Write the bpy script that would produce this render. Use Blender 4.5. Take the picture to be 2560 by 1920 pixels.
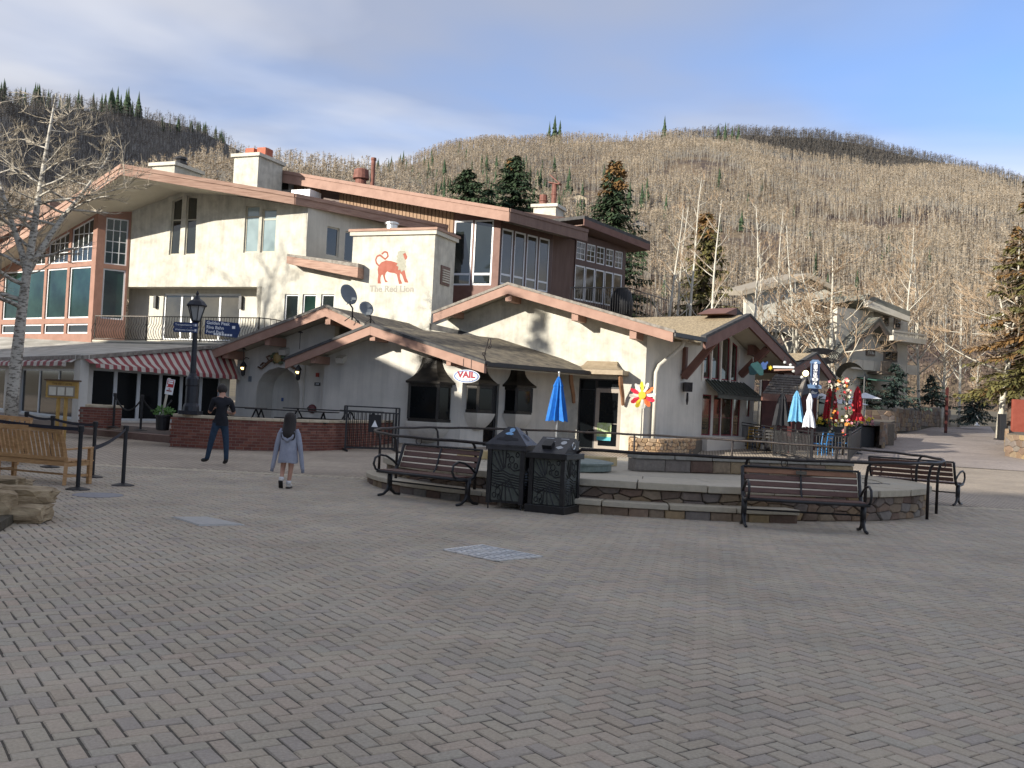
import bpy, bmesh, math, random
import numpy as np
from mathutils import Vector, Matrix, noise
from mathutils.geometry import tessellate_polygon
random.seed(7)
rad = math.radians
for o in list(bpy.data.objects): bpy.data.objects.remove(o)
scene = bpy.context.scene
col = scene.collection

# ------------------------------------------------------------------ camera
F, HC, PITCH, ROLL = 2500.0, 1.6, rad(1.375), rad(2.8)      # focal length in photo pixels (2560 wide)
_fw = Vector((0, math.cos(PITCH), math.sin(PITCH))); _u0 = Vector((0, -math.sin(PITCH), math.cos(PITCH))); _r0 = Vector((1, 0, 0))
_ri = math.cos(ROLL)*_r0 + math.sin(ROLL)*_u0; _ui = -math.sin(ROLL)*_r0 + math.cos(ROLL)*_u0
CAM = Vector((0, 0, HC))
cam_d = bpy.data.cameras.new('camera'); cam = bpy.data.objects.new('camera', cam_d); col.objects.link(cam)
cam_d.sensor_width = 36.0; cam_d.lens = 36.0*F/2560; cam_d.clip_start = 0.1; cam_d.clip_end = 6000
mw = Matrix.Identity(4)
for i in range(3): mw[i][0], mw[i][1], mw[i][2], mw[i][3] = _ri[i], _ui[i], -_fw[i], CAM[i]
cam.matrix_world = mw
scene.camera = cam

# ------------------------------------------------------------------ sun and sky
SUN_EL, SUN_AZ = rad(17.0), rad(51.0)      # light travels forward and to the right, 51 degrees off the view direction
travel = Vector((math.sin(SUN_AZ)*math.cos(SUN_EL), math.cos(SUN_AZ)*math.cos(SUN_EL), -math.sin(SUN_EL)))
sun_d = bpy.data.lights.new('sun', 'SUN'); sun_d.energy = 2.9; sun_d.angle = rad(0.55); sun_d.color = (1.0, 0.93, 0.81)
sun = bpy.data.objects.new('sun', sun_d); col.objects.link(sun)
sun.rotation_euler = travel.to_track_quat('-Z', 'Y').to_euler(); sun.location = (-60, -50, 40)
world = bpy.data.worlds.new('World'); scene.world = world; world.use_nodes = True
nt = world.node_tree; nt.nodes.clear()
def wn(t, **k):
    n = nt.nodes.new(t)
    for a, b in k.items(): setattr(n, a, b)
    return n
sky = wn('ShaderNodeTexSky', sky_type='NISHITA', sun_disc=False, sun_elevation=SUN_EL, sun_rotation=SUN_AZ + math.pi, altitude=2500, air_density=1.0, dust_density=0.15, ozone_density=2.0)
tcw = wn('ShaderNodeTexCoord'); sep = wn('ShaderNodeSeparateXYZ'); nt.links.new(tcw.outputs['Generated'], sep.inputs[0])
addz = wn('ShaderNodeMath', operation='ADD'); addz.inputs[1].default_value = 0.16; nt.links.new(sep.outputs['Z'], addz.inputs[0])
mz = wn('ShaderNodeMath', operation='MAXIMUM'); mz.inputs[1].default_value = 0.05; nt.links.new(addz.outputs[0], mz.inputs[0])
dx = wn('ShaderNodeMath', operation='DIVIDE'); dy = wn('ShaderNodeMath', operation='DIVIDE')
nt.links.new(sep.outputs['X'], dx.inputs[0]); nt.links.new(mz.outputs[0], dx.inputs[1]); nt.links.new(sep.outputs['Y'], dy.inputs[0]); nt.links.new(mz.outputs[0], dy.inputs[1])
cmb = wn('ShaderNodeCombineXYZ'); nt.links.new(dx.outputs[0], cmb.inputs[0]); nt.links.new(dy.outputs[0], cmb.inputs[1])
mpw = wn('ShaderNodeMapping'); mpw.inputs['Rotation'].default_value = (0, 0, rad(20)); mpw.inputs['Scale'].default_value = (0.8, 1.0, 1); mpw.inputs['Location'].default_value = (9.1, 0.3, 0)
nt.links.new(cmb.outputs[0], mpw.inputs[0])
nz = wn('ShaderNodeTexNoise'); nz.inputs['Scale'].default_value = 0.75; nz.inputs['Detail'].default_value = 4; nz.inputs['Roughness'].default_value = 0.5; nz.inputs['Distortion'].default_value = 0.35
nt.links.new(mpw.outputs[0], nz.inputs['Vector'])
rp = wn('ShaderNodeValToRGB'); rp.color_ramp.elements[0].position = 0.26; rp.color_ramp.elements[1].position = 0.60; rp.color_ramp.elements[0].color = (0, 0, 0, 1); rp.color_ramp.elements[1].color = (1, 1, 1, 1)
nt.links.new(nz.outputs['Fac'], rp.inputs[0])
nz2 = wn('ShaderNodeTexNoise'); nz2.inputs['Scale'].default_value = .8; nz2.inputs['Detail'].default_value = 5; nz2.inputs['Distortion'].default_value = .6; nt.links.new(mpw.outputs[0], nz2.inputs['Vector'])
cc = wn('ShaderNodeMix', data_type='RGBA'); cc.inputs[6].default_value = (1.2, 1.27, 1.5, 1); cc.inputs[7].default_value = (2.5, 2.42, 2.34, 1)
rp2 = wn('ShaderNodeValToRGB'); rp2.color_ramp.elements[0].position = 0.40; rp2.color_ramp.elements[1].position = 0.62; nt.links.new(nz2.outputs['Fac'], rp2.inputs[0]); nt.links.new(rp2.outputs[0], cc.inputs[0])
mxw = wn('ShaderNodeMix', data_type='RGBA'); fm = wn('ShaderNodeMath', operation='MULTIPLY'); fm.inputs[1].default_value = 0.93
nt.links.new(rp.outputs[0], fm.inputs[0]); nt.links.new(fm.outputs[0], mxw.inputs[0]); sk2 = wn('ShaderNodeMix', data_type='RGBA', blend_type='MULTIPLY'); sk2.inputs[0].default_value = 1; sk2.inputs[7].default_value = (.50, .54, .62, 1); nt.links.new(sky.outputs[0], sk2.inputs[6]); nt.links.new(sk2.outputs[2], mxw.inputs[6]); nt.links.new(cc.outputs[2], mxw.inputs[7])
bgw = wn('ShaderNodeBackground'); bgw.inputs['Strength'].default_value = 0.15; nt.links.new(mxw.outputs[2], bgw.inputs[0])
ow = wn('ShaderNodeOutputWorld'); nt.links.new(bgw.outputs[0], ow.inputs[0])
scene.view_settings.view_transform = 'Standard'; scene.view_settings.look = 'None'; scene.view_settings.gamma = 1.0
scene.view_settings.use_curve_mapping = False; scene.view_settings.exposure = 1.42
scene.render.engine = 'CYCLES'
scene.cycles.use_denoising = True
scene.cycles.max_bounces = 6; scene.cycles.diffuse_bounces = 3; scene.cycles.glossy_bounces = 3; scene.cycles.transparent_max_bounces = 6

# ------------------------------------------------------------------ helpers: measuring
def ray(px, py): return _fw + (px-1280)/F*_ri - (py-960)/F*_ui
def zg(y):                                    # the square rises gently away from the camera
    if y < 18: return 0.0
    if y < 36: return .0154*(y-18)
    return .277 + .04*(min(y, 140)-36)
def gp(px, py, dz=0.0):                       # the point of the ground (or dz above it) seen at a photo pixel
    d = ray(px, py); t0, t1 = 2.0, 3.0
    prev = None
    t = 2.0
    while t < 300:
        p = CAM + d*t
        if p.z <= zg(p.y)+dz: break
        prev = t; t += 0.25
    a, b = (prev or 2.0), t
    for _ in range(30):
        m = (a+b)/2; p = CAM + d*m
        if p.z <= zg(p.y)+dz: b = m
        else: a = m
    return CAM + d*b
def at(px, py, y): d = ray(px, py); return CAM + d*(y/d.y)
class Plane:                                  # a vertical plane: point, and angle by which it comes nearer to the right
    def __init__(s, p, ang):
        a = rad(ang); s.o = Vector((p[0], p[1])); s.u = Vector((math.cos(a), -math.sin(a))); s.n = Vector((-math.sin(a), -math.cos(a)))
    def hit(s, px, py, off=0.0):
        d = ray(px, py); o = s.o + s.n*off; d2 = Vector((d.x, d.y))
        t = o.dot(s.n)/d2.dot(s.n); p = CAM + d*t
        return (Vector((p.x, p.y))-s.o).dot(s.u), p.z
    def P(s, a, z, off=0.0):
        q = s.o + s.u*a + s.n*off; return Vector((q.x, q.y, z))
    def pt(s, px, py, off=0.0): a, z = s.hit(px, py, off); return s.P(a, z, off)
    def rect(s, x0, y0, x1, y1, off=0.0):     # pixels of the upper left and lower right corner -> s0, z0, s1, z1
        a0, zt = s.hit(x0, y0, off); a1, zb = s.hit(x1, y1, off); return a0, zb, a1, zt
    def shifted(s, off):
        q = Plane((0, 0), 0); q.o = s.o + s.n*off; q.u = s.u.copy(); q.n = s.n.copy(); return q

# ------------------------------------------------------------------ helpers: objects
ROOTS = {}
def thing(name, label, cat, loc=(0, 0, 0), rz=0.0, group=None, kind=None):
    o = bpy.data.objects.new(name, None); col.objects.link(o); o.empty_display_size = 0.2
    o.location = loc; o.rotation_euler = (0, 0, rz); ROOTS[o] = Vector(loc)
    if label: o['label'] = label
    if cat: o['category'] = cat
    if group: o['group'] = group
    if kind: o['kind'] = kind
    return o
def tag(o, label=None, cat=None, group=None, kind=None):
    for k, v in (('label', label), ('category', cat), ('group', group), ('kind', kind)):
        if v: o[k] = v
    return o
def copy_tree(o, parent=None):
    c = o.copy(); col.objects.link(c)
    if parent is not None: c.parent = parent; c.matrix_parent_inverse = o.matrix_parent_inverse.copy()
    for ch in [x for x in bpy.data.objects if x.parent is o]: copy_tree(ch, c)
    return c
def mesh_obj(name, v, f, mats, parent=None, smooth=False, recalc=True, midx=None, off=None):
    me = bpy.data.meshes.new(name); 
    if off is not None: v = [(p[0]-off[0], p[1]-off[1], p[2]-off[2]) for p in v]
    me.from_pydata([tuple(p) for p in v], [], [tuple(q) for q in f])
    if not isinstance(mats, (list, tuple)): mats = [mats]
    for m in mats: me.materials.append(m)
    if midx is not None: me.polygons.foreach_set('material_index', midx)
    if recalc:
        bm = bmesh.new(); bm.from_mesh(me); bmesh.ops.recalc_face_normals(bm, faces=bm.faces); bm.to_mesh(me); bm.free()
    if smooth: me.polygons.foreach_set('use_smooth', [True]*len(me.polygons))
    me.update()
    o = bpy.data.objects.new(name, me); col.objects.link(o)
    if parent is not None: o.parent = parent
    return o
class MB:
    def __init__(s): s.v = []; s.f = []; s.m = []; s.cm = 0
    def add(s, v, f):
        b = len(s.v); s.v += [tuple(p) for p in v]
        for q in f: s.f.append(tuple(b+i for i in q)); s.m.append(s.cm)
        return s
    def poly(s, pts): return s.add(pts, [range(len(pts))])
    def box(s, c, d, rz=0.0):
        cx, cy, cz = c; x, y, z = d[0]/2, d[1]/2, d[2]/2; ca, sa = math.cos(rz), math.sin(rz)
        v = [(cx+ca*i*x-sa*j*y, cy+sa*i*x+ca*j*y, cz+k*z) for k in (-1, 1) for i, j in ((-1, -1), (1, -1), (1, 1), (-1, 1))]
        return s.add(v, [(3, 2, 1, 0), (4, 5, 6, 7), (0, 1, 5, 4), (1, 2, 6, 5), (2, 3, 7, 6), (3, 0, 4, 7)])
    def bar(s, p0, p1, w, h, up=(0, 0, 1)):
        p0, p1 = Vector(p0), Vector(p1); d = (p1-p0).normalized(); up = Vector(up)
        sd = d.cross(up)
        if sd.length < 1e-4: sd = d.cross(Vector((1, 0, 0)))
        sd.normalize(); u = sd.cross(d).normalized(); a, b = sd*(w/2), u*(h/2)
        v = [p+i*a+j*b for p in (p0, p1) for i, j in ((-1, -1), (1, -1), (1, 1), (-1, 1))]
        return s.add(v, [(3, 2, 1, 0), (4, 5, 6, 7), (0, 1, 5, 4), (1, 2, 6, 5), (2, 3, 7, 6), (3, 0, 4, 7)])
    def prism(s, pts, vec):
        n = len(pts); vec = Vector(vec); a = [Vector(p) for p in pts]; b = [p+vec for p in a]
        s.add(a+b, [tuple(range(n-1, -1, -1)), tuple(range(n, 2*n))]+[(i, (i+1) % n, n+(i+1) % n, n+i) for i in range(n)]); return s
    def tube(s, pts, r, n=8, closed=False):
        pts = [Vector(p) for p in pts]; m = len(pts); rs = r if isinstance(r, (list, tuple)) else [r]*m
        ref = None; rings = []
        for i, p in enumerate(pts):
            if closed: d = pts[(i+1) % m]-pts[i-1]
            else: d = pts[min(i+1, m-1)]-pts[max(i-1, 0)]
            if d.length < 1e-9: d = Vector((0, 0, 1))
            d.normalize()
            if ref is None:
                ref = d.cross(Vector((0, 0, 1)))
                if ref.length < .05: ref = d.cross(Vector((1, 0, 0)))
            ref = (ref - d*ref.dot(d)).normalized(); w = d.cross(ref)
            rings.append([p+(ref*math.cos(2*math.pi*k/n)+w*math.sin(2*math.pi*k/n))*rs[i] for k in range(n)])
        v = [q for rg in rings for q in rg]; f = []
        for i in range(m if closed else m-1):
            j = (i+1) % m
            for k in range(n): f.append((i*n+k, i*n+(k+1) % n, j*n+(k+1) % n, j*n+k))
        if not closed: f += [tuple(range(n-1, -1, -1)), tuple((m-1)*n+k for k in range(n))]
        return s.add(v, f)
    def lathe(s, prof, n=16, c=(0, 0, 0), a0=0.0):
        v = [(c[0]+r*math.cos(a0+2*math.pi*k/n), c[1]+r*math.sin(a0+2*math.pi*k/n), c[2]+z) for r, z in prof for k in range(n)]; f = []
        for i in range(len(prof)-1):
            for k in range(n): f.append((i*n+k, i*n+(k+1) % n, (i+1)*n+(k+1) % n, (i+1)*n+k))
        f += [tuple(range(n-1, -1, -1)), tuple((len(prof)-1)*n+k for k in range(n))]
        return s.add(v, f)
    def ball(s, c, r, n=8, m=6, sc=(1, 1, 1)):
        prof = [(max(1e-4, math.sin(math.pi*i/m)), -math.cos(math.pi*i/m)) for i in range(m+1)]
        v = [(c[0]+r*sc[0]*q*math.cos(2*math.pi*k/n), c[1]+r*sc[1]*q*math.sin(2*math.pi*k/n), c[2]+r*sc[2]*z) for q, z in prof for k in range(n)]; f = []
        for i in range(m):
            for k in range(n): f.append((i*n+k, i*n+(k+1) % n, (i+1)*n+(k+1) % n, (i+1)*n+k))
        return s.add(v, f)
    def tx(s, M, k=0):
        for i in range(k, len(s.v)): s.v[i] = tuple(M @ Vector(s.v[i]))
        return s
    def build(s, name, mats, parent=None, smooth=False, world=False, bevel=0.0, recalc=True):
        off = None
        if world and parent is not None:
            r = parent
            while r.parent is not None: r = r.parent
            off = ROOTS.get(r, Vector((0, 0, 0)))
        o = mesh_obj(name, s.v, s.f, mats, parent, smooth, recalc, s.m, off)
        if bevel:
            b = o.modifiers.new('bevel', 'BEVEL'); b.width = bevel; b.segments = 2; b.limit_method = 'ANGLE'
        return o
def wbuild(mb, name, mat, parent, **k): return mb.build(name, mat, parent, world=True, **k)
def wall_mesh(pl, outer, holes, t, off=0.0, reveal=None):
    """a wall slab in plane pl with real openings: outer and holes are lists of (s, z)"""
    mb = MB(); loops = [outer]+holes
    flat = [p for l in loops for p in l]
    tris = tessellate_polygon([[Vector((a, z, 0)) for a, z in l] for l in loops])
    mb.add([pl.P(a, z, off) for a, z in flat], tris)
    for li, l in enumerate(loops):
        d = t if li == 0 else (reveal or t)
        n = len(l)
        mb.add([pl.P(a, z, off) for a, z in l]+[pl.P(a, z, off-d) for a, z in l], [(i, (i+1) % n, n+(i+1) % n, n+i) for i in range(n)])
    return mb
def rc(a0, z0, a1, z1): return [(a0, z0), (a1, z0), (a1, z1), (a0, z1)]
TXT = {}
def text_mesh(body, size, mat, parent, M, name='lettering', ext=0.004, align='CENTER', bold=0.0, sx=1.0, space=1.0):
    key = (body, size, ext, align, bold, space)
    cu = bpy.data.curves.new('t', 'FONT'); cu.body = body; cu.size = size; cu.extrude = ext; cu.align_x = align; cu.align_y = 'CENTER'; cu.offset = bold; cu.resolution_u = 3; cu.space_line = space
    o = bpy.data.objects.new('t', cu); col.objects.link(o)
    dg = bpy.context.evaluated_depsgraph_get(); me = bpy.data.meshes.new_from_object(o.evaluated_get(dg))
    bpy.data.objects.remove(o); me.name = name
    if parent is not None:
        r = parent
        while r.parent is not None: r = r.parent
        M = Matrix.Translation(-ROOTS.get(r, Vector((0, 0, 0)))) @ M
    me.transform(M @ Matrix.Diagonal((sx, 1, 1, 1))); me.materials.clear(); me.materials.append(mat)
    ob = bpy.data.objects.new(name, me); col.objects.link(ob); ob.parent = parent
    return ob
def face_matrix(p, right, up=(0, 0, 1)):
    r = Vector(right).normalized(); u = Vector(up).normalized(); n = r.cross(u)
    M = Matrix.Identity(4)
    for i in range(3): M[i][0], M[i][1], M[i][2], M[i][3] = r[i], u[i], n[i], p[i]
    return M

# ------------------------------------------------------------------ materials
def mat(name, c1, c2=None, scale=4.0, rough=0.8, bump=0.0, bscale=40.0, metal=0.0, spec=0.4, detail=6.0, lo=.35, hi=.65, stretch=(1, 1, 1), coat=0.0):
    m = bpy.data.materials.new(name); m.use_nodes = True; t = m.node_tree; b = t.nodes['Principled BSDF']
    b.inputs['Roughness'].default_value = rough; b.inputs['Metallic'].default_value = metal
    b.inputs['Specular IOR Level'].default_value = spec; b.inputs['Coat Weight'].default_value = coat
    tc = t.nodes.new('ShaderNodeTexCoord'); mp = t.nodes.new('ShaderNodeMapping'); mp.inputs['Scale'].default_value = stretch
    t.links.new(tc.outputs['Object'], mp.inputs[0])
    if c2 is None: c2 = tuple(min(1, x*1.18) for x in c1)
    n = t.nodes.new('ShaderNodeTexNoise'); n.inputs['Scale'].default_value = scale; n.inputs['Detail'].default_value = detail; n.inputs['Roughness'].default_value = .6
    t.links.new(mp.outputs[0], n.inputs['Vector'])
    r = t.nodes.new('ShaderNodeValToRGB'); e = r.color_ramp.elements; e[0].position, e[1].position = lo, hi; e[0].color = (*c1, 1); e[1].color = (*c2, 1)
    t.links.new(n.outputs['Fac'], r.inputs[0]); t.links.new(r.outputs[0], b.inputs['Base Color'])
    if bump:
        n2 = t.nodes.new('ShaderNodeTexNoise'); n2.inputs['Scale'].default_value = bscale; n2.inputs['Detail'].default_value = 4; t.links.new(mp.outputs[0], n2.inputs['Vector'])
        bp = t.nodes.new('ShaderNodeBump'); bp.inputs['Strength'].default_value = bump; bp.inputs['Distance'].default_value = .02
        t.links.new(n2.outputs['Fac'], bp.inputs['Height']); t.links.new(bp.outputs[0], b.inputs['Normal'])
    return m
def streaks(m, amt=.22):
    """faint vertical run-off marks and blotches of old render"""
    t = m.node_tree; b = t.nodes['Principled BSDF']; src = b.inputs['Base Color'].links[0].from_socket
    tc = t.nodes.new('ShaderNodeTexCoord'); mp = t.nodes.new('ShaderNodeMapping'); mp.inputs['Scale'].default_value = (2.6, 2.6, .22); t.links.new(tc.outputs['Object'], mp.inputs[0])
    n = t.nodes.new('ShaderNodeTexNoise'); n.inputs['Scale'].default_value = 1.3; n.inputs['Detail'].default_value = 9; n.inputs['Roughness'].default_value = .7; t.links.new(mp.outputs[0], n.inputs['Vector'])
    mr = t.nodes.new('ShaderNodeMapRange'); mr.inputs[1].default_value = .32; mr.inputs[2].default_value = .56; mr.inputs[3].default_value = 1-amt; mr.inputs[4].default_value = 1.0; t.links.new(n.outputs['Fac'], mr.inputs[0])
    mx = t.nodes.new('ShaderNodeMix'); mx.data_type = 'RGBA'; mx.blend_type = 'MULTIPLY'; mx.inputs[0].default_value = 1; t.links.new(src, mx.inputs[6]); t.links.new(mr.outputs[0], mx.inputs[7]); t.links.new(mx.outputs[2], b.inputs['Base Color']); return m
def tintmat(name, cols, rough=.85, nscale=30.0, bump=.25, var=.25, spec=.3):
    """pieces that differ one from the next: colour picked per piece (attribute 'tint' plus the object's own random number)"""
    m = bpy.data.materials.new(name); m.use_nodes = True; t = m.node_tree; b = t.nodes['Principled BSDF']; b.inputs['Roughness'].default_value = rough; b.inputs['Specular IOR Level'].default_value = spec
    at_ = t.nodes.new('ShaderNodeAttribute'); at_.attribute_name = 'tint'; oi = t.nodes.new('ShaderNodeObjectInfo')
    ad = t.nodes.new('ShaderNodeMath'); ad.operation = 'ADD'; t.links.new(at_.outputs['Fac'], ad.inputs[0]); t.links.new(oi.outputs['Random'], ad.inputs[1])
    fr = t.nodes.new('ShaderNodeMath'); fr.operation = 'FRACT'; t.links.new(ad.outputs[0], fr.inputs[0])
    r = t.nodes.new('ShaderNodeValToRGB'); r.color_ramp.interpolation = 'LINEAR'; e = r.color_ramp.elements
    for i, c in enumerate(cols):
        p = i/(len(cols)-1)
        if i < 2: e[i].position = p if i == 0 else 1.0; el = e[i]
        if i == 0: e[0].color = (*c, 1)
        elif i == len(cols)-1: e[len(e)-1].color = (*c, 1)
        else: el = e.new(p); el.color = (*c, 1)
    t.links.new(fr.outputs[0], r.inputs[0])
    ge = t.nodes.new('ShaderNodeNewGeometry'); n = t.nodes.new('ShaderNodeTexNoise'); n.inputs['Scale'].default_value = nscale; n.inputs['Detail'].default_value = 6; n.inputs['Roughness'].default_value = .65
    t.links.new(ge.outputs['Position'], n.inputs['Vector'])
    n3 = t.nodes.new('ShaderNodeTexNoise'); n3.inputs['Scale'].default_value = nscale*.012; n3.inputs['Detail'].default_value = 7; n3.inputs['Roughness'].default_value = .62; t.links.new(ge.outputs['Position'], n3.inputs['Vector'])
    am = t.nodes.new('ShaderNodeMath'); am.operation = 'ADD'; t.links.new(n.outputs['Fac'], am.inputs[0]); t.links.new(n3.outputs['Fac'], am.inputs[1])
    mr = t.nodes.new('ShaderNodeMapRange'); mr.inputs[1].default_value = .6; mr.inputs[2].default_value = 1.4; mr.inputs[3].default_value = 1-var; mr.inputs[4].default_value = 1+var
    t.links.new(am.outputs[0], mr.inputs[0])
    mx = t.nodes.new('ShaderNodeMix'); mx.data_type = 'RGBA'; mx.blend_type = 'MULTIPLY'; mx.inputs[0].default_value = 1
    t.links.new(r.outputs[0], mx.inputs[6]); t.links.new(mr.outputs[0], mx.inputs[7]); t.links.new(mx.outputs[2], b.inputs['Base Color'])
    bp = t.nodes.new('ShaderNodeBump'); bp.inputs['Strength'].default_value = bump; bp.inputs['Distance'].default_value = .01; t.links.new(n.outputs['Fac'], bp.inputs['Height']); t.links.new(bp.outputs[0], b.inputs['Normal'])
    return m
STUCCO = mat('stucco', (.44, .42, .362), (.60, .578, .50), 2.2, .9, .6, 50, detail=10, lo=.34, hi=.58)
STUCCO2 = mat('smooth_stucco', (.52, .49, .42), (.62, .59, .51), 1.1, .9, .35, 45, detail=8)
STUCCO_SH = mat('painted_plaster', (.54, .52, .47), (.64, .61, .55), 1.0, .88, .4, 22, detail=9)
streaks(STUCCO, .2); streaks(STUCCO2, .16); streaks(STUCCO_SH, .16)
SOFFIT = mat('soffit_board', (.50, .46, .37), (.55, .51, .42), 2, .8)
TERRA = mat('terracotta_paint', (.26, .14, .10), (.32, .175, .13), 3, .6, .1, 30)
FASCIA = mat('weathered_fascia', (.27, .16, .118), (.42, .275, .21), 3.5, .75, .2, 40, stretch=(.5, .5, 6))
FASCIA2 = mat('pink_brown_fascia', (.28, .16, .118), (.35, .21, .158), 2.5, .65, .1, 40)
BROWN = mat('brown_paint', (.085, .05, .042), (.11, .065, .055), 3, .55, .1, 30)
BROWN2 = mat('red_brown_timber', (.13, .06, .045), (.17, .085, .065), 3, .6, .15, 40)
SIDING = mat('tan_siding', (.27, .17, .105), (.34, .22, .14), 2, .75, .15, 40, stretch=(3, 3, .4))
SIDING_B = mat('brown_siding', (.16, .10, .08), (.20, .13, .105), 2, .7, .15, 40, stretch=(3, 3, .4))
GRAVEL = mat('gravel_roof', (.17, .135, .09), (.42, .335, .215), 14, .95, .8, 60, detail=10, lo=.35, hi=.6)
GRAVEL_OLD = mat('mossy_gravel_roof', (.10, .088, .072), (.24, .205, .145), 3.0, .95, .8, 45, detail=12, lo=.38, hi=.66)
ROOFDARK = mat('roofing_felt', (.035, .035, .038), (.07, .068, .065), 5, .7, .3, 30)
RIDGEGREY = mat('weathered_roof_edge', (.16, .14, .12), (.30, .275, .24), 6, .9, .4, 30)
WHITE = mat('white_frame', (.68, .69, .70), (.74, .75, .76), 2, .45)
CREAMF = mat('cream_frame', (.62, .56, .48), (.68, .62, .54), 2, .5)
BLACK = mat('black_metal', (.012, .012, .014), (.02, .02, .022), 8, .45, .1, 60, spec=.5)
BLACKP = mat('black_plastic', (.010, .010, .012), (.016, .016, .018), 8, .55)
IRON = mat('worn_iron', (.014, .012, .012), (.040, .031, .029), 10, .5, .2, 80, metal=.3)
COPPER = mat('dark_copper', (.018, .016, .014), (.038, .033, .028), 4, .5, .1, 20, metal=.2)
COPPERL = mat('weathered_copper', (.26, .20, .13), (.34, .27, .185), 5, .55, .1, 20)
GREENROOF = mat('dark_standing_seam', (.05, .055, .045), (.08, .085, .07), 5, .5)
REDFRAME = mat('dark_red_frame', (.17, .022, .03), (.21, .032, .04), 5, .5)
CAPSTONE = mat('tan_sandstone', (.40, .335, .235), (.55, .48, .355), 5, .9, .5, 25)
CHROME = mat('bare_steel', (.55, .55, .53), (.66, .66, .64), 8, .35, metal=.85)
DISHGREY = mat('grey_dish', (.13, .15, .17), (.16, .18, .20), 6, .5)
CLAY = mat('clay_pot', (.36, .10, .06), (.44, .15, .09), 4, .8, .2, 30)
RUSTPIPE = mat('rusty_pipe', (.14, .055, .04), (.23, .095, .07), 6, .7, .2, 30)
TEAK = mat('oiled_teak', (.36, .20, .085), (.50, .30, .14), 6, .5, .15, 60, stretch=(1.2, 1.2, 6))
SLAT = mat('recycled_plank', (.10, .052, .04), (.145, .078, .06), 8, .55, .15, 70, stretch=(1, 6, 6))
SLATL = mat('orange_plank', (.24, .115, .06), (.31, .155, .085), 8, .55, .15, 70, stretch=(1, 6, 6))
SKIN = mat('skin', (.42, .22, .15), (.48, .27, .19), 8, .55)
def glass(name, c=(.012, .016, .016), rough=.03, spec=.9, c2=None):
    return mat(name, c, c2 or tuple(x*1.6 for x in c), .8, rough, spec=spec, lo=.3, hi=.7)
GLASS = glass('dark_glass'); GLASSG = glass('green_glass', (.004, .012, .010), spec=.5, c2=(.022, .055, .044)); GLASSB = glass('black_glass', (.004, .005, .006), .08, .22)
GLASSO = glass('warm_glass', (.03, .026, .02), .05, .8, (.08, .07, .05))
CURTAIN = glass('curtained_glass', (.20, .27, .28), .06, .9, (.30, .38, .40))

# ================================================================== the ground
EARTH = mat('dry_earth', (.10, .085, .055), (.17, .14, .09), .6, .95, .5, 8)
def sheet(name, xs, ys, dz, m, kind='structure', bend=None):
    v = [(x, y, zg(y)+dz) for y in ys for x in xs]; n = len(xs)
    f = [(j*n+i, j*n+i+1, (j+1)*n+i+1, (j+1)*n+i) for j in range(len(ys)-1) for i in range(n-1)]
    o = mesh_obj(name, v, f, m, recalc=False); tag(o, kind=kind); return o
sheet('ground', [-500, -60, 60, 500], [-90, 0, 18, 36, 80, 140, 220], -.03, EARTH)
B1 = rad(34); E1 = Vector((math.cos(B1), math.sin(B1))); E2 = Vector((-math.sin(B1), math.cos(B1)))
def paving_mat(name, ang, bw, bh, cols, mortar, msize):
    m = bpy.data.materials.new(name); m.use_nodes = True; t = m.node_tree; b = t.nodes['Principled BSDF']; b.inputs['Roughness'].default_value = .85; b.inputs['Specular IOR Level'].default_value = .3
    tc = t.nodes.new('ShaderNodeTexCoord'); mp = t.nodes.new('ShaderNodeMapping'); mp.inputs['Rotation'].default_value = (0, 0, ang); t.links.new(tc.outputs['Object'], mp.inputs[0])
    br = t.nodes.new('ShaderNodeTexBrick'); br.inputs['Scale'].default_value = 1.0; br.inputs['Brick Width'].default_value = bw; br.inputs['Row Height'].default_value = bh
    br.inputs['Mortar Size'].default_value = msize; br.inputs['Color1'].default_value = (*cols[0], 1); br.inputs['Color2'].default_value = (*cols[1], 1); br.inputs['Mortar'].default_value = (*mortar, 1); br.inputs['Bias'].default_value = 0.0
    t.links.new(mp.outputs[0], br.inputs['Vector'])
    n = t.nodes.new('ShaderNodeTexNoise'); n.inputs['Scale'].default_value = .35; n.inputs['Detail'].default_value = 9; n.inputs['Roughness'].default_value = .7; t.links.new(tc.outputs['Object'], n.inputs['Vector'])
    mr = t.nodes.new('ShaderNodeMapRange'); mr.inputs[1].default_value = .3; mr.inputs[2].default_value = .7; mr.inputs[3].default_value = .75; mr.inputs[4].default_value = 1.25; t.links.new(n.outputs['Fac'], mr.inputs[0])
    mx = t.nodes.new('ShaderNodeMix'); mx.data_type = 'RGBA'; mx.blend_type = 'MULTIPLY'; mx.inputs[0].default_value = 1; t.links.new(br.outputs['Color'], mx.inputs[6]); t.links.new(mr.outputs[0], mx.inputs[7])
    t.links.new(mx.outputs[2], b.inputs['Base Color'])
    bp = t.nodes.new('ShaderNodeBump'); bp.inputs['Strength'].default_value = .6; bp.inputs['Distance'].default_value = .01; bp.invert = True; t.links.new(br.outputs['Fac'], bp.inputs['Height']); t.links.new(bp.outputs[0], b.inputs['Normal'])
    return m
JOINT = mat('joint_sand', (.075, .066, .053), (.13, .115, .092), 18, .95, .5, 80)
PAVFAR = paving_mat('stacked_pavers', -rad(79), .21, .105, [(.47, .39, .30), (.40, .34, .27)], (.15, .125, .10), .012)
PAVROAD = paving_mat('road_pavers', -rad(52), .21, .105, [(.40, .34, .295), (.34, .29, .26)], (.12, .105, .10), .010)
plaza = sheet('plaza', [-42, 0, 42], [-45, 0, 18, 26, 36, 66], -.0065, JOINT)
tag(plaza, kind='structure')
farpav = MB()
YB = 20.55
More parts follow.
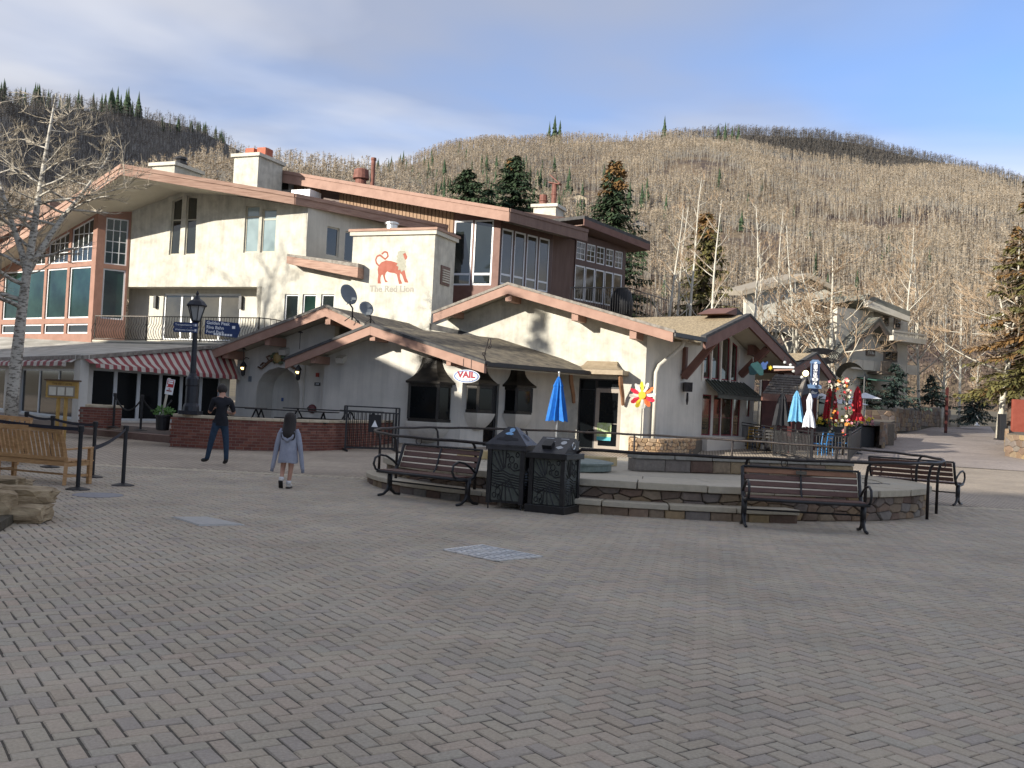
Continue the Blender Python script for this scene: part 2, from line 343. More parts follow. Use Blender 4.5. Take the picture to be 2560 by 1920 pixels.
for a, b in ((YB, 26), (26, 36), (36, 60)): farpav.add([(-40, a, zg(a)), (40, a, zg(a)), (40, b, zg(b)), (-40, b, zg(b))], [(0, 1, 2, 3)])
tag(farpav.build('pavement', PAVFAR, recalc=False), kind='structure')
BANDM = tintmat('pale_band_paver', [(.46, .39, .29), (.52, .45, .34), (.42, .36, .28)])
PAVER = tintmat('concrete_paver', [(0.395, 0.345, 0.262), (0.435, 0.352, 0.275), (0.377, 0.34, 0.273), (0.415, 0.354, 0.271), (0.354, 0.309, 0.262), (0.415, 0.362, 0.277), (0.393, 0.324, 0.247)], nscale=55, bump=.5, var=.34)
FC = Vector((2.85, 20.2)); FA, FB, FROT = 5.25, 4.2, rad(-3)      # the basin's plan: an ellipse
def in_basin(x, y, g=1.0):
    dx, dy = x-FC.x, y-FC.y; c, s = math.cos(FROT), math.sin(FROT); return ((dx*c+dy*s)/(FA*g))**2+((-dx*s+dy*c)/(FB*g))**2 < 1
def paver_shape(rnd, L=.2, W=.1):
    g = .0032; a, b = L/2-g, W/2-g; ch = .007; h = .045; j = lambda: rnd.uniform(-.0028, .0028)
    top = [(-a+ch+j(), -b+ch+j(), 0), (a-ch+j(), -b+ch+j(), 0), (a-ch+j(), b-ch+j(), 0), (-a+ch+j(), b-ch+j(), 0)]
    mid = [(-a+j(), -b+j(), -.008), (a+j(), -b+j(), -.008), (a+j(), b+j(), -.008), (-a+j(), b+j(), -.008)]
    bot = [(p[0], p[1], -h) for p in mid]
    v = top+mid+bot
    f = [(0, 1, 2, 3)]+[(4+i, 4+(i+1) % 4, (i+1) % 4, i) for i in range(4)]+[(8+i, 8+(i+1) % 4, 4+(i+1) % 4, 4+i) for i in range(4)]
    return v, f
rnd = random.Random(11)
SHAPES = [paver_shape(rnd) for _ in range(12)]
spots = []
for i in range(-260, 420):
    for j in range(-260, 420):
        d = (i-j) % 4
        if d == 0: c = (i+1, j+.5); r = 0
        elif d == 3: c = (i+.5, j+1); r = 1
        else: continue
        x = (E1.x*c[0]+E2.x*c[1])*.1; y = (E1.y*c[0]+E2.y*c[1])*.1
        if y < 2.6 or y > YB-.42 or abs(x) > .535*y+1.6 or in_basin(x, y, .97): continue
        spots.append((x, y, r))
def seen_size(s):
    q = abs(s[0])/s[1]; return (0 if (s[1] > 4.62+.06*s[0]*0 and q < .5) else 100)+s[1]
spots.sort(key=seen_size)
shape_me = []
for k, (v, f) in enumerate(SHAPES):
    me = bpy.data.meshes.new('paver'); me.from_pydata(v, [], f); me.materials.append(PAVER); shape_me.append(me)
def paver_rot(r): return B1 + (math.pi/2 if r else 0)
for x, y, r in spots[:300]:
    o = bpy.data.objects.new('paver', rnd.choice(shape_me)); o.location = (x, y, zg(y)+rnd.uniform(-.003, .002)); o.rotation_euler = (rnd.uniform(-.012, .012), rnd.uniform(-.012, .012), paver_rot(r)+math.pi*rnd.randint(0, 1)); o.parent = plaza; col.objects.link(o)
def piece_mass(name, items, m, parent=None):
    """items: (list of verts, list of faces, tint) -> one mesh with a 'tint' attribute"""
    V = []; Fc = []; T = []
    for v, f, t in items:
        b = len(V); V += v; Fc += [tuple(b+i for i in q) for q in f]; T += [t]*len(v)
    me = bpy.data.meshes.new(name); me.from_pydata(V, [], Fc); me.materials.append(m)
    a = me.attributes.new('tint', 'FLOAT', 'POINT'); a.data.foreach_set('value', T)
    o = bpy.data.objects.new(name, me); col.objects.link(o)
    if parent is not None: o.parent = parent
    return o
items = []
for x, y, r in spots[300:]:
    v, f = rnd.choice(SHAPES); a = paver_rot(r)+math.pi*rnd.randint(0, 1); ca, sa = math.cos(a), math.sin(a); tx, ty = rnd.uniform(-.014, .014), rnd.uniform(-.014, .014); z0 = zg(y)+rnd.uniform(-.003, .002)
    items.append(([(x+ca*p[0]-sa*p[1], y+sa*p[0]+ca*p[1], z0+p[2]+tx*p[0]+ty*p[1]) for p in v], f, rnd.random()))
tag(piece_mass('paver_field', items, PAVER, plaza), kind='stuff')
items = []                                   # the pale header course where the herringbone stops
for k in range(-150, 120):
    x = k*.105; 
    for row in (0, 1):
        v, f = rnd.choice(SHAPES); y0 = YB-.31+row*.205; z0 = zg(y0)+rnd.uniform(-.002, .003)
        items.append(([(x-p[1], y0+p[0], z0+p[2]) for p in v], f, rnd.random()))
tag(piece_mass('pale_band', items, BANDM, plaza), kind='stuff')
# the street that climbs away on the right
rl = [gp(2050, 1145), gp(2135, 1128), gp(2190, 1100), gp(2330, 1068)]; rr_ = [Vector((24, 33, 0)), Vector((26, 44, 0)), gp(2500, 1100), gp(2475, 1066)]
rd = MB(); pts = []
for a, b in zip(rl, rr_): pts += [(a.x, a.y, zg(a.y)+.004), (b.x, b.y, zg(b.y)+.004)]
rd.add(pts, [(2*i, 2*i+1, 2*i+3, 2*i+2) for i in range(len(rl)-1)])
tag(rd.build('road', PAVROAD, recalc=False), kind='structure')

# ================================================================== buildings: tools
def zz(x0, y0, k): return lambda x, y: (x0+x/k, y0+y/k)
z1 = zz(0, 350, 3.456); z2 = zz(0, 780, 3.456); z3 = zz(500, 350, 3.456); z4 = zz(500, 700, 3.456); z5 = zz(900, 650, 3.456); z6 = zz(1050, 400, 3.456)
z7 = zz(1400, 700, 3.456); z8 = zz(1800, 650, 2.911); zb = zz(0, 440, 4.61); zr = zz(1820, 860, 5.529); zt = zz(1560, 500, 4.366)
def clip(poly, ax, lo, hi):
    for sgn, lim in ((1, lo), (-1, -hi)):
        out = []
        for i in range(len(poly)):
            p, q = poly[i], poly[(i+1) % len(poly)]; a, b = sgn*p[ax]-lim, sgn*q[ax]-lim
            if a >= 0: out.append(p)
            if (a >= 0) != (b >= 0):
                t = a/(a-b); out.append((p[0]+(q[0]-p[0])*t, p[1]+(q[1]-p[1])*t))
        poly = out
        if len(poly) < 3: return []
    return poly
def area2(poly): return sum(p[0]*q[1]-q[0]*p[1] for p, q in zip(poly, poly[1:]+poly[:1]))
def inset(poly, d):
    if area2(poly) < 0: poly = poly[::-1]
    n = len(poly); out = []
    for i in range(n):
        p0, p1, p2 = Vector(poly[i-1]), Vector(poly[i]), Vector(poly[(i+1) % n])
        d1, d2 = (p1-p0).normalized(), (p2-p1).normalized(); n1, n2 = Vector((-d1.y, d1.x)), Vector((-d2.y, d2.x))
        b = n1+n2; k = d/max(.2, (1+n1.dot(n2))); out.append(tuple(p1+b*k))
    return out
def window(root, pl, poly, frame=None, pane=None, fw=.06, nx=1, ny=1, off=-.07, bar=.03, hx=None, hy=None, name='window', depth=.06, label=None):
    """a framed window: the frame (with glazing bars) is the part, every pane a sub-part. hx/hy: explicit bar positions as fractions"""
    frame = frame or WHITE; pane = pane or GLASS
    if area2(poly) < 0: poly = poly[::-1]
    inn = inset(poly, fw); n = len(poly); mb = MB()
    V = [pl.P(a, z, off) for a, z in poly]+[pl.P(a, z, off) for a, z in inn]+[pl.P(a, z, off-depth) for a, z in poly]+[pl.P(a, z, off-depth) for a, z in inn]
    fs = []
    for i in range(n):
        j = (i+1) % n
        fs += [(i, j, n+j, n+i), (n+i, n+j, 3*n+j, 3*n+i), (2*n+i, 2*n+j, j, i), (3*n+i, 3*n+j, 2*n+j, 2*n+i)]
    mb.add(V, fs)
    a0, a1 = min(p[0] for p in inn), max(p[0] for p in inn); b0, b1 = min(p[1] for p in inn), max(p[1] for p in inn)
    gx = [a0+(a1-a0)*t for t in (hx if hx is not None else [k/nx for k in range(1, nx)])]; gy = [b0+(b1-b0)*t for t in (hy if hy is not None else [k/ny for k in range(1, ny)])]
    for g in gx:
        s = clip(inn, 0, g-bar/2, g+bar/2)
        if s: mb.prism([pl.P(a, z, off-.008) for a, z in s], -(pl.P(0, 0, .04)-pl.P(0, 0, 0)))
    for g in gy:
        s = clip(inn, 1, g-bar/2, g+bar/2)
        if s: mb.prism([pl.P(a, z, off-.011) for a, z in s], -(pl.P(0, 0, .034)-pl.P(0, 0, 0)))
    w = wbuild(mb, name, frame, root)
    if label: w['label'] = label
    xs = [a0]+gx+[a1]; ys = [b0]+gy+[b1]
    for i in range(len(xs)-1):
        for j in range(len(ys)-1):
            c = clip(clip(inn, 0, xs[i], xs[i+1]), 1, ys[j], ys[j+1])
            if len(c) < 3 or abs(area2(c)) < .004: continue
            dd = (random.uniform(-.004, .004), random.uniform(-.004, .004))       # each pane sits a hair out of true
            q = MB().prism([pl.P(a, z, off-.028+dd[0]*(a-a0)+dd[1]*(z-b0)*.5) for a, z in c], -(pl.P(0, 0, .006)-pl.P(0, 0, 0)))
            pm = pane[(i+j) % len(pane)] if isinstance(pane, (list, tuple)) else pane
            wbuild(q, 'pane', pm, w)
    return w
def prect(pl, p0, p1, off=0.0): return rc(*pl.rect(p0[0], p0[1], p1[0], p1[1], off))
def ppoly(pl, pts, off=0.0): return [pl.hit(x, y, off) for x, y in pts]
def slope(root, A, B, back, top, fascia, h=.32, t=.14, proud=.05, soffit=None, front=None, eave=True, inset_s=.0, cover=None, back2=None):
    """one roof slope: A ridge end, B eave end of the front edge (top of the roof), running back along `back`"""
    A, B, back = Vector(A), Vector(B), Vector(back); dn = Vector((0, 0, -1)); bk2 = Vector(back2) if back2 is not None else back
    wbuild(MB().prism([A, B, B+bk2, A+back], dn*t), 'roof', top, root)
    bn = back.normalized(); e = (B-A).normalized()
    s0 = [A+bn*.05+dn*(t+.003), B-e*.04+bn*.05+dn*(t+.003), B-e*.04+bk2+dn*(t+.003), A+back+dn*(t+.003)]
    wbuild(MB().prism(s0, dn*.03), 'soffit', soffit or SOFFIT, root)
    fr = Vector((bn.x, bn.y, 0)).normalized()
    wbuild(MB().prism([A-fr*proud+dn*.04, B-fr*proud+dn*.04, B-fr*proud+dn*(h+.04), A-fr*proud+dn*(h+.04)], fr*(proud+.05)), 'fascia', fascia, root)
    if cover is not None:
        wbuild(MB().prism([A-fr*(proud+.03)+Vector((0, 0, .05)), B-fr*(proud+.03)+Vector((0, 0, .05))+e*.05, B-fr*(proud+.03)+dn*.045+e*.05, A-fr*(proud+.03)+dn*.045], fr*.22), 'roof_edge', cover, root)
    if eave:
        wbuild(MB().prism([B+e*.02+dn*.02, B+e*.02+bk2+dn*.02, B+e*.02+bk2+dn*h, B+e*.02+dn*h], -e*.05), 'eave_fascia', fascia, root)
def purlin(root, pl, px, py, off_front, length, w=.2, h=.3, m=None):
    a, z = pl.hit(px, py, off_front)
    mb = MB(); p0 = pl.P(a, z, off_front); p1 = pl.P(a, z, off_front-length); mb.bar(p0, p1, w, h); wbuild(mb, 'beam', m or FASCIA2, root)
def boxon(pl, a0, z0, a1, z1, o0, o1): return MB().prism([pl.P(a0, z0, o0), pl.P(a1, z0, o0), pl.P(a1, z1, o0), pl.P(a0, z1, o0)], pl.P(0, 0, o1)-pl.P(0, 0, o0))
def V3(v2, z=0.0): return Vector((v2.x, v2.y, z))
ALPHA = 22.0
VB = Vector((math.sin(rad(ALPHA)), math.cos(rad(ALPHA)), 0))            # straight back from the fronts

# ================================================================== the lion inn (stucco building on the left)
T = Plane(at(983, 650, 40.5), ALPHA)
inn = thing('inn_building', 'cream stucco inn with red lion painted on its square tower and terracotta glazed bay', 'building', T.P(-6, zg(40), 0))
wp = ppoly(T, [(321, 717), (331, 527), (460, 470), (767, 518), (765, 655), (884, 676), (884, 830), (643, 880), (643, 717)])
W1 = ppoly(T, [z1(1490, 525), z1(1578, 487), z1(1545, 990), z1(1457, 993)]); W2 = ppoly(T, [z1(1614, 480), z1(1705, 490), z1(1685, 990), z1(1588, 993)])
W3 = prect(T, z3(395, 568), z3(496, 972)); W4 = prect(T, z3(540, 595), z3(645, 970))
small = [prect(T, z3(733, 1332), z3(838, 1575)), prect(T, z3(888, 1332), z3(992, 1565)), prect(T, z3(1047, 1332), z3(1150, 1560))]
zb_ = min(small[0][0][1], small[1][0][1]); small = [rc(q[0][0], zb_, q[1][0], q[2][1]) for q in small]
wbuild(wall_mesh(T, wp, [W1, W2, W3, W4]+small, .35, reveal=.16), 'wall', STUCCO, inn)
window(inn, T, W1, SOFFIT, GLASS, hy=[.61], bar=.06); window(inn, T, W2, SOFFIT, GLASS, hy=[.60], bar=.06)
for w in (W3, W4): window(inn, T, w, SOFFIT, CURTAIN, hy=[.78], bar=.06)
for k, w in enumerate(small): window(inn, T, w, WHITE, GLASSG if k == 1 else GLASS)
# recessed balcony doors
RW = T.shifted(-.9)
a0, _ = RW.hit(321, 760); a1, _ = RW.hit(660, 760); zf = RW.hit(430, 852)[1]; zt_ = T.hit(400, 716)[1]
dr = RW.rect(*z1(1415, 1325), *z3(342, 1560)); dr = (dr[0], zf+.02, dr[2], dr[3])
wbuild(wall_mesh(RW, rc(a0, zf-.6, a1, zt_+.3), [rc(*dr)], .2, reveal=.12), 'balcony_wall', STUCCO2, inn)
window(inn, RW, rc(*dr), WHITE, GLASSO, fw=.09, hx=[.22, .36, .74], bar=.1, name='sliding_door')
cb = MB().add([T.P(a0, zt_, 0), T.P(T.hit(643, 717)[0], zt_, 0), RW.P(RW.hit(660, 760)[0], zt_, 0), RW.P(a0, zt_, 0)], [(0, 1, 2, 3)]); wbuild(cb, 'recess_ceiling', SOFFIT, inn)
j = T.hit(643, 717)[0]; wbuild(MB().prism([T.P(j, zf-.6, 0), T.P(j, zt_, 0), T.P(j, zt_, -.9), T.P(j, zf-.6, -.9)], T.P(.25, 0, 0)-T.P(0, 0, 0)), 'recess_jamb', STUCCO2, inn)
for q in (z1(1355, 1390), z3(365, 1395)):
    a, z = RW.hit(*q); l = boxon(RW, a-.07, z-.35, a+.07, z+.22, .01, .16); wbuild(l, 'wall_lamp', BLACK, inn)
# side wall running back from the corner, with two windows
c765 = T.P(T.hit(766, 600)[0], 0, 0); S1 = Plane((c765.x, c765.y), -52)
e_a, _ = S1.hit(905, 600); zlo = S1.hit(770, 645)[1]-.6; zhi = S1.hit(766, 518)[1]+.1
sw = [prect(S1, z3(1102, 742), z3(1195, 1015)), prect(S1, z3(1258, 785), z3(1345, 1065))]
wbuild(wall_mesh(S1, rc(.002, zlo, e_a+1.5, zhi), sw, .3, reveal=.15), 'side_wall', STUCCO2, inn)
for w in sw: window(inn, S1, w, STUCCO2, GLASS)
# terracotta glazed bay
c322 = T.P(T.hit(322, 660)[0], 0, 0); BR = Plane((c322.x, c322.y), -30)
sc = BR.hit(239, 660)[0]; cc_ = BR.P(sc, 0, 0); BL = Plane((cc_.x, cc_.y), 35)
zbot = BL.hit(226, 852)[1]
lw = {'A': [z for z in ppoly(BL, [zb(285, 1105), zb(490, 1085), zb(475, 1640), zb(270, 1640)])]}
def brect(x0, y0, x1, y1): return prect(BL, zb(x0, y0), zb(x1, y1))
low = [brect(292, 1090, 483, 1640), brect(540, 1072, 740, 1640), brect(803, 1052, 1015, 1640)]
zz0 = sum(l[0][1] for l in low)/3; zz1 = sum(l[2][1] for l in low)/3; low = [rc(l[0][0], zz0, l[1][0], zz1) for l in low]
wdt = low[1][1][0]-low[1][0][0]; gap_ = low[2][0][0]-low[1][1][0]
low = [rc(low[2][1][0]-(k+1)*wdt-k*gap_, zz0, low[2][1][0]-k*(wdt+gap_), zz1) for k in range(4)]
zu = BL.hit(*zb(825, 995))[1]
pt_hi = BL.hit(*zb(1065, 480)); pt_lo = BL.hit(*zb(580, 755)); msl = (pt_hi[1]-pt_lo[1])/(pt_hi[0]-pt_lo[0]); topz = lambda a: pt_hi[1]+msl*(a-pt_hi[0])
upp = [[(l[0][0], zu), (l[1][0], zu), (l[1][0], topz(l[1][0])), (l[0][0], topz(l[0][0]))] for l in low[:3]]
zs0 = BL.hit(*z2(380, 187))[1]; zs1 = BL.hit(*z2(380, 103))[1]; sm = [rc(l[0][0], zs0, l[1][0], zs1) for l in low]
al = low[3][0][0]-.4; rt = topz(-.0)+.55
wbuild(wall_mesh(BL, [(al, zbot-.3), (-.001, zbot-.3), (-.001, topz(0)+.75), (al, topz(al)+.75)], low+upp+sm, .3, reveal=.12), 'bay_wall', TERRA, inn)
for k, l in enumerate(low): window(inn, BL, l, WHITE, GLASSG, fw=.07)
for u in upp: window(inn, BL, u, WHITE, GLASS, fw=.06, nx=4, hy=[.33, .66], bar=.035)
for s in sm: window(inn, BL, s, WHITE, GLASS, fw=.07)
ru = prect(BR, zb(1228, 480), zb(1484, 1035)); rl_ = prect(BR, zb(1192, 1075), zb(1462, 1600)); ru = rc(ru[0][0], BR.hit(*zb(1340, 1025))[1], -.1, BR.hit(*zb(1360, 490))[1])
rl_ = rc(ru[0][0], zz0, ru[1][0], BR.hit(*zb(1330, 1075))[1])
wbuild(wall_mesh(BR, [(sc+.002, zbot-.3), (0, zbot-.3), (0, topz(0)+.75), (sc+.002, topz(0)+.75)], [ru, rl_], .3, reveal=.12), 'bay_wall', TERRA, inn)
window(inn, BR, ru, WHITE, GLASSG, fw=.06, nx=3, ny=4, bar=.035); window(inn, BR, rl_, WHITE, GLASSG, fw=.07)
# main roof with its deep prow overhang
RT = at(305, 412, 41.3); RE = at(738, 486, 41.6); RLf = at(-70, 664, 49.3)
RE2 = at(1040, 553, 45.9); RE2.z = RE.z
bk = VB*14; sb = (RE2-RE).normalized()*8.2
wbuild(MB().prism([RT, RE, RE+sb, RT+bk], (0, 0, -.18)), 'roof', ROOFDARK, inn)
wbuild(MB().prism([RT, RLf, RLf+bk, RT+bk], (0, 0, -.18)), 'roof', ROOFDARK, inn)
dn = Vector((0, 0, -1)); hF = .43
wbuild(MB().prism([RT+dn*.183+VB*.1, RE+dn*.183+VB*.1, RE+sb+dn*.183, RT+bk+dn*.183], dn*.2), 'soffit', SOFFIT, inn)
wbuild(MB().prism([RT+dn*.183+VB*.1, RLf+dn*.183+VB*.1, RLf+bk+dn*.183, RT+bk+dn*.183], dn*.2), 'soffit', SOFFIT, inn)
for (A, B, ax) in ((RT, RE, -VB), (RT, RLf, -VB), (RE, RE+sb, Vector((sb.y, -sb.x, 0)).normalized())):
    wbuild(MB().prism([A+ax*.04+dn*.13, B+ax*.04+dn*.13, B+ax*.04+dn*hF, A+ax*.04+dn*hF], -ax*.08), 'fascia', FASCIA, inn)
    wbuild(MB().prism([A+ax*.08-dn*.03, B+ax*.08-dn*.03, B+ax*.08+dn*.128, A+ax*.08+dn*.128], -ax*.13), 'fascia', FASCIA, inn)
A2_, B2_ = at(125, 500, 47.5), at(-90, 618, 47.5)
wbuild(MB().prism([A2_, B2_, B2_+bk, A2_+bk], dn*.5), 'rear_roof', FASCIA, inn)
# chimneys
def chimney(root, pl_pt, w, d, h, cap, mcap, ang=ALPHA):
    m = Matrix.Translation(pl_pt) @ Matrix.Rotation(-rad(ang), 4, 'Z')
    mb = MB().box((-w/2, d/2, -h/2), (w, d, h)).tx(m); c = wbuild(mb, 'chimney', STUCCO, root)
    wbuild(MB().box((-w/2, d/2, .06), (w+.25, d+.25, .16)).tx(m), 'chimney_cap', mcap, c); return m, c
p = at(437, 412, 47); m, c1 = chimney(inn, p, 1.35, 1.9, 2.6, 1, STUCCO2)
wbuild(MB().lathe([(.0, .14), (.26, .14), (.3, .3), (.22, .46), (.3, .5), (.24, .62), (.02, .68)], 12, (-.45, .95, 0)).tx(m), 'flue_cowl', BLACK, c1)
p = at(647, 389, 48.5); m, c2 = chimney(inn, p, 1.45, 2.0, 3.2, 1, STUCCO2)
for x, y in ((-1.05, .95), (-.35, .95)):
    wbuild(MB().box((x, y, .34), (.5, .62, .5)).tx(m), 'clay_flue', CLAY, c2)
# tower with the painted lion
TW = T.shifted(.22)
ta0 = TW.hit(880, 650)[0]; ta1 = TW.hit(1083, 690)[0]; tz1 = TW.hit(983, 588)[1]; tz0 = 2.6; TD = 1.9
tw = MB().prism([TW.P(ta0, tz0, 0), TW.P(ta1, tz0, 0), TW.P(ta1, tz0, -TD), TW.P(ta0, tz0, -TD)], (0, 0, tz1-tz0)); tower = wbuild(tw, 'tower', STUCCO, inn)
wbuild(MB().prism([TW.P(ta0-.1, tz1, .1), TW.P(ta1+.1, tz1, .1), TW.P(ta1+.1, tz1, -TD-.1), TW.P(ta0-.1, tz1, -TD-.1)], (0, 0, .16)), 'tower_cornice', STUCCO2, tower)
wbuild(MB().prism([TW.P(ta0-.15, tz1+.163, .15), TW.P(ta1+.15, tz1+.163, .15), TW.P(ta1+.15, tz1+.163, -TD-.15), TW.P(ta0-.15, tz1+.163, -TD-.15)], (0, 0, .1)), 'tower_coping', FASCIA, tower)
q = TW.P(TW.hit(955, 575)[0], tz1+.26, -.8); wbuild(MB().lathe([(.24, 0), (.24, .32), (.3, .33), (.3, .4), (.2, .44), (.02, .46)], 14, q), 'vent_pipe', CHROME, tower)
TS = Plane((TW.P(ta1, 0, 0).x, TW.P(ta1, 0, 0).y), ALPHA-90)
vz0, vz1 = TS.hit(1106, 712)[1], TS.hit(1106, 664)[1]
lv = boxon(TS, .62, vz0, 1.42, vz1, .002, .05); lo_ = wbuild(lv, 'louver', SIDING_B, tower)
for k in range(6): wbuild(boxon(TS, .72, vz0+.1+k*(vz1-vz0-.2)/6, 1.32, vz0+.1+(k+.55)*(vz1-vz0-.2)/6, .052, .09), 'slat', STUCCO2, lo_)
LION = mat('faded_red_paint', (.30, .085, .055), (.36, .12, .085), 4, .8); MANE = mat('faded_grey_paint', (.30, .30, .24), (.38, .37, .30), 12, .8); INK = mat('faded_ink', (.42, .39, .33), (.5, .47, .4), 6, .8)
def paint(pts, m, name, off=.003, mb=None):
    mb = mb or MB(); q = [TW.hit(*z3(*p)) for p in pts]
    tr = tessellate_polygon([[Vector((a, z, 0)) for a, z in q]]); mb.add([TW.P(a, z, off) for a, z in q], tr); return mb
mbl = paint([(1545, 1080), (1570, 1055), (1605, 1040), (1650, 1045), (1700, 1060), (1735, 1075), (1760, 1085), (1770, 1130), (1778, 1170), (1785, 1195), (1800, 1225), (1800, 1233), (1770, 1230), (1758, 1200), (1745, 1165), (1728, 1150), (1727, 1175), (1732, 1205), (1748, 1240), (1720, 1245), (1710, 1205), (1700, 1160), (1680, 1150), (1640, 1145), (1618, 1135), (1605, 1150), (1598, 1175), (1605, 1205), (1625, 1228), (1600, 1230), (1588, 1195), (1580, 1165), (1570, 1165), (1560, 1185), (1558, 1215), (1565, 1240), (1535, 1240), (1535, 1205), (1540, 1165), (1535, 1120)], LION, 'l')
mbl = paint([(1745, 975), (1772, 965), (1780, 985), (1793, 1010), (1785, 1030), (1768, 1040), (1750, 1020)], LION, 'l', .0035, mbl)
tail = [(1545, 1085), (1525, 1065), (1518, 1035), (1530, 1005), (1555, 995), (1575, 1010), (1600, 1030), (1625, 1005), (1618, 972), (1595, 965), (1572, 985)]
tp = [TW.P(*TW.hit(*z3(*p)), .003) for p in tail]
for i in range(len(tp)-1):
    d = (tp[i+1]-tp[i]); sd = Vector((0, 0, 1)).cross(d).normalized() if False else d.cross(V3(TW.n)).normalized()*.035
    mbl.add([tp[i]-sd, tp[i]+sd, tp[i+1]+sd-d*-.08, tp[i+1]-sd-d*-.08], [(0, 1, 2, 3)])
lionp = wbuild(mbl, 'painted_lion', LION, tower); lionp['label'] = 'faded red lion with grey mane and crown painted on the tower'
jag = [(1710, 965), (1735, 955), (1770, 957), (1778, 972), (1755, 985), (1765, 1020), (1782, 1050), (1775, 1075), (1785, 1095), (1772, 1110), (1778, 1130), (1760, 1125), (1740, 1140), (1730, 1118), (1712, 1125), (1715, 1095), (1697, 1085), (1708, 1065), (1695, 1045), (1706, 1025), (1697, 1005), (1708, 990)]
wbuild(paint(jag, MANE, 'm', .006), 'painted_mane', MANE, lionp)
cw = paint([(1733, 950), (1728, 918), (1742, 932), (1752, 910), (1762, 932), (1776, 916), (1770, 950)], INK, 'c', .005); wbuild(cw, 'painted_crown', INK, lionp)
bn_ = paint([(1465, 1245), (1515, 1250), (1520, 1306), (1470, 1302)], INK, 'b', .003); paint([(1790, 1250), (1838, 1245), (1834, 1306), (1788, 1308)], INK, 'b', .003, bn_)
paint([(1518, 1258), (1790, 1262), (1788, 1266), (1518, 1262)], INK, 'b', .0032, bn_); paint([(1518, 1308), (1790, 1312), (1788, 1317), (1518, 1312)], INK, 'b', .0032, bn_)
ban = wbuild(bn_, 'painted_banner', INK, tower)
p = TW.P(*TW.hit(*z3(1655, 1288)), .006); text_mesh('The Red Lion', .37, mat('grey_paint', (.30, .285, .25)), ban, face_matrix(p, V3(TW.u)), bold=.008, sx=1.0)
# piece of pent roof against the wall, left of the tower
PA, PB = T.pt(*z3(750, 1003), .7), T.pt(*z3(1365, 1100), .7)
bx_ = MB().prism([PA, PB, PB+dn*.42, PA+dn*.30], -V3(T.n)*.66); wbuild(bx_, 'pent_roof', FASCIA, inn)
wbuild(MB().prism([PA-Vector((0, 0, -.005)), PB+Vector((0, 0, .005)), PB+Vector((0, 0, .16)), PA+Vector((0, 0, .1))], -V3(T.n)*.66), 'pent_roof_top', RIDGEGREY, inn)
# low roof over the glazed dining room, its deck and balcony railing
K = at(203, 890, 30.5); KR = at(560, 862, 36.6)
AR = Plane((K.x, K.y), -math.degrees(math.atan2(KR.y-K.y, KR.x-K.x))); AL = Plane((K.x, K.y), 50)
print('AR angle', -math.degrees(math.atan2(KR.y-K.y, KR.x-K.x)), 'K', K, 'KR', KR)
fl = zg(30)+.34
zK = K.z; zKR = KR.z
ALl = AL.pt(-60, 884)
MEMB = mat('stained_membrane', (.30, .285, .25), (.52, .50, .45), 1.2, .8, .2, 12, detail=10)
d1, d2, d3 = T.pt(-60, 838, 1.5), T.pt(230, 856, 1.8), T.pt(640, 866, 1.4)
rf = MB().add([(ALl.x, ALl.y, zK), (K.x, K.y, zK), (KR.x, KR.y, zKR), d3, d2, d1], [(0, 1, 4, 5), (1, 2, 3, 4)])
low_roof = wbuild(rf, 'low_roof', MEMB, inn, recalc=False)
for A, B in ((Vector((ALl.x, ALl.y, zK)), Vector((K.x, K.y, zK))), (Vector((K.x, K.y, zK)), Vector((KR.x, KR.y, zKR)))):
    n_ = (B-A).cross(Vector((0, 0, 1))).normalized(); 
    if n_.y > 0: n_ = -n_
    wbuild(MB().prism([A+n_*.1+Vector((0, 0, .02)), B+n_*.1+Vector((0, 0, .02)), B+n_*.1+dn*.1, A+n_*.1+dn*.1], -n_*.14), 'roof_edge', RIDGEGREY, low_roof)
fv = T.P(0, 0, .35)-T.P(0, 0, 0)
wbuild(MB().prism([d2+dn*.5, d3+dn*.5, d3+Vector((0, 0, .12)), d2+Vector((0, 0, .12))], -fv), 'deck_edge', SOFFIT, inn)
dk = MB().prism([d2+Vector((0, 0, .0)), d3, T.P(T.hit(643, 800)[0], d3.z, -.9), T.P(a0, d2.z, -.9)], (0, 0, .06)); wbuild(dk, 'deck', MEMB, inn)
# railing with bellied bars
rail = MB(); NR = 64
ra, rb = d2+Vector((0, 0, .14))+V3(T.n)*(-.12), d3+Vector((0, 0, .14))+V3(T.n)*(-.12)
RAILM = mat('bronze_rail', (.04, .034, .03), (.09, .078, .066), 12, .4, metal=.4)
rl0 = wbuild(MB().bar(ra+Vector((0, 0, 1.05)), rb+Vector((0, 0, 1.05)), .05, .04).bar(ra+Vector((0, 0, .05)), rb+Vector((0, 0, .05)), .04, .03), 'balcony_railing', RAILM, inn)
for k in range(NR+1):
    b0 = ra.lerp(rb, k/NR); n3 = V3(T.n)
    pr = [(0, .05), (.13, .2), (.2, .38), (.15, .55), (.03, .72), (0, 1.03)]
    wbuild(MB().tube([b0+n3*o+Vector((0, 0, z)) for o, z in pr], .016, 4), 'baluster', RAILM, rl0)
for k in (0, .33, .66, 1): wbuild(MB().bar(ra.lerp(rb, k), ra.lerp(rb, k)+Vector((0, 0, 1.08)), .05, .05), 'post', RAILM, rl0)
re_ = rb; pts = [rb+Vector((.35*math.sin(t*1.57/5)*2, .9*(1-math.cos(t*1.57/5))*1.6, 1.05)) for t in range(6)]
wbuild(MB().tube(pts, .022, 5), 'handrail_return', RAILM, rl0)
for k in range(1, 6): wbuild(MB().tube([pts[k], pts[k]+dn*1.0], .014, 4), 'baluster', RAILM, rl0)
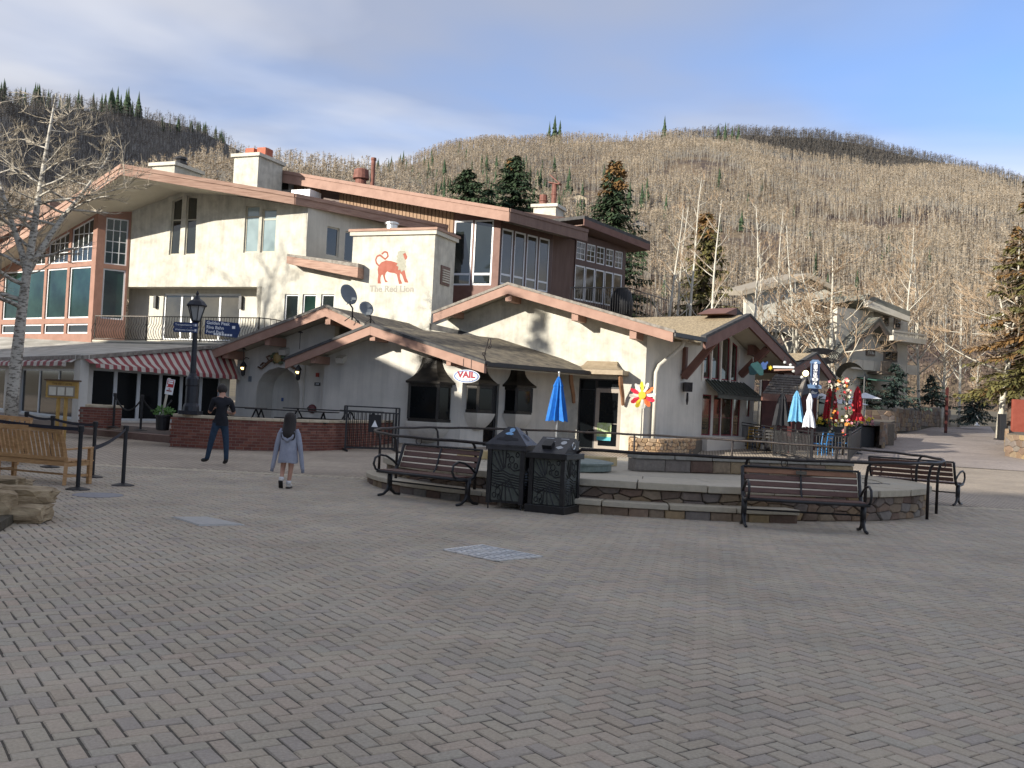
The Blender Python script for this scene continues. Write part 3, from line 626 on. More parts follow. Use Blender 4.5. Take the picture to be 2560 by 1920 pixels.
# glazed dining room under a striped awning
FRW = mat('white_aluminium', (.50, .52, .53), (.57, .59, .60), 2, .45)
dine = inn
sA = [AR.hit(*z2(x, 740))[0] for x in (715, 792, 982, 1000, 1190, 1205, 1385, 1390, 1562, 1570, 1732, 1740, 1905)]
hd = AR.hit(*z2(1300, 520))[1]; lenR = AR.hit(575, 950)[0]
holes = [rc(sA[1], fl+.06, sA[12], hd)]
wbuild(wall_mesh(AR, rc(0, fl-.4, lenR, zK+.05), holes, .25, reveal=.2), 'dining_wall', STUCCO_SH, inn)
pw = (sA[12]-sA[1])/6
for k in range(6): window(inn, AR, rc(sA[1]+k*pw+.004, fl+.062, sA[1]+(k+1)*pw-.004, hd-.002), FRW, GLASSB, fw=.065, name='glazed_door', off=-.06)
sL = [AL.hit(*z2(x, 700))[0] for x in (0, 170, 335, 500, 665)]
pwl = (sL[4]-sL[1])/3; hdl = AL.hit(*z2(430, 488))[1]; s_l0 = sL[1]-4*pwl
wbuild(wall_mesh(AL, rc(s_l0-.5, fl-.4, -.002, zK+.05), [rc(sL[1], fl+.06, sL[4], hdl), rc(s_l0, fl+.06, s_l0+3*pwl, hdl)], .25, reveal=.2), 'dining_wall', STUCCO_SH, inn)
for k in range(3):
    window(inn, AL, rc(sL[1]+k*pwl+.004, fl+.062, sL[1]+(k+1)*pwl-.004, hdl-.002), FRW, GLASSB, fw=.065, name='glazed_door', off=-.06)
    window(inn, AL, rc(s_l0+k*pwl+.004, fl+.062, s_l0+(k+1)*pwl-.004, hdl-.002), FRW, GLASSB, fw=.065, name='glazed_door', off=-.06)
AWR = mat('awning_red', (.22, .045, .05), (.28, .07, .075), 4, .8, .1, 60); AWW = mat('awning_white', (.46, .42, .37), (.54, .50, .44), 4, .8, .1, 60)
def awning(pl, s0, s1, zt0, zt1, zb0, zb1, o_top, o_bot, n):
    mb = MB()
    for k in range(n):
        mb.cm = k % 2
        ta, tb = k/n, (k+1)/n
        def cs(t):
            s = s0+(s1-s0)*t; sag = .02*math.sin(t*23)
            return [pl.P(s, zt0+(zt1-zt0)*t, o_top), pl.P(s, (zt0+(zt1-zt0)*t)*.45+(zb0+(zb1-zb0)*t)*.55+.0, o_top+(o_bot-o_top)*.6), pl.P(s, zb0+(zb1-zb0)*t+.13, o_bot+sag), pl.P(s, zb0+(zb1-zb0)*t+.015*math.sin(t*61), o_bot+.02+sag)]
        a, b = cs(ta), cs(tb); mb.add(a+b, [(i, i+1, 5+i, 4+i) for i in range(3)])
    return wbuild(mb, 'awning', [AWR, AWW], inn, recalc=False)
awning(AR, .05, lenR-.1, zK-.06, zKR-.1, zK-.34, zK-.40, .02, .55, 40)
awning(AL, s_l0-.5, -.1, zK-.06, zK-.06, zK-.3, zK-.33, .02, .4, 40)
# terrace floor with two steps
TER = mat('terrace_tile', (.24, .20, .17), (.30, .25, .21), 3, .8, .2, 20); STEPM = mat('brown_step', (.17, .11, .09), (.22, .15, .12), 4, .8, .2, 20)
tA, tB = gp(205, 1086), gp(470, 1112)
tdir = (tB-tA); tdir.z = 0; tn = Vector((-tdir.y, tdir.x, 0)).normalized()
terr = thing('terrace', None, None, (tA.x, tA.y, zg(tA.y)), kind='structure'); 
wbuild(MB().prism([Vector((tA.x-6, tA.y+1.1, 0))+tn*.42, tA+tn*.42-Vector((0, 0, tA.z)), tB+tn*.42-Vector((0, 0, tB.z)), Vector((tB.x+.3, 31, 0)), Vector((-9.4, 36.3, 0)), Vector((-24, 37, 0)), Vector((-24, 33, 0))], (0, 0, fl)), 'terrace_floor', TER, terr)
wbuild(MB().prism([tA-Vector((0, 0, tA.z))-tdir*.4, tB-Vector((0, 0, tB.z)), tB+tn*.6-Vector((0, 0, tB.z)), tA+tn*.6-Vector((0, 0, tA.z))-tdir*.4], (0, 0, zg(tA.y)+.17)), 'step', STEPM, terr)

# ================================================================== low shop with the arch and the bay windows
C1 = at(1154, 1000, 33.0); L = Plane((C1.x, C1.y), ALPHA); LA = L.shifted(-.4)
G = Plane(at(1500, 1000, 35.3), ALPHA)
gl = G.P(G.hit(1400, 940)[0], 0, 0); w3 = Vector((gl.x-C1.x, gl.y-C1.y, 0)); lenS = w3.length; w3n = w3.normalized()
SW = Plane((C1.x, C1.y), -math.degrees(math.atan2(w3n.y, w3n.x)))
shop = thing('corner_shop', 'low white shop with arched doorway, gravel gable roofs and copper-hooded bay windows', 'shop', (C1.x-3, C1.y+1, zg(33)))
OB, OA = 1.0, 1.1
tB, lB, rB = L.pt(*z4(1480, 385), OB), L.pt(*z4(745, 680), OB), L.pt(*z5(1085, 885), OB)
def on_line(A, B, x): t = (x-A.x)/(B.x-A.x); return A+(B-A)*t
# wall polygons follow the underside of the roofs
def soff(pl, off, tip, lft, rgt, drop, s):
    st, sl, sr = [(Vector((p.x, p.y))-pl.o).dot(pl.u) for p in (tip, lft, rgt)]
    if s <= st: return lft.z+(tip.z-lft.z)*(s-sl)/(st-sl)-drop
    return tip.z+(rgt.z-tip.z)*(s-st)/(sr-st)-drop
sB0, sBt, sB1 = L.hit(809, 950)[0], L.hit(*z4(1480, 385), OB)[0], 0.0
bay1 = (L.hit(1075, 960)[0], 1.62)
wallp = [(sB0, 0), (sB1, 0), (sB1, soff(L, OB, tB, lB, rB, .18, sB1)), (sBt, tB.z-.18), (sB0, soff(L, OB, tB, lB, rB, .18, sB0))]
wbuild(wall_mesh(L, wallp, [], .3), 'wall', STUCCO_SH, shop)
wz = soff(L, OB, tB, lB, rB, .18, 0)
dside = SW.rect(*z5(1085, 1062), *z5(1180, 1590)); zgs = zg(34)
dside = (dside[0], zgs+.03, dside[2], dside[3])
wbuild(wall_mesh(SW, rc(.001, 0, lenS+.3, wz), [rc(*dside)], .3, reveal=.25), 'side_wall', STUCCO_SH, shop)
window(shop, SW, rc(*dside), BLACK, GLASSB, fw=.1, name='door', off=-.12)
bb = w3n*(lenS+2.2)
slope(shop, tB, rB, bb, GRAVEL_OLD, FASCIA2, h=.30, cover=ROOFDARK, eave=False, back2=w3n*(lenS+.4))
slope(shop, tB, lB, VB*5, GRAVEL_OLD, FASCIA2, h=.30, cover=ROOFDARK, eave=False)
# gutter along the right eave
gu = rB+dn*.05; wbuild(MB().bar(gu+w3n*.05, gu+w3n*(lenS+.2), .14, .13), 'gutter', BLACK, shop)
for (x, y) in ((1490, 490), (975, 685)): purlin(shop, L, *z4(x, y), OB-.08, 1.0, .2, .26)
purlin(shop, L, *z5(765, 885), OB-.08, 1.0, .16, .2)
# arch section
tA_, lA_, rA_ = LA.pt(*z4(1095, 225), OA), LA.pt(*z4(40, 622), OA), LA.pt(*z4(1420, 385), OA)
sA0, sAt, sA1 = LA.hit(591, 950)[0], LA.hit(*z4(1095, 225), OA)[0], LA.hit(812, 950)[0]
arch = ppoly(LA, [z4(487, 1240), z4(487, 960), z4(505, 880), z4(545, 815), z4(600, 775), z4(680, 752), z4(755, 768), z4(815, 815), z4(850, 885), z4(865, 970), z4(866, 1240)])
zar = zg(34)+.02; arch[0] = (arch[1][0], zar); arch[-1] = (arch[-2][0], zar)
wl = [(sA0, 0), (sA1+.3, 0), (sA1+.3, soff(LA, OA, tA_, lA_, rA_, .2, sA1+.3)), (sAt, tA_.z-.2), (sA0, soff(LA, OA, tA_, lA_, rA_, .2, sA0))]
if sA1+.3 < sAt: wl = [wl[0], wl[1], wl[2], wl[4]]
wbuild(wall_mesh(LA, wl, [arch], .3, reveal=1.0), 'arch_wall', STUCCO_SH, shop)
ab = [(a+(.06 if i < 5 else -.06 if i > 5 else 0)*0, z) for i, (a, z) in enumerate(arch)]
wbuild(MB().add([LA.P(a, z, -1.0) for a, z in [(arch[0][0]-.2, zar), (arch[-1][0]+.2, zar), (arch[-1][0]+.2, arch[5][1]+.2), (arch[0][0]-.2, arch[5][1]+.2)]], [(0, 1, 2, 3)]), 'arch_back', STUCCO_SH, shop)
aw = arch[-1][0]-arch[0][0]
dd = wbuild(boxon(LA, arch[-1][0]-aw*.30, zar+.01, arch[-1][0]+.1, arch[6][1]-.05, -.995, -.94), 'entrance_door', GLASSB, shop)
wbuild(boxon(LA, arch[0][0]+aw*.22, arch[3][1]-.95, arch[0][0]+aw*.27, arch[3][1]-.82, -.99, -.975), 'notice', mat('blue_notice', (.07, .11, .25)), shop)
slope(shop, tA_, rA_, VB*6, GRAVEL_OLD, FASCIA2, h=.32, cover=RIDGEGREY, eave=False)
slope(shop, tA_, lA_, VB*6, GRAVEL_OLD, FASCIA2, h=.32, cover=RIDGEGREY, eave=False)
for (x, y) in ((1105, 345), (580, 525), (215, 640)): purlin(shop, LA, *z4(x, y), OA-.08, 1.1, .2, .3)
# wall of the upper part seen between the two gables
# hood, glass and bowl of a bay window
def bay(pl, s0, w, zs, zh, d, hood_h, bowl_h, dressed=False, bowlm=None):
    P_ = lambda k, o: (s0+k*w/2, o)
    plan = lambda q, e: [(s0-(w/2+e)*q, 0), (s0-(w*.34+e*.8)*q, (d+e)*q), (s0+(w*.34+e*.8)*q, (d+e)*q), (s0+(w/2+e)*q, 0)]
    def loft(levels, name, m, parent, smooth=False):
        mb = MB(); n = 4; V = []
        for z, q, e in levels: V += [pl.P(a, z, o+.002) for a, o in plan(q, e)]
        fs = []
        for i in range(len(levels)-1):
            for k in range(n): fs.append((i*n+k, i*n+(k+1) % n, (i+1)*n+(k+1) % n, (i+1)*n+k))
        fs += [(3, 2, 1, 0), tuple((len(levels)-1)*n+k for k in range(4))]
        mb.add(V, fs); return wbuild(mb, name, m, parent, smooth=smooth)
    b = loft([(zs-.02, 1, .02), (zs+.08, 1, .02), (zs+.081, .97, 0), (zh-.1, .97, 0), (zh-.099, 1, .02), (zh, 1, .02)], 'bay_window', COPPER, shop)
    pts = plan(1, 0)
    for i in range(3):
        (a_, o_), (b_, p_) = pts[i], pts[i+1]; A = pl.P(a_, zs, o_); B = pl.P(b_, zs, p_); e = (B-A).normalized(); nn = Vector((e.y, -e.x, 0))
        if nn.dot(V3(pl.n)) < 0: nn = -nn
        A2, B2 = A+e*.05+nn*.012, B-e*.05+nn*.012
        wbuild(MB().prism([A2+Vector((0, 0, .1)), B2+Vector((0, 0, .1)), B2+Vector((0, 0, zh-zs-.12)), A2+Vector((0, 0, zh-zs-.12))], nn*.008), 'pane', GLASSB, b)
    for i in (1, 2):
        A = pl.P(pts[i][0], zs, pts[i][1]); wbuild(MB().bar(A+Vector((0, 0, .05)), A+Vector((0, 0, zh-zs-.02)), .09, .09), 'mullion', COPPER, b)
    hl = [(zh+.0, 1, .12), (zh+.06, 1, .13)]+[(zh+.06+hood_h*t, 1, .13-.55*w/1.6*(1-(1-t)**2.1)) for t in (.08, .2, .35, .55, .75, 1)]
    loft(hl, 'hood', COPPER, b)
    bl = [(zs-.02-bowl_h*t, math.sqrt(max(.02, 1-t**1.7))*1.0, .09*(1-t)) for t in (0, .06, .15, .3, .45, .6, .75, .88, .97)]
    loft(bl[::-1], 'bowl', bowlm or STUCCO_SH, b, smooth=False)
    return b
r1 = L.rect(*z5(420, 1062), *z5(780, 1415)); sc_ = (r1[0]+r1[2])/2+.03
b1 = bay(L, sc_, (r1[2]-r1[0])*.95, r1[1]+.05, r1[3], .5, .82, .72)
r2 = SW.rect(*z5(925, 1075), *z5(1100, 1320)); r3 = SW.rect(*z5(1250, 1095), *z5(1440, 1330))
bay(SW, (r2[0]+r2[2])/2, (r2[2]-r2[0])*1.0, r2[1], r2[3], .42, .55, .6); bay(SW, (r3[0]+r3[2])/2, (r3[2]-r3[0])*.95, r3[1], r3[3], .42, .55, .6)
# goods in the first bay window
SHIRT = mat('red_shirt', (.22, .03, .045), (.28, .04, .06)); p = L.P(sc_-.2, r1[1]+.2, .25)
# flashing where the low roof meets the big gable
fz = [z5(600, 545), z5(890, 615), z5(1690, 872), z5(1690, 915), z5(890, 650), z5(600, 600)]
wbuild(MB().prism([G.pt(*q, .03) for q in fz], -V3(G.n)*.03), 'flashing', ROOFDARK, shop)
# small fittings on the white walls
def lantern(root, p, s=1.0, arm=True, name='wall_lantern'):
    mb = MB().lathe([(.03, -.02), (.075*s, 0), (.055*s, -.24*s), (.02, -.27*s)][::-1], 6, p).lathe([(.1*s, .0), (.06*s, .08*s), (.02, .14*s), (.012, .2*s)], 6, p)
    l = wbuild(mb, name, BLACK, root)
    em = bpy.data.materials.get('lantern_glow')
    if em is None:
        em = mat('lantern_glow', (.9, .6, .2)); b_ = em.node_tree.nodes['Principled BSDF']; b_.inputs['Emission Color'].default_value = (1, .62, .22, 1); b_.inputs['Emission Strength'].default_value = 2.2
    wbuild(MB().lathe([(.03*s, -.2*s), (.062*s, -.04*s), (.062*s, -.03*s)], 6, p).tx(Matrix.Translation(V3(L.n)*.02)), 'lamp_glass', em, l); return l
for q in ((375, 745), (850, 780)):
    p = LA.pt(*z4(*q), .3); lantern(shop, p, 1.35)
    wbuild(MB().tube([p+Vector((0, 0, .25)), p+Vector((0, 0, .33))-V3(LA.n)*.12, p-V3(LA.n)*.3+Vector((0, 0, .3))], .016, 5), 'lantern_arm', BLACK, shop)
a_, z_ = LA.hit(*z4(435, 700)); wbuild(MB().tube([LA.P(a_, z_, .02), LA.P(a_, LA.hit(*z4(435, 845))[1], .02)], .012, 5), 'conduit', STUCCO2, shop)
a_, z_ = LA.hit(*z4(436, 855)); wbuild(boxon(LA, a_-.05, z_-.1, a_+.05, z_+.1, .002, .06), 'junction_box', DISHGREY, shop)
a_, z_ = LA.hit(*z4(912, 730)); zq = LA.hit(*z4(880, 1150))[1]; wbuild(MB().tube([LA.P(a_, z_, .03), LA.P(a_, zq, .03)], .025, 5), 'conduit', STUCCO2, shop)
np_ = LA.rect(*z4(992, 884), *z4(1040, 915)); plate = wbuild(boxon(LA, *np_, .002, .02), 'number_plate', BLACK, shop)
text_mesh('304', (np_[3]-np_[1])*.85, WHITE, plate, face_matrix(LA.P((np_[0]+np_[2])/2, (np_[1]+np_[3])/2, .023), V3(LA.u)))
ab_ = LA.rect(*z4(1008, 803), *z4(1030, 838)); wbuild(boxon(LA, *ab_, .002, .06), 'alarm_box', mat('alarm_red', (.30, .05, .03)), shop)
p = LA.pt(*z4(968, 1112), .06); wbuild(MB().ball(p, .16, 12, 8, (1, .45, 1)), 'alarm_bell', mat('bell_red', (.10, .02, .02), (.14, .03, .03), 4, .4), shop, smooth=True)
p = LA.pt(*z4(940, 1110), .1); wbuild(MB().ball(p, .07, 8, 6, (1, 1, 1)), 'hose_coupling', BLACK, shop, smooth=True)
for pl_, q in ((LA, (728, 615)), (L, (1222, 685))):
    p = pl_.pt(*z4(*q), .12); wbuild(MB().bar(p-V3(pl_.n)*.12+Vector((0, 0, .05)), p+V3(pl_.n)*.14-Vector((0, 0, .06)), .3, .2), 'flood_light', STUCCO2, shop)
for q in ((380, 595, 715), (868, 450, 600)):
    p = LA.pt(*z4(q[0], q[1]), .7); wbuild(MB().tube([p, p+dn*((q[2]-q[1])/3.456*.0138)], .012, 5).lathe([(.07, -.03), (.09, .0), (.03, .03)], 8, p), 'hanging_rod', BLACK, shop)
# carved scroll above the arch
CARV = mat('carved_wood', (.10, .055, .035), (.20, .12, .07), 14, .6); GOLD = mat('gilded_carving', (.30, .20, .07), (.40, .28, .11), 14, .5); GRN = mat('green_carving', (.07, .10, .05), (.11, .14, .08), 14, .6)
cv = thing('carved_crest', 'carved scroll ornament with gilded crest mounted above the arched doorway', 'ornament', LA.pt(*z4(670, 720), .05))
def lp(pts, off=.1): return [LA.pt(*z4(*p), off) for p in pts]
for pts, r in (([(500, 750), (530, 765), (565, 735), (600, 700), (640, 690), (655, 705), (640, 720)], .05), ([(590, 690), (575, 665), (600, 655), (620, 670), (612, 690)], .04), ([(700, 690), (740, 700), (775, 735), (810, 760), (835, 770), (845, 755)], .05), ([(760, 715), (780, 700), (800, 715), (795, 740)], .04), ([(520, 740), (545, 715), (575, 720), (560, 745)], .035)):
    wbuild(MB().tube(lp(pts), [r*(1-.4*abs(2*i/(len(pts)-1)-1)) for i in range(len(pts))], 6), 'scroll', CARV, cv, smooth=True)
wbuild(MB().ball(LA.pt(*z4(672, 672), .12), .17, 10, 8, (1, .6, 1.15)), 'crest_shield', GOLD, cv, smooth=True)
for q in ((645, 640), (700, 640), (650, 705), (695, 715), (625, 660), (718, 668)):
    wbuild(MB().ball(LA.pt(*z4(*q), .1), .07, 6, 5, (1.4, .6, .9)), 'carved_leaf', GRN, cv)

# ================================================================== big gabled shop and restaurant
gab = thing('gabled_shop', 'cream gabled shop with copper door canopy and red-framed restaurant front', 'shop', G.P(0, zg(35), -1))
OG = 1.05
tG, lG, rG = G.pt(*z6(765, 1068), OG), G.pt(*z6(120, 1318), OG), G.pt(*z6(2190, 1478), OG)
sG1 = G.hit(1613, 950)[0]; cG = G.P(sG1, 0, 0); stG = G.hit(*z6(765, 1068), OG)[0]; sG0 = G.hit(1082, 820)[0]-.3
door = G.rect(*z7(165, 848), *z7(512, 1470)); door = (door[0], zg(35.2)+.02, door[2], door[3])
gp_ = [(sG0, 0), (sG1, 0), (sG1, soff(G, OG, tG, lG, rG, .2, sG1)), (stG, tG.z-.2), (sG0, soff(G, OG, tG, lG, rG, .2, sG0))]
wbuild(wall_mesh(G, gp_, [rc(*door)], .3, reveal=.2), 'gable_wall', STUCCO, gab)
dw = door[2]-door[0]; dxm = door[0]+dw*.40
df = window(gab, G, rc(door[0], door[1], dxm, door[3]), BLACK, GLASSB, fw=.05, name='side_light', off=-.06, hy=[.86])
window(gab, G, rc(dxm+.003, door[1]+(door[3]-door[1])*.87, door[2], door[3]), BLACK, GLASSB, fw=.05, name='transom', off=-.06)
dl = window(gab, G, rc(dxm+.003, door[1], door[2], door[1]+(door[3]-door[1])*.866), mat('taupe_door', (.27, .23, .19), (.31, .27, .23), 3, .5), GLASSB, fw=.14, name='door', off=-.05, hy=[.42], bar=.02)
wbuild(boxon(G, dxm+.1, door[1]+.35, dxm+.62, door[1]+.95, -.045, -.038), 'poster', mat('poster_paper', (.30, .42, .10), (.50, .58, .42), 9, .6), dl)
wbuild(boxon(G, dxm+.1, door[1]+.33, dxm+.62, door[1]+.46, -.037, -.033), 'poster', mat('poster_blue', (.05, .32, .38), (.1, .4, .45), 5, .6), dl)
slope(gab, tG, lG, VB*5, GRAVEL, FASCIA2, h=.33, cover=RIDGEGREY, eave=False)
slope(gab, tG, rG, VB*9.2, GRAVEL, FASCIA2, h=.33, cover=RIDGEGREY, eave=False)
for (x, y) in ((765, 1178), (1338, 1345), (1840, 1500), (260, 1310)): purlin(gab, G, *z6(x, y), OG-.09, 1.0, .24, .34)
# second front, facing up the street, with the red windows
G2 = Plane((cG.x, cG.y), -50); u2 = V3(G2.u); n2 = V3(G2.n); back2 = -n2
O2 = 1.3
tH, lH, rH = G2.pt(*z7(1632, 300), O2), G2.pt(*z7(1250, 490), O2), G2.pt(*z7(2030, 718), O2)
sH = lambda p: (Vector((p.x, p.y))-G2.o).dot(G2.u)
sfr, sfe = G2.hit(*z7(1215, 1000))[0], sH(rH)-.9
uw = [ppoly(G2, pts) for pts in ([z7(1240, 655), z7(1300, 590), z7(1297, 850), z7(1236, 840)], [z7(1318, 560), z7(1385, 500), z7(1378, 858), z7(1312, 850)], [z7(1402, 520), z7(1433, 472), z7(1472, 510), z7(1462, 868), z7(1397, 860)], [z7(1482, 525), z7(1540, 575), z7(1528, 878), z7(1472, 870)])]
zlu = min(min(p[1] for p in w) for w in uw); uw = [[(a, max(z, zlu) if z > zlu+.3 else zlu) for a, z in w] for w in uw]
lwz0, lwz1 = G2.hit(*z7(1390, 1345))[1], G2.hit(*z7(1390, 1000))[1]
lws = [rc(G2.hit(*z7(x0, 1150))[0], lwz0, G2.hit(*z7(x1, 1150))[0], lwz1) for x0, x1 in ((1228, 1305), (1325, 1390), (1396, 1490), (1497, 1555))]
sw_ = [rc(G2.hit(*z7(x0, 1000))[0], G2.hit(*z7(x0, y1))[1], G2.hit(*z7(x1, 1000))[0], G2.hit(*z7(x0, y0))[1]) for x0, x1, y0, y1 in ((1615, 1645, 985, 1180),)]
hwall = [(.001, 0), (sfe, 0), (sfe, soff(G2, O2, tH, lH, rH, .25, sfe)), (sH(tH), tH.z-.25), (sH(lH)+.4, lH.z-.25+.15), (.001, lH.z-.1)]
wbuild(wall_mesh(G2, hwall, uw+lws+sw_, .3, reveal=.12), 'street_wall', STUCCO_SH, gab)
for w in uw: window(gab, G2, w, REDFRAME, GLASSO, fw=.05, off=-.03)
for w in lws: window(gab, G2, w, REDFRAME, GLASSO, fw=.05, off=-.02, hy=[.45], bar=.02)
for w in sw_: window(gab, G2, w, REDFRAME, GLASSO, fw=.05, off=-.02)
for k in range(5):                                                # cream mullions between
    a = [uw[0][0][0]-.06, (uw[0][1][0]+uw[1][0][0])/2, (uw[1][1][0]+uw[2][0][0])/2, (uw[2][2][0]+uw[3][0][0])/2, uw[3][1][0]+.06][k]
    wbuild(boxon(G2, a-.05, zlu-.1, a+.05, soff(G2, O2, tH, lH, rH, .75, a)+.25, .002, .05), 'mullion', CREAMF, gab)
a0_, a1_ = G2.hit(*z7(1215, 1390))[0], G2.hit(*z7(1562, 1390))[0]
wbuild(boxon(G2, a0_, lwz0-.62, a1_, lwz0-.03, .002, .28), 'window_base', CREAMF, gab)
hz0, hz1 = G2.hit(*z7(1400, 985))[1], G2.hit(*z7(1400, 872))[1]
hb = [G2.P(a0_-.05, hz0-.02, .7), G2.P(a1_+.3, hz0-.02, .7), G2.P(a1_+.1, hz1, .01), G2.P(a0_+.15, hz1, .01)]
hood = wbuild(MB().prism(hb, dn*.05), 'awning_roof', GREENROOF, gab)
wbuild(MB().prism([hb[0], hb[1], hb[1]+dn*.18, hb[0]+dn*.18], -n2*.04), 'awning_edge', GREENROOF, hood)
for k in range(12):
    t = (k+.5)/12; wbuild(MB().bar(hb[0].lerp(hb[1], t)+Vector((0, 0, .02)), hb[3].lerp(hb[2], t)+Vector((0, 0, .02)), .03, .05), 'seam', GREENROOF, hood)
ridL = 7.1
slope(gab, tH, lH, back2*ridL, GRAVEL, BROWN2, h=.42, t=.16, cover=ROOFDARK, eave=False)
slope(gab, tH, rH, back2*ridL, GRAVEL, BROWN2, h=.42, t=.16, cover=ROOFDARK, eave=True)
# a second, higher roof edge standing a little behind the first
tH2, rH2 = tH+back2*.5+Vector((-.0, 0, .28)), rH+back2*.5+Vector((0, 0, .28)); lH2 = tH2+(lH-tH)*.28
wbuild(MB().prism([tH2, rH2, rH2+dn*.25, tH2+dn*.25], back2*1.2), 'upper_roof', ROOFDARK, gab); wbuild(MB().prism([tH2, lH2, tH2+dn*.3], back2*1.2), 'upper_roof', BROWN2, gab)
# braces and tie beam
def brace(p0, p1, off, w=.2, h=.26): wbuild(MB().bar(G2.pt(*z7(*p0), .1), G2.pt(*z7(*p1), off), w, h), 'brace', BROWN2, gab)
brace((1070, 840), (1345, 520), O2-.1); brace((1560, 825), (1790, 595), O2-.1)
a, z = G2.hit(*z7(1560, 605)); wbuild(boxon(G2, a, z-.2, a+1.9, z+.2, .3, .55), 'tie_beam', BROWN2, gab)
a, z = G2.hit(*z7(1065, 700)); zl2 = G2.hit(*z7(1060, 855))[1]; wbuild(boxon(G2, a-.08, zl2, a+.08, lH.z-.3, .002, .14), 'brace_post', BROWN2, gab)
purlin(gab, G2, *z7(1570, 405), O2-.1, 1.2, .2, .26, BROWN2)
# gutter and downspout
wbuild(MB().bar(lH+dn*.12+n2*.02, Vector((rG.x, rG.y, lH.z-.12)), .18, .14), 'gutter', BLACK, gab)
g0 = G2.pt(*z7(1070, 515), .55); g1 = G2.pt(*z7(1055, 575), .5); g2 = G2.pt(*z7(855, 740), .14); g3 = G2.pt(*z7(828, 800), .12); g4 = G2.pt(*z7(793, 1325), .12)
g4 = Vector((g3.x, g3.y, zg(36)+.3)); wbuild(MB().tube([g0, g1, g2, g3, g4], .075, 8), 'downspout', STUCCO2, gab, smooth=True)
sc2 = G2.pt(*z7(1104, 925), .2); wl_ = wbuild(MB().box(sc2, (.3, .3, .34)).lathe([(.02, -.65), (.05, -.5), (.035, -.2)], 8, sc2), 'wall_sconce', IRON, gab)
# copper canopy over the shop door
ca0, cz0 = G.hit(*z7(75, 800), .75); ca1 = G.hit(*z7(545, 800), .75)[0]; cz1 = G.hit(*z7(330, 700), .1)[1]
top = [G.P(ca0+.42, cz1, .003), G.P(ca1-.42, cz1, .003)]
cm = MB(); rows = []
for t in (0, .2, .45, .7, 1):
    z = cz0+.14+(cz1-cz0-.14)*(t**1.7); o = .78*(1-t)+.03; sh = .42*(1-(1-t)**1.8); rows.append([G.P(ca0+sh, z, .003), G.P(ca0+sh, z, o), G.P(ca1-sh, z, o), G.P(ca1-sh, z, .003)])
cm.add([q for r in rows for q in r], [(i*4+k, i*4+k+1, (i+1)*4+k+1, (i+1)*4+k) for i in range(4) for k in range(3)]+[(16, 17, 18, 19)])
can = wbuild(cm, 'door_canopy', COPPERL, gab); wbuild(boxon(G, ca0, cz0-.02, ca1, cz0+.138, .003, .8), 'canopy_edge', COPPERL, can)
for x in (100, 530):
    a, z = G.hit(*z7(x, 830), .5); q = MB().tube([G.P(a, cz0-.02, .62), G.P(a, cz0-.35, .5), G.P(a, cz0-.75, .22), G.P(a, cz0-1.05, .12)], [.075, .085, .075, .06], 4); wbuild(q, 'canopy_bracket', CLAY if False else mat('oiled_bracket', (.22, .11, .055), (.28, .15, .08), 4, .6), can)

# ================================================================== brown house behind
BFc = at(1250, 600, 47.0); BF = Plane((BFc.x, BFc.y), ALPHA); BS = Plane((BFc.x, BFc.y), -48)
brown = thing('brown_house', 'upper house with tan and brown board siding, tall windows and long sloping roof', 'house', (BFc.x-4, BFc.y+4, zg(50)))
fb0 = BF.hit(735, 460)[0]; zb0 = 4.5
rT, rR = BF.pt(*z3(560, 242), 1.0), BF.pt(*z6(775, 425), 1.0)
bs = lambda a: rT.z+(rR.z-rT.z)*(a-(Vector((rT.x, rT.y))-BF.o).dot(BF.u))/((Vector((rR.x, rR.y))-Vector((rT.x, rT.y))).dot(BF.u))-.3
w_f = [prect(BF, z6(300, 505), z6(432, 1080)), prect(BF, z6(472, 535), z6(612, 1082))]
zt1 = BF.hit(*z6(450, 520))[1]; zb1 = BF.hit(*z6(440, 1082))[1]; w_f = [rc(w[0][0], zb1, w[1][0], zt1) for w in w_f]
ssp = BF.hit(*z6(285, 700))[0]
wbuild(wall_mesh(BF, [(ssp, zb0), (-.002, zb0), (-.002, bs(0)), (ssp, bs(ssp))], w_f, .3, reveal=.12), 'front_wall', BROWN2, brown)
for w in w_f: window(brown, BF, w, WHITE, GLASS, fw=.08, hy=[.155], bar=.1, off=-.02)
# vertical boards, one by one
nb = 46
for k in range(nb):
    a0b = fb0+(ssp-fb0)*k/nb; a1b = fb0+(ssp-fb0)*(k+1)/nb-.035
    o = 0.0 if not (.16 < k/nb < .30) else -1.2
    wbuild(MB().prism([BF.P(a0b, zb0, o), BF.P(a1b, zb0, o), BF.P(a1b, bs(a1b), o), BF.P(a0b, bs(a0b), o)], -V3(BF.n)*.06), 'board', SIDING, brown)
wbuild(MB().prism([BF.P(fb0, zb0, -.07), BF.P(ssp, zb0, -.07), BF.P(ssp, bs(ssp), -.07), BF.P(fb0, bs(fb0), -.07)], -V3(BF.n)*.1), 'sheathing', BROWN, brown)
for a in (fb0+(ssp-fb0)*.163, fb0+(ssp-fb0)*.30):
    wbuild(MB().prism([BF.P(a, zb0, 0.01), BF.P(a+.06, zb0, .01), BF.P(a+.06, bs(a), .01), BF.P(a, bs(a), .01)], -V3(BF.n)*1.3), 'return_wall', SIDING, brown)
sidew = [prect(BS, z6(x0, y0), z6(x1, y1)) for x0, y0, x1, y1 in ((712, 575, 808, 1085), (822, 605, 912, 1105), (928, 645, 1018, 1130), (1032, 680, 1118, 1160))]
zt2 = sum(w[2][1] for w in sidew)/4; zb2 = sum(w[0][1] for w in sidew)/4; sidew = [rc(.14+k*.905, zb2, .14+k*.905+.80, zt2) for k in range(4)]
se1 = BS.hit(*z6(1145, 800))[0]; se2 = BS.hit(*z6(1335, 850))[0]; se3 = BS.hit(*z6(1770, 900))[0]
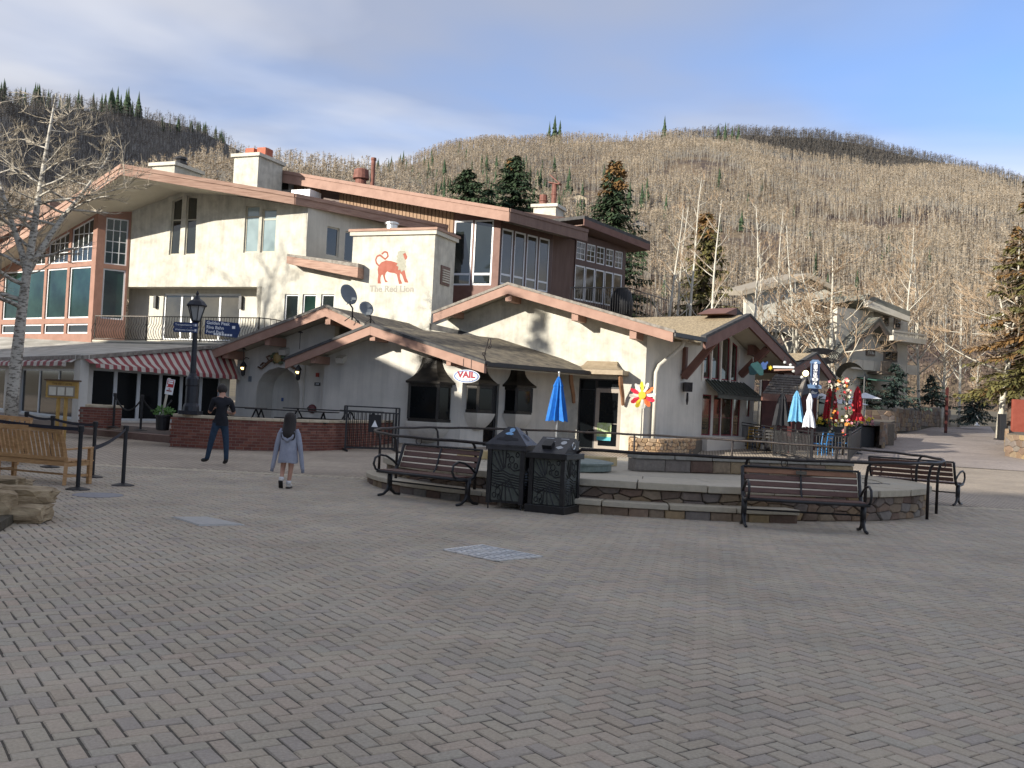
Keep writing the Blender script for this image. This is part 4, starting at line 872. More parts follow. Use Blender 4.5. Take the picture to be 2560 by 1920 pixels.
ztop = rR.z-.35
wbuild(wall_mesh(BS, rc(0, zb0, se1, ztop), sidew, .3, reveal=.1), 'side_wall', BROWN, brown)
for w in sidew: window(brown, BS, w, WHITE, GLASSO, fw=.08, hy=[.16], bar=.09, off=-.02)
nb2 = 22
for k in range(nb2):
    a = se1+(se2-se1)*k/nb2; a2 = se1+(se2-se1)*(k+1)/nb2-.03; wbuild(boxon(BS, a, zb0, a2, ztop, 0, -.06), 'board', SIDING_B, brown)
wbuild(boxon(BS, se1, zb0, se2, ztop, -.07, -.2), 'sheathing', BROWN, brown)
wup = [prect(BS, z6(x0, y0), z6(x1, y1)) for x0, y0, x1, y1 in ((1352, 690, 1422, 855), (1440, 715, 1508, 885), (1525, 738, 1588, 912), (1605, 765, 1665, 938), (1682, 795, 1742, 960))]
wlo = [prect(BS, z6(x0, y0), z6(x1, y1)) for x0, y0, x1, y1 in ((1338, 890, 1412, 1230), (1428, 912, 1498, 1240), (1512, 940, 1580, 1250), (1596, 965, 1656, 1260), (1668, 990, 1732, 1270))]
def align(ws):
    zt = sum(w[2][1] for w in ws)/len(ws); zb = sum(w[0][1] for w in ws)/len(ws); return [rc(w[0][0], zb, w[1][0], zt) for w in ws]
wup, wlo = align(wup), align(wlo)
ztop2 = wup[0][2][1]+.35
wbuild(wall_mesh(BS, rc(se2+.002, zb0, se3, ztop2), wup+wlo, .3, off=.05, reveal=.1), 'glazed_wall', BROWN, brown)
for w in wup: window(brown, BS, w, WHITE, GLASSO, fw=.06, nx=2, ny=3, bar=.03, off=.02)
for w in wlo: window(brown, BS, w, WHITE, GLASSO, fw=.08, off=.02)
u5 = V3(BS.u); n5 = V3(BS.n)
# long roof: front rake, side eaves in three steps
rRb = rR+u5*(BS.hit(*z6(1345, 600))[0]+.2)
wbuild(MB().prism([rT, rR, rRb, rT+VB*9], dn*.2), 'roof', ROOFDARK, brown)
lTb = BF.pt(*z3(300, 372), 1.0); wbuild(MB().prism([rT, lTb, lTb+VB*9, rT+VB*9], dn*.2), 'roof', ROOFDARK, brown)
for A, B, ax in ((rT, rR, -VB), (rT, lTb, -VB), (rR, rRb, n5)):
    wbuild(MB().prism([A+ax*.04+dn*.13, B+ax*.04+dn*.13, B+ax*.04+dn*.58, A+ax*.04+dn*.58], -ax*.08), 'fascia', FASCIA2 if ax is not n5 else SIDING_B, brown)
    wbuild(MB().prism([A+ax*.08-dn*.03, B+ax*.08-dn*.03, B+ax*.08+dn*.128, A+ax*.08+dn*.128], -ax*.13), 'fascia', FASCIA2 if ax is not n5 else SIDING_B, brown)
wbuild(MB().prism([rT+dn*.45+VB*.1, rR+dn*.45, rRb+dn*.45, rT+VB*9+dn*.45], dn*.05), 'soffit', SOFFIT, brown)
q0 = BS.P(se2-.6, ztop2+.75, 1.0); q1 = BS.P(se3+.9, ztop2+.35, 1.0); q0b = q0-n5*6; q1b = q1-n5*6
wbuild(MB().prism([q0, q1, q1b, q0b], dn*.16), 'roof', ROOFDARK, brown); wbuild(MB().prism([q0+dn*.163, q1+dn*.163, q1+dn*.5, q0+dn*.5], -n5*.06), 'fascia', BROWN2, brown)
wbuild(MB().prism([q1+dn*.163, q1b+dn*.163, q1b+dn*.5, q1+dn*.5], -u5*.06), 'fascia', BROWN2, brown)
wbuild(MB().prism([q0+dn*.45-n5*.1, q1+dn*.45-n5*.1, q1b+dn*.45, q0b+dn*.45], dn*.05), 'soffit', SIDING_B, brown)
pz0, pz1 = at(*z6(830, 440), 50), at(*z6(1350, 520), 52)
wbuild(MB().prism([at(*z6(835, 440), 50.5), at(*z6(1245, 492), 52), at(*z6(1240, 580), 52), at(*z6(835, 500), 50.5)], VB*3), 'parapet', FASCIA, brown)
m, c3 = chimney(brown, at(*z6(1175, 400), 52), 1.25, 1.2, 2.0, 1, STUCCO2)
for x, h_, r_ in ((-.95, .75, .21), (-.35, 1.3, .14)):
    wbuild(MB().lathe([(r_, .1), (r_, h_*.55), (r_*1.25, h_*.56), (r_*1.25, h_*.62), (r_, h_*.63), (r_, h_), (.02, h_+.02)], 10, (x, .6, 0)).tx(m), 'flue_pipe', RUSTPIPE, c3)
tq = m @ Vector((-.35, .6, 1.3)); wbuild(MB().bar(tq-V3(BF.u)*.3+Vector((0, 0, .1)), tq+V3(BF.u)*.3+Vector((0, 0, -.02)), .35, .05).bar(tq-V3(BF.u)*.25+Vector((0, 0, .5)), tq+V3(BF.u)*.33, .35, .05), 'flue_hood', RUSTPIPE, c3)
# roof vents
pv = at(*z3(1390, 345), 50.5); wbuild(MB().lathe([(.28, -.8), (.28, .0), (.42, .05), (.36, .5), (.26, .56), (.02, .56)], 14, pv), 'roof_ventilator', RUSTPIPE, brown)
pv = at(*z3(1488, 395), 50.5); wbuild(MB().lathe([(.11, -.3), (.11, 1.3), (.14, 1.3), (.14, 1.42), (.02, 1.42)], 10, pv), 'flue_pipe', RUSTPIPE, brown)
wbuild(boxon(BF, *BF.rect(*z3(650, 360), *z3(785, 455)), .1, -1.0), 'dormer', WHITE, brown)
dq = BF.rect(*z3(668, 385), *z3(735, 435)); wbuild(boxon(BF, *dq, .104, .12), 'dormer_window', CURTAIN, brown)
dq = BF.rect(*z3(735, 375), *z3(775, 435)); wbuild(boxon(BF, *dq, .14, .24), 'dormer_box', BLACK, brown)
dq = BF.rect(*z3(945, 490), *z3(1100, 545)); wbuild(boxon(BF, *dq, 1.6, .6), 'skylight', WHITE, brown)
# roof terrace railing with covered grill
t0_, t1_, t2_ = BS.pt(*z6(1300, 1102), 1.6), BS.pt(*z6(1800, 1105), 1.6), at(*z6(2150, 1215), 50)
tr_ = wbuild(MB().tube([t0_, t1_, t2_], .03, 5), 'terrace_railing', BLACK, brown)
for i in range(36):
    f_ = i/35; q = t0_.lerp(t1_, f_*1.5) if f_ < .667 else t1_.lerp(t2_, (f_-.667)*3); wbuild(MB().tube([q, q+dn*1.35], .013, 4), 'baluster', BLACK, tr_)
gc = BS.pt(*z6(1745, 1180), 1.0); wbuild(MB().lathe([(.55, -1.1), (.6, -.3), (.5, .2), (.3, .42), (.03, .5)], 10, gc), 'grill_cover', BLACKP, brown, smooth=True)

# ================================================================== hills
HILLM = mat('brushy_hillside', (.07, .052, .045), (.18, .135, .085), .05, .95, .8, .6, detail=14, lo=.4, hi=.6)
HILLD = mat('shade_dark_hillside', (.055, .05, .048), (.10, .09, .08), .02, .95, .6, .5, detail=12)  # ground of the two dark hills, their shade put into the colour
def interp(tab, x):
    for (x0, y0), (x1, y1) in zip(tab, tab[1:]):
        if x <= x1: return y0+(y1-y0)*(x-x0)/(x1-x0) if x >= x0 else y0
    return tab[-1][1]
class Hill:
    def __init__(s, name, ridge, dist, base, m, nx=60, nt=26, bow=.03, rough=5.0, zb=6.0, seed=0, drop=30):
        s.nx, s.nt = nx, nt; s.x0, s.x1 = ridge[0][0], ridge[-1][0]; s.g = []
        for i in range(nx+1):
            px = s.x0+(s.x1-s.x0)*i/nx; D = interp(dist, px); B = interp(base, px)
            R = at(px, interp(ridge, px)+drop, D); b = at(px, 1000, B); b.z = zb; colm = []
            for k in range(nt+1):
                t = k/nt; p = b.lerp(R, t); p.z = zb+(R.z-zb)*(t+bow*math.sin(math.pi*t))
                p.z += rough*noise.noise(Vector((p.x*.012+seed, p.y*.012, 0)))*math.sin(math.pi*min(1, t*1.02))*2
                colm.append(p)
            e = colm[-1]+(R-b)*.35; e.z = R.z*.6; colm.append(e); s.g.append(colm)
        n = nt+2; v = [p for c in s.g for p in c]; f = [(i*n+k, (i+1)*n+k, (i+1)*n+k+1, i*n+k+1) for i in range(nx) for k in range(n-1)]
        s.o = mesh_obj(name, v, f, m, smooth=True, recalc=False); tag(s.o, kind='structure')
    def pos(s, u, t):
        a = u*s.nx; i = min(int(a), s.nx-1); fa = a-i; b = t*s.nt; k = min(int(b), s.nt-1); fb = b-k
        return s.g[i][k].lerp(s.g[i+1][k], fa).lerp(s.g[i][k+1].lerp(s.g[i+1][k+1], fa), fb)
    def seen(s, px, py):
        u = (px-s.x0)/(s.x1-s.x0); best = None
        for k in range(200):
            p = s.pos(u, k/200); d = p-CAM; y = 960-F*d.dot(_ui)/d.dot(_fw)
            if y <= py: return p
        return p
hC = Hill('main_hill', [(700, 470), (900, 415), (1000, 385), (1040, 370), (1100, 345), (1200, 328), (1400, 322), (1660, 311), (1760, 310), (1830, 320), (1880, 336), (1950, 354), (2040, 372), (2150, 384), (2300, 394), (2430, 406), (2600, 440), (2900, 530)], [(700, 620), (1100, 780), (1800, 820), (2300, 760), (2900, 700)], [(700, 260), (1500, 250), (2200, 250), (2900, 250)], HILLM, rough=5, seed=3, drop=38)
hB = Hill('left_hill', [(-500, 560), (-100, 500), (100, 472), (200, 455), (380, 392), (480, 358), (560, 347), (640, 358), (700, 366), (830, 372), (990, 392), (1100, 420), (1250, 480)], [(-500, 330), (200, 380), (700, 480), (1250, 560)], [(-500, 150), (1250, 200)], HILLM, rough=4, seed=9, drop=54)
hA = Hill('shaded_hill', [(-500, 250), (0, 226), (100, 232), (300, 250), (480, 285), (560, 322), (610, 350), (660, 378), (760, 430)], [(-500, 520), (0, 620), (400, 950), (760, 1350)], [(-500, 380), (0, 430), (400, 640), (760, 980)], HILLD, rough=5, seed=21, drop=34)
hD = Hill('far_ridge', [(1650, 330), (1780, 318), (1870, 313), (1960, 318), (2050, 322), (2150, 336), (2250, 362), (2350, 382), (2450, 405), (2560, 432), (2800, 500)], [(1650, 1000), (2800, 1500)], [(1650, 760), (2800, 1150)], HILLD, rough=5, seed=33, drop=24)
for h_ in (hA, hB, hC, hD): h_.o['kind'] = 'structure'
# bare aspen woods: thousands of trunks with thin crowns, one mass per hill
FBARK = mat('far_aspen_bark', (.38, .345, .285), (.54, .50, .43), .3, .9); FTWIG = mat('far_aspen_twigs', (.21, .165, .12), (.47, .385, .28), .07, .95, detail=9, lo=.36, hi=.62)
DBARK = mat('shade_grey_far_bark', (.28, .27, .25), (.42, .40, .38), .3, .9); DTWIG = mat('shade_grey_far_twigs', (.11, .098, .085), (.19, .165, .14), .02, .95)  # greyer wood, with the shade of its hills put into the colours
def wood(name, hill, n, mats, hmin, hmax, seed, umin=0, umax=1, tmin=.0, tmax=1.0, dens=None, crown=1.0, ntw=14):
    r = random.Random(seed); V = []; Fc = []; MI = []
    cnt = 0; tries = 0
    while cnt < n and tries < n*8:
        tries += 1
        u = r.uniform(umin, umax); t = r.uniform(tmin, tmax)
        p = hill.pos(u, t)
        q = noise.noise(Vector((p.x*.018, p.y*.018, seed)))
        if dens and r.random() > dens(u, t, q): continue
        cnt += 1; h = r.uniform(hmin, hmax)*(1+.25*q); w = r.uniform(.10, .17); lx, ly = r.uniform(-.5, .5), r.uniform(-.3, .3); b = len(V)
        for k, (zz_, ww) in enumerate(((-1.0, 1.0), (h*.55, .7), (h, .15))):
            for a in (0, 2.09, 4.19): V.append((p.x+lx*zz_/h+w*ww*math.cos(a), p.y+ly*zz_/h+w*ww*math.sin(a), p.z+zz_))
        for k in range(2):
            for a in range(3): Fc.append((b+k*3+a, b+k*3+(a+1) % 3, b+k*3+3+(a+1) % 3, b+k*3+3+a)); MI.append(0)
        for _ in range(ntw):
            z0 = h*(.45+.5*r.random()**.8); a = r.uniform(0, 6.283); l = h*r.uniform(.09, .22)*crown*(1.2-.6*z0/h); up = r.uniform(-.15, 1.0); c, s = math.cos(a), math.sin(a); x0, y0 = p.x+lx*z0/h, p.y+ly*z0/h; ww = r.uniform(.07, .20); b = len(V)
            V += [(x0-s*ww, y0+c*ww, p.z+z0), (x0+s*ww, y0-c*ww, p.z+z0+.2), (x0+c*l, y0+s*l, p.z+z0+l*up)]; Fc.append((b, b+1, b+2)); MI.append(1)
    me = bpy.data.meshes.new(name); me.from_pydata(V, [], Fc)
    for m in mats: me.materials.append(m)
    me.polygons.foreach_set('material_index', MI); o = bpy.data.objects.new(name, me); col.objects.link(o)
    tag(o, kind='stuff'); return o
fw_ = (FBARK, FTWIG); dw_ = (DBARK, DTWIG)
tag(wood('aspen_wood', hC, 28000, fw_, 6.2, 10.5, 1, .10, .98, .10, 1.0, lambda u, t, q: (1.0 if q > -.05 else .12 if q < -.25 else .5)), 'tan leafless aspen wood covering the large sunlit hill', 'wood')
tag(wood('aspen_wood', hB, 7500, fw_, 8, 11.5, 2, .05, 1, .05, 1.0, lambda u, t, q: 1.0 if q > -.15 else .3), 'tan leafless aspen wood on the nearer slope above the inn', 'wood')
tag(wood('aspen_wood', hA, 9000, dw_, 9, 14, 3, .1, 1, .0, 1.0, lambda u, t, q: 1.0 if t > .85 else (.55 if t > .35 else .2), crown=1.3), 'grey leafless wood on the shaded hill, coloured darker for the shade', 'wood')
tag(wood('aspen_wood', hD, 9000, dw_, 10, 15, 4, 0, .95, .86, 1.0, crown=1.5), 'grey wood along the far ridge, coloured darker for the shade', 'wood')
BRUSH = mat('brush_twigs', (.10, .072, .066), (.20, .15, .115), .03, .95)
tag(wood('hillside_brush', hC, 9000, (BRUSH, BRUSH), 1.6, 3.2, 6, .08, .98, .0, .5, lambda u, t, q: 1.0 if t < .2 else (.5 if q < 0 else .15), crown=2.6, ntw=9), 'purple-brown leafless brush on the lower hillside', 'brush')
# conifers on the slopes
SPR = mat('spruce_needles', (.020, .042, .022), (.055, .085, .038), 1.5, .9); SPRT = mat('rusty_needles', (.16, .085, .03), (.24, .14, .05), 2, .9); SPRO = mat('olive_needles', (.085, .082, .026), (.16, .14, .045), 1.5, .9)
SPRB = mat('blue_spruce_needles', (.022, .040, .034), (.05, .078, .066), 2, .9); TRUNK = mat('conifer_bark', (.07, .05, .038), (.12, .09, .07), 5, .9, .5, 20)
def conifer_mass(name, pts, m):
    V = []; Fc = []; r = random.Random(5)
    for p, h in pts:
        wd = h*r.uniform(.15, .21)
        for k in range(7):
            z0 = h*(.06+.125*k); z1 = z0+h*.22; rr = wd*(1-k/7.4); b = len(V); n = 7
            for a in range(n): V.append((p.x+rr*r.uniform(.7, 1.25)*math.cos(6.283*a/n+k), p.y+rr*r.uniform(.7, 1.25)*math.sin(6.283*a/n+k), p.z+z0-r.uniform(0, .06)*h))
            V.append((p.x, p.y, p.z+z1))
            for a in range(n): Fc.append((b+a, b+(a+1) % n, b+n))
    me = bpy.data.meshes.new(name); me.from_pydata(V, [], Fc); me.materials.append(m); o = bpy.data.objects.new(name, me); col.objects.link(o); return o
r = random.Random(8); pts = []
for _ in range(240): px = r.gauss(1130, 210); py = 500+r.gauss(0, 45)+(px-1130)*.06; pts.append((hC.seen(px, py), r.uniform(7, 14)))
for _ in range(34): px = r.uniform(1600, 2350); pts.append((hC.seen(px, r.uniform(470, 800)), r.uniform(5, 10)))
for px in (1660, 1795, 1812, 1830, 1845): pts.append((hC.seen(px, 330), r.uniform(11, 20)))
for px in (1372, 1385, 1398): pts.append((hC.seen(px, 352), r.uniform(16, 24)))
tag(tag(conifer_mass('conifers', pts, SPR), kind='stuff'), 'scattered dark green conifers among the tan aspens on the hill', 'conifers')
pts = []
for _ in range(34): px = r.uniform(-20, 240); pts.append((hA.seen(px, interp([(0, 228), (300, 252)], px)+12), r.uniform(9, 18)))
for _ in range(20): px = r.gauss(305, 40); pts.append((hA.seen(px, 268), r.uniform(12, 26)))
for _ in range(20): px = r.uniform(400, 640); pts.append((hA.seen(px, 330), r.uniform(10, 16)))
tag(tag(conifer_mass('conifers', pts, SPR), kind='stuff'), 'dark conifers standing along the top of the shaded hill', 'conifers')
# houses on the hillside
def cabin(pos, w, d, h, rz, wall, roof, label, roofp=.35, nwin=3, flat=False):
    t = thing('hillside_house', label, 'house', pos, 0, 'houses on the hillside'); M = Matrix.Rotation(rz, 4, 'Z')
    MB().box((0, 0, h/2-2), (w, d, h+4)).tx(M).build('wall', wall, t)
    ov = .6; rh = w*roofp/2
    if flat: MB().box((0, 0, h+.2), (w+1.2, d+1.2, .4)).tx(M).build('roof', roof, t)
    else:
        for s in (-1, 1): MB().prism([(0, -d/2-ov, h+rh), (s*(w/2+ov), -d/2-ov, h-.2), (s*(w/2+ov), d/2+ov, h-.2), (0, d/2+ov, h+rh)], (0, 0, .25)).tx(M).build('roof', roof, t)
        MB().prism([(-w/2, -d/2, h), (w/2, -d/2, h), (0, -d/2, h+rh-.1)], (0, .3, 0)).tx(M).build('gable', wall, t)
    for k in range(nwin):
        x = -w/2+w*(k+.5)/nwin
        wn_ = MB().box((x, -d/2-.03, h*.62), (w/nwin*.66, .1, h*.42)).tx(M).build('window', BROWN, t); MB().box((x, -d/2-.09, h*.62), (w/nwin*.56, .04, h*.34)).tx(M).build('pane', GLASS, wn_)
    MB().box((0, -d/2-.8, h*.3), (w*.9, 1.6, .2)).box((0, -d/2-1.55, h*.3+.5), (w*.9, .08, .08)).tx(M).build('deck', BROWN2, t)
TANW = mat('house_tan', (.26, .18, .10), (.32, .23, .14), .5); GREYW = mat('house_grey', (.13, .13, .14), (.19, .19, .20), .5); CRW = mat('house_cream', (.5, .42, .30), (.56, .48, .36), .5); RG = mat('house_roof', (.075, .07, .068), (.13, .12, .115), .6)
for px, py, w, d, h, rz, wl__, rf__, lb in ((853, 452, 6.5, 6, 6, .3, TANW, RG, 'tan house with steep brown gable standing left of the clay ventilator'), (963, 476, 9, 7, 6, .2, TANW, RG, 'tan hillside house with low dark roofs right of the flue pipe'), (1035, 492, 12, 7, 5, .1, GREYW, RG, 'grey hillside house with dark gable window just above the long roof'), (1090, 466, 9, 6, 3.4, .0, GREYW, RG, 'low grey hillside house half hidden left of the first spruce'), (1437, 520, 9, 6, 4.6, .2, CRW, RG, 'cream and grey hillside house between chimney and orange-topped spruce'), (1590, 600, 9, 6, 5.5, .1, GREYW, RG, 'small dark grey house above the right end of the brown roof')):
    cabin(hC.seen(px, py), w, d, h, rz, wl__, rf__, lb, nwin=2)

# ================================================================== buildings behind the camera that shade the square
def lodge(name, x0, x1, y0, y1, h, rh, label, axis='x'):
    t = thing(name, label, 'building', ((x0+x1)/2, (y0+y1)/2, 0)); 
    wbuild(MB().prism([(x0, y0, 0), (x1, y0, 0), (x1, y1, 0), (x0, y1, 0)], (0, 0, h)), 'wall', STUCCO, t)
    o = .9; cx, cy = (x0+x1)/2, (y0+y1)/2
    if axis == 'x': A, B, C_, D = (x0-o, y0-o, h), (x1+o, y0-o, h), (x1+o, y1+o, h), (x0-o, y1+o, h); r0_, r1_ = (x0-o, cy, h+rh), (x1+o, cy, h+rh); q = ([A, B, r1_, r0_], [D, C_, r1_, r0_]); gbl = [[(x0, y0, h), (x0, y1, h), (x0, cy, h+rh*.93)], [(x1, y0, h), (x1, y1, h), (x1, cy, h+rh*.93)]]
    else: A, B, C_, D = (x0-o, y0-o, h), (x0-o, y1+o, h), (x1+o, y1+o, h), (x1+o, y0-o, h); r0_, r1_ = (cx, y0-o, h+rh), (cx, y1+o, h+rh); q = ([A, B, r1_, r0_], [D, C_, r1_, r0_]); gbl = [[(x0, y0, h), (x1, y0, h), (cx, y0, h+rh*.93)], [(x0, y1, h), (x1, y1, h), (cx, y1, h+rh*.93)]]
    for s in q: wbuild(MB().prism(s, (0, 0, .25)), 'roof', RG, t)
    for g in gbl: wbuild(MB().poly(g), 'gable', SIDING, t)
    for k in range(int((x1-x0)/3.5)):
        for fl_ in range(int(h/3)):
            x = x0+1.7+k*3.5; z = 1.6+fl_*3; wb = wbuild(MB().box((x, y1+.03, z), (1.5, .12, 1.5)), 'window', WHITE, t); wbuild(MB().box((x, y1+.1, z), (1.3, .06, 1.3)), 'pane', GLASS, wb)
lodge('lodge', -77, -21, -44, -27, 23.0, 6.0, 'long cream lodge with dark roof behind the photographer', 'x')
lodge('side_lodge', -40, -23.2, 3, 27.6, 9.8, 2.4, 'cream lodge with dark roof on the near side of the square, left out of view', 'y')

# ================================================================== trees close by
BARK = mat('aspen_bark', (.14, .125, .105), (.50, .47, .41), 6, .85, .4, 30, detail=10, lo=.40, hi=.52, stretch=(1, 1, 2.6)); TWIG = mat('bare_twigs', (.28, .24, .18), (.46, .41, .33), 2, .9)
TWIGT = mat('tan_twigs', (.28, .20, .13), (.40, .30, .20), 1, .9); BARKW = mat('pale_aspen_bark', (.44, .41, .34), (.60, .57, .49), 2.5, .85)
def bare_tree(name, label, base, H, r0, seed, first=.35, nb=16, blen=.36, up=1.0, sub=6, tw=7, lean=(0, 0), bark=None, twig=None, group=None, twr=.010, droop=0.0, forks=1, sides=6, cat='tree'):
    rn = random.Random(seed); t = thing(name, label, cat, base, 0, group); TR = MB(); CR = MB()
    def path(p, d, l, n, wob, lift):
        pts = [Vector(p)]; d = Vector(d).normalized()
        for i in range(n):
            d = (d+Vector((rn.uniform(-wob, wob), rn.uniform(-wob, wob), rn.uniform(-wob, wob)+lift))).normalized(); pts.append(pts[-1]+d*(l/n))
        return pts
    def pick(pts, f): a = f*(len(pts)-1); i = min(int(a), len(pts)-2); return pts[i].lerp(pts[i+1], a-i), (pts[i+1]-pts[i]).normalized()
    leaders = [(path((0, 0, -.15), (lean[0], lean[1], 1), H+.15, 9, .05, .02), r0)]
    for k in range(forks-1):
        p, d = pick(leaders[0][0], rn.uniform(.34, .5)); a = rn.uniform(0, 6.28); leaders.append((path(p, (math.cos(a)*.55, math.sin(a)*.55, 1), H*rn.uniform(.4, .55), 7, .10, .05), r0*.55))
    for li, (tp_, rr) in enumerate(leaders):
        n = len(tp_); TR.tube(tp_, [rr*(1-.93*(i/(n-1))**1.1)+.006 for i in range(n)], sides if li == 0 else 5)
        L_ = H if li == 0 else H*.5
        for b in range(nb if li == 0 else max(3, nb//2)):
            f = first+(1-first)*((b+rn.random())/(nb if li == 0 else max(3, nb//2))) if li == 0 else rn.uniform(.25, .97); f = min(f, .985)
            p, d = pick(tp_, f); a = rn.uniform(0, 6.283); l = L_*blen*(1.15-f*.8)*rn.uniform(.6, 1.15)*(1 if li == 0 else 1.3)
            bp = path(p, (math.cos(a), math.sin(a), up*rn.uniform(.4, 1.0)-droop), l, 6, .16, .05*up-droop*.12); br = max(.008, rr*(1-f)*.55+.006)
            TR.tube(bp, [br*(1-.85*i/6)+.004 for i in range(7)], 4)
            for s in range(sub):
                g = rn.uniform(.2, 1.0); q, dd = pick(bp, min(g, .99)); a2 = rn.uniform(0, 6.283); nd = dd+Vector((math.cos(a2), math.sin(a2), rn.uniform(-.2, .9)*up-droop))*.9; l2 = l*rn.uniform(.22, .5)
                sp = path(q, nd, l2, 4, .2, .05*up-droop*.1); CR.tube(sp, [max(twr, br*.35)*(1-.6*i/4) for i in range(5)], 3)
                for w in range(tw):
                    q2, d2_ = pick(sp, rn.uniform(.25, .99)); a3 = rn.uniform(0, 6.283); e = path(q2, d2_+Vector((math.cos(a3), math.sin(a3), rn.uniform(-.3, .9)))*.8, l2*rn.uniform(.25, .6), 2, .25, .0)
                    CR.tube(e, [twr, twr*.8, twr*.4], 3)
    TR.build('trunk', bark or BARK, t, smooth=True, recalc=False); CR.build('crown', twig or TWIG, t, recalc=False); return t
def spruce(name, label, base, H, R_, seed, m1=None, m2=None, ftop=1.1, start=.06, dens=1.0, group=None, droop=.35, tuft=.30, cat='tree', bare=0.0, mix=0.0, ex=.88):
    rn = random.Random(seed); t = thing(name, label, cat, base, 0, group); tr = MB(); tr.tube([(0, 0, -.2), (0, 0, H*.5), (0, 0, H)], [H*.018+.03, H*.011, .02], 6)
    cr = MB(); nbr = int(H*16*dens*(1-start)*min(1.5, .6+.2*R_/tuft/4))
    for bi in range(nbr):
        f = start+(1-start)*(1-(1-bi/nbr)**1.25)*.992 if True else 0; f = min(.992, max(start, f+rn.uniform(-.012, .012))); z = f*H
        l = (R_*(1-f)**ex+.10)*rn.choice((1.0, .92, .8, .66, 1.08)); a = rn.uniform(0, 6.283); c, s = math.cos(a), math.sin(a)
        cr.cm = 1 if (f+rn.uniform(-.10, .10)) > ftop or rn.random() < mix else 0
        if l > .9: tr.tube([(0, 0, z), (c*l*.5, s*l*.5, z-droop*l*.28), (c*l*.95, s*l*.95, z-droop*l*.38)], [.03, .02, .008], 3)
        if rn.random() < bare: continue
        m = max(3, int(l/(tuft*.36)))
        for j in range(m):
            g = (j+.5+rn.uniform(-.3, .3))/m; x, y, zz_ = c*l*g, s*l*g, z-droop*l*(g-.45*g*g)*.9
            for sd in (-1, 1, 0):
                w = tuft*rn.uniform(.65, 1.2)*(1.15-.5*g); da = a+sd*rn.uniform(.45, 1.25)+rn.uniform(-.2, .2); dr = rn.uniform(.25, .95) if sd else rn.uniform(-.25, .3)
                q = (x+w*math.cos(da), y+w*math.sin(da), zz_-w*dr); e = w*.22; px_, py_ = -math.sin(da)*e, math.cos(da)*e
                cr.add([(x, y, zz_+.03), ((x+q[0])/2+px_, (y+q[1])/2+py_, (zz_+q[2])/2+rn.uniform(-.05, .08)), q, ((x+q[0])/2-px_, (y+q[1])/2-py_, (zz_+q[2])/2+rn.uniform(-.05, .08))], [(0, 1, 2, 3)])
    for k in range(6): cr.cm = 1 if 1 > ftop else 0; a = k*1.05; cr.add([(0, 0, H*.96), (.06*math.cos(a), .06*math.sin(a), H*.975), (.12*math.cos(a), .12*math.sin(a), H*.965+.1)], [(0, 1, 2)])
    tr.build('trunk', TRUNK, t, recalc=False); cr.build('crown', [m1 or SPR, m2 or SPRT], t, recalc=False); return t
def foot(px, Y): p = at(px, 1000, Y); return Vector((p.x, p.y, zg(p.y)))
def height(px, py, Y): return at(px, py, Y).z-zg(Y)
# the old aspen on the left
bare_tree('aspen_tree', 'old white-barked bare aspen in front of the terracotta bay', Vector((at(30, 1000, 29.2).x, 29.2, zg(29)+.35)), height(60, 258, 29.2), .19, 41, first=.34, nb=24, blen=.40, up=.6, sub=8, tw=8, droop=.16, forks=3, lean=(.035, 0), twr=.008, sides=10)
bare_tree('aspen_tree', 'bare aspen that throws its shadow on the inn wall, left out of view', Vector((-27.3, 30.4, .2)), 13.6, .28, 42, first=.35, nb=28, blen=.36, sub=7, tw=5, forks=2)
spruce('spruce_tree', 'spruce beside the side lodge, left out of view', Vector((-20.6, 18.8, 0)), 13.8, 2.2, 43)
# spruces behind the brown house
for px, pt, Y, R_, ft, sd, lb, m1 in ((1140, 418, 66, 6.2, 1.2, 1, 'broad dark spruce behind the long roof, first of three', SPR), (1258, 386, 70, 5.8, 1.04, 2, 'tall dark spruce with brownish top behind the long roof', SPR), (1509, 398, 64, 4.6, .93, 3, 'dark spruce with rusty orange top behind the brown house', SPR), (1745, 528, 62, 3.4, .95, 4, 'olive green spruce with orange tip among the white aspens', SPRO)):
    b = foot(px, Y); H_ = height(px, pt, Y); spruce('spruce_tree', lb, b, H_, R_, sd, m1, SPRT, ftop=ft, start=.25 if px < 1600 else .08, dens=1.25, tuft=.42, ex=.66)
spruce('spruce_tree', 'small dark spruce squeezed between two larger ones behind the roof', foot(1195, 68), height(1195, 470, 68), 4.5, 6, SPR, SPRT, 1.2, .3, tuft=.4, ex=.7)
# white aspens behind the restaurant roof
for k, (px, pt, Y, lb) in enumerate(((1652, 515, 58, 'slim white aspen, first to the right of the brown roof end'), (1683, 520, 60, 'slim white aspen, second to the right of the brown roof end'), (1703, 445, 57, 'tall slim white aspen just left of the olive spruce'), (1752, 500, 56, 'leaning white aspen in front of the olive spruce'), (1868, 510, 58, 'white aspen rising above the restaurant gable'), (1900, 590, 60, 'thin pale aspen right of the restaurant gable peak'), (1938, 530, 62, 'pale aspen in front of the cream hillside apartments'), (1990, 560, 60, 'pale aspen hiding the apartment window'))):
    bare_tree('aspen_tree', lb, foot(px, Y), height(px, pt, Y), .13, 60+k, first=.28, nb=15, blen=.22, up=1.25, sub=5, tw=4, bark=BARKW, twig=TWIGT, group='slim aspens behind the restaurant', lean=(.09 if k == 3 else .02, 0), twr=.012, sides=5)
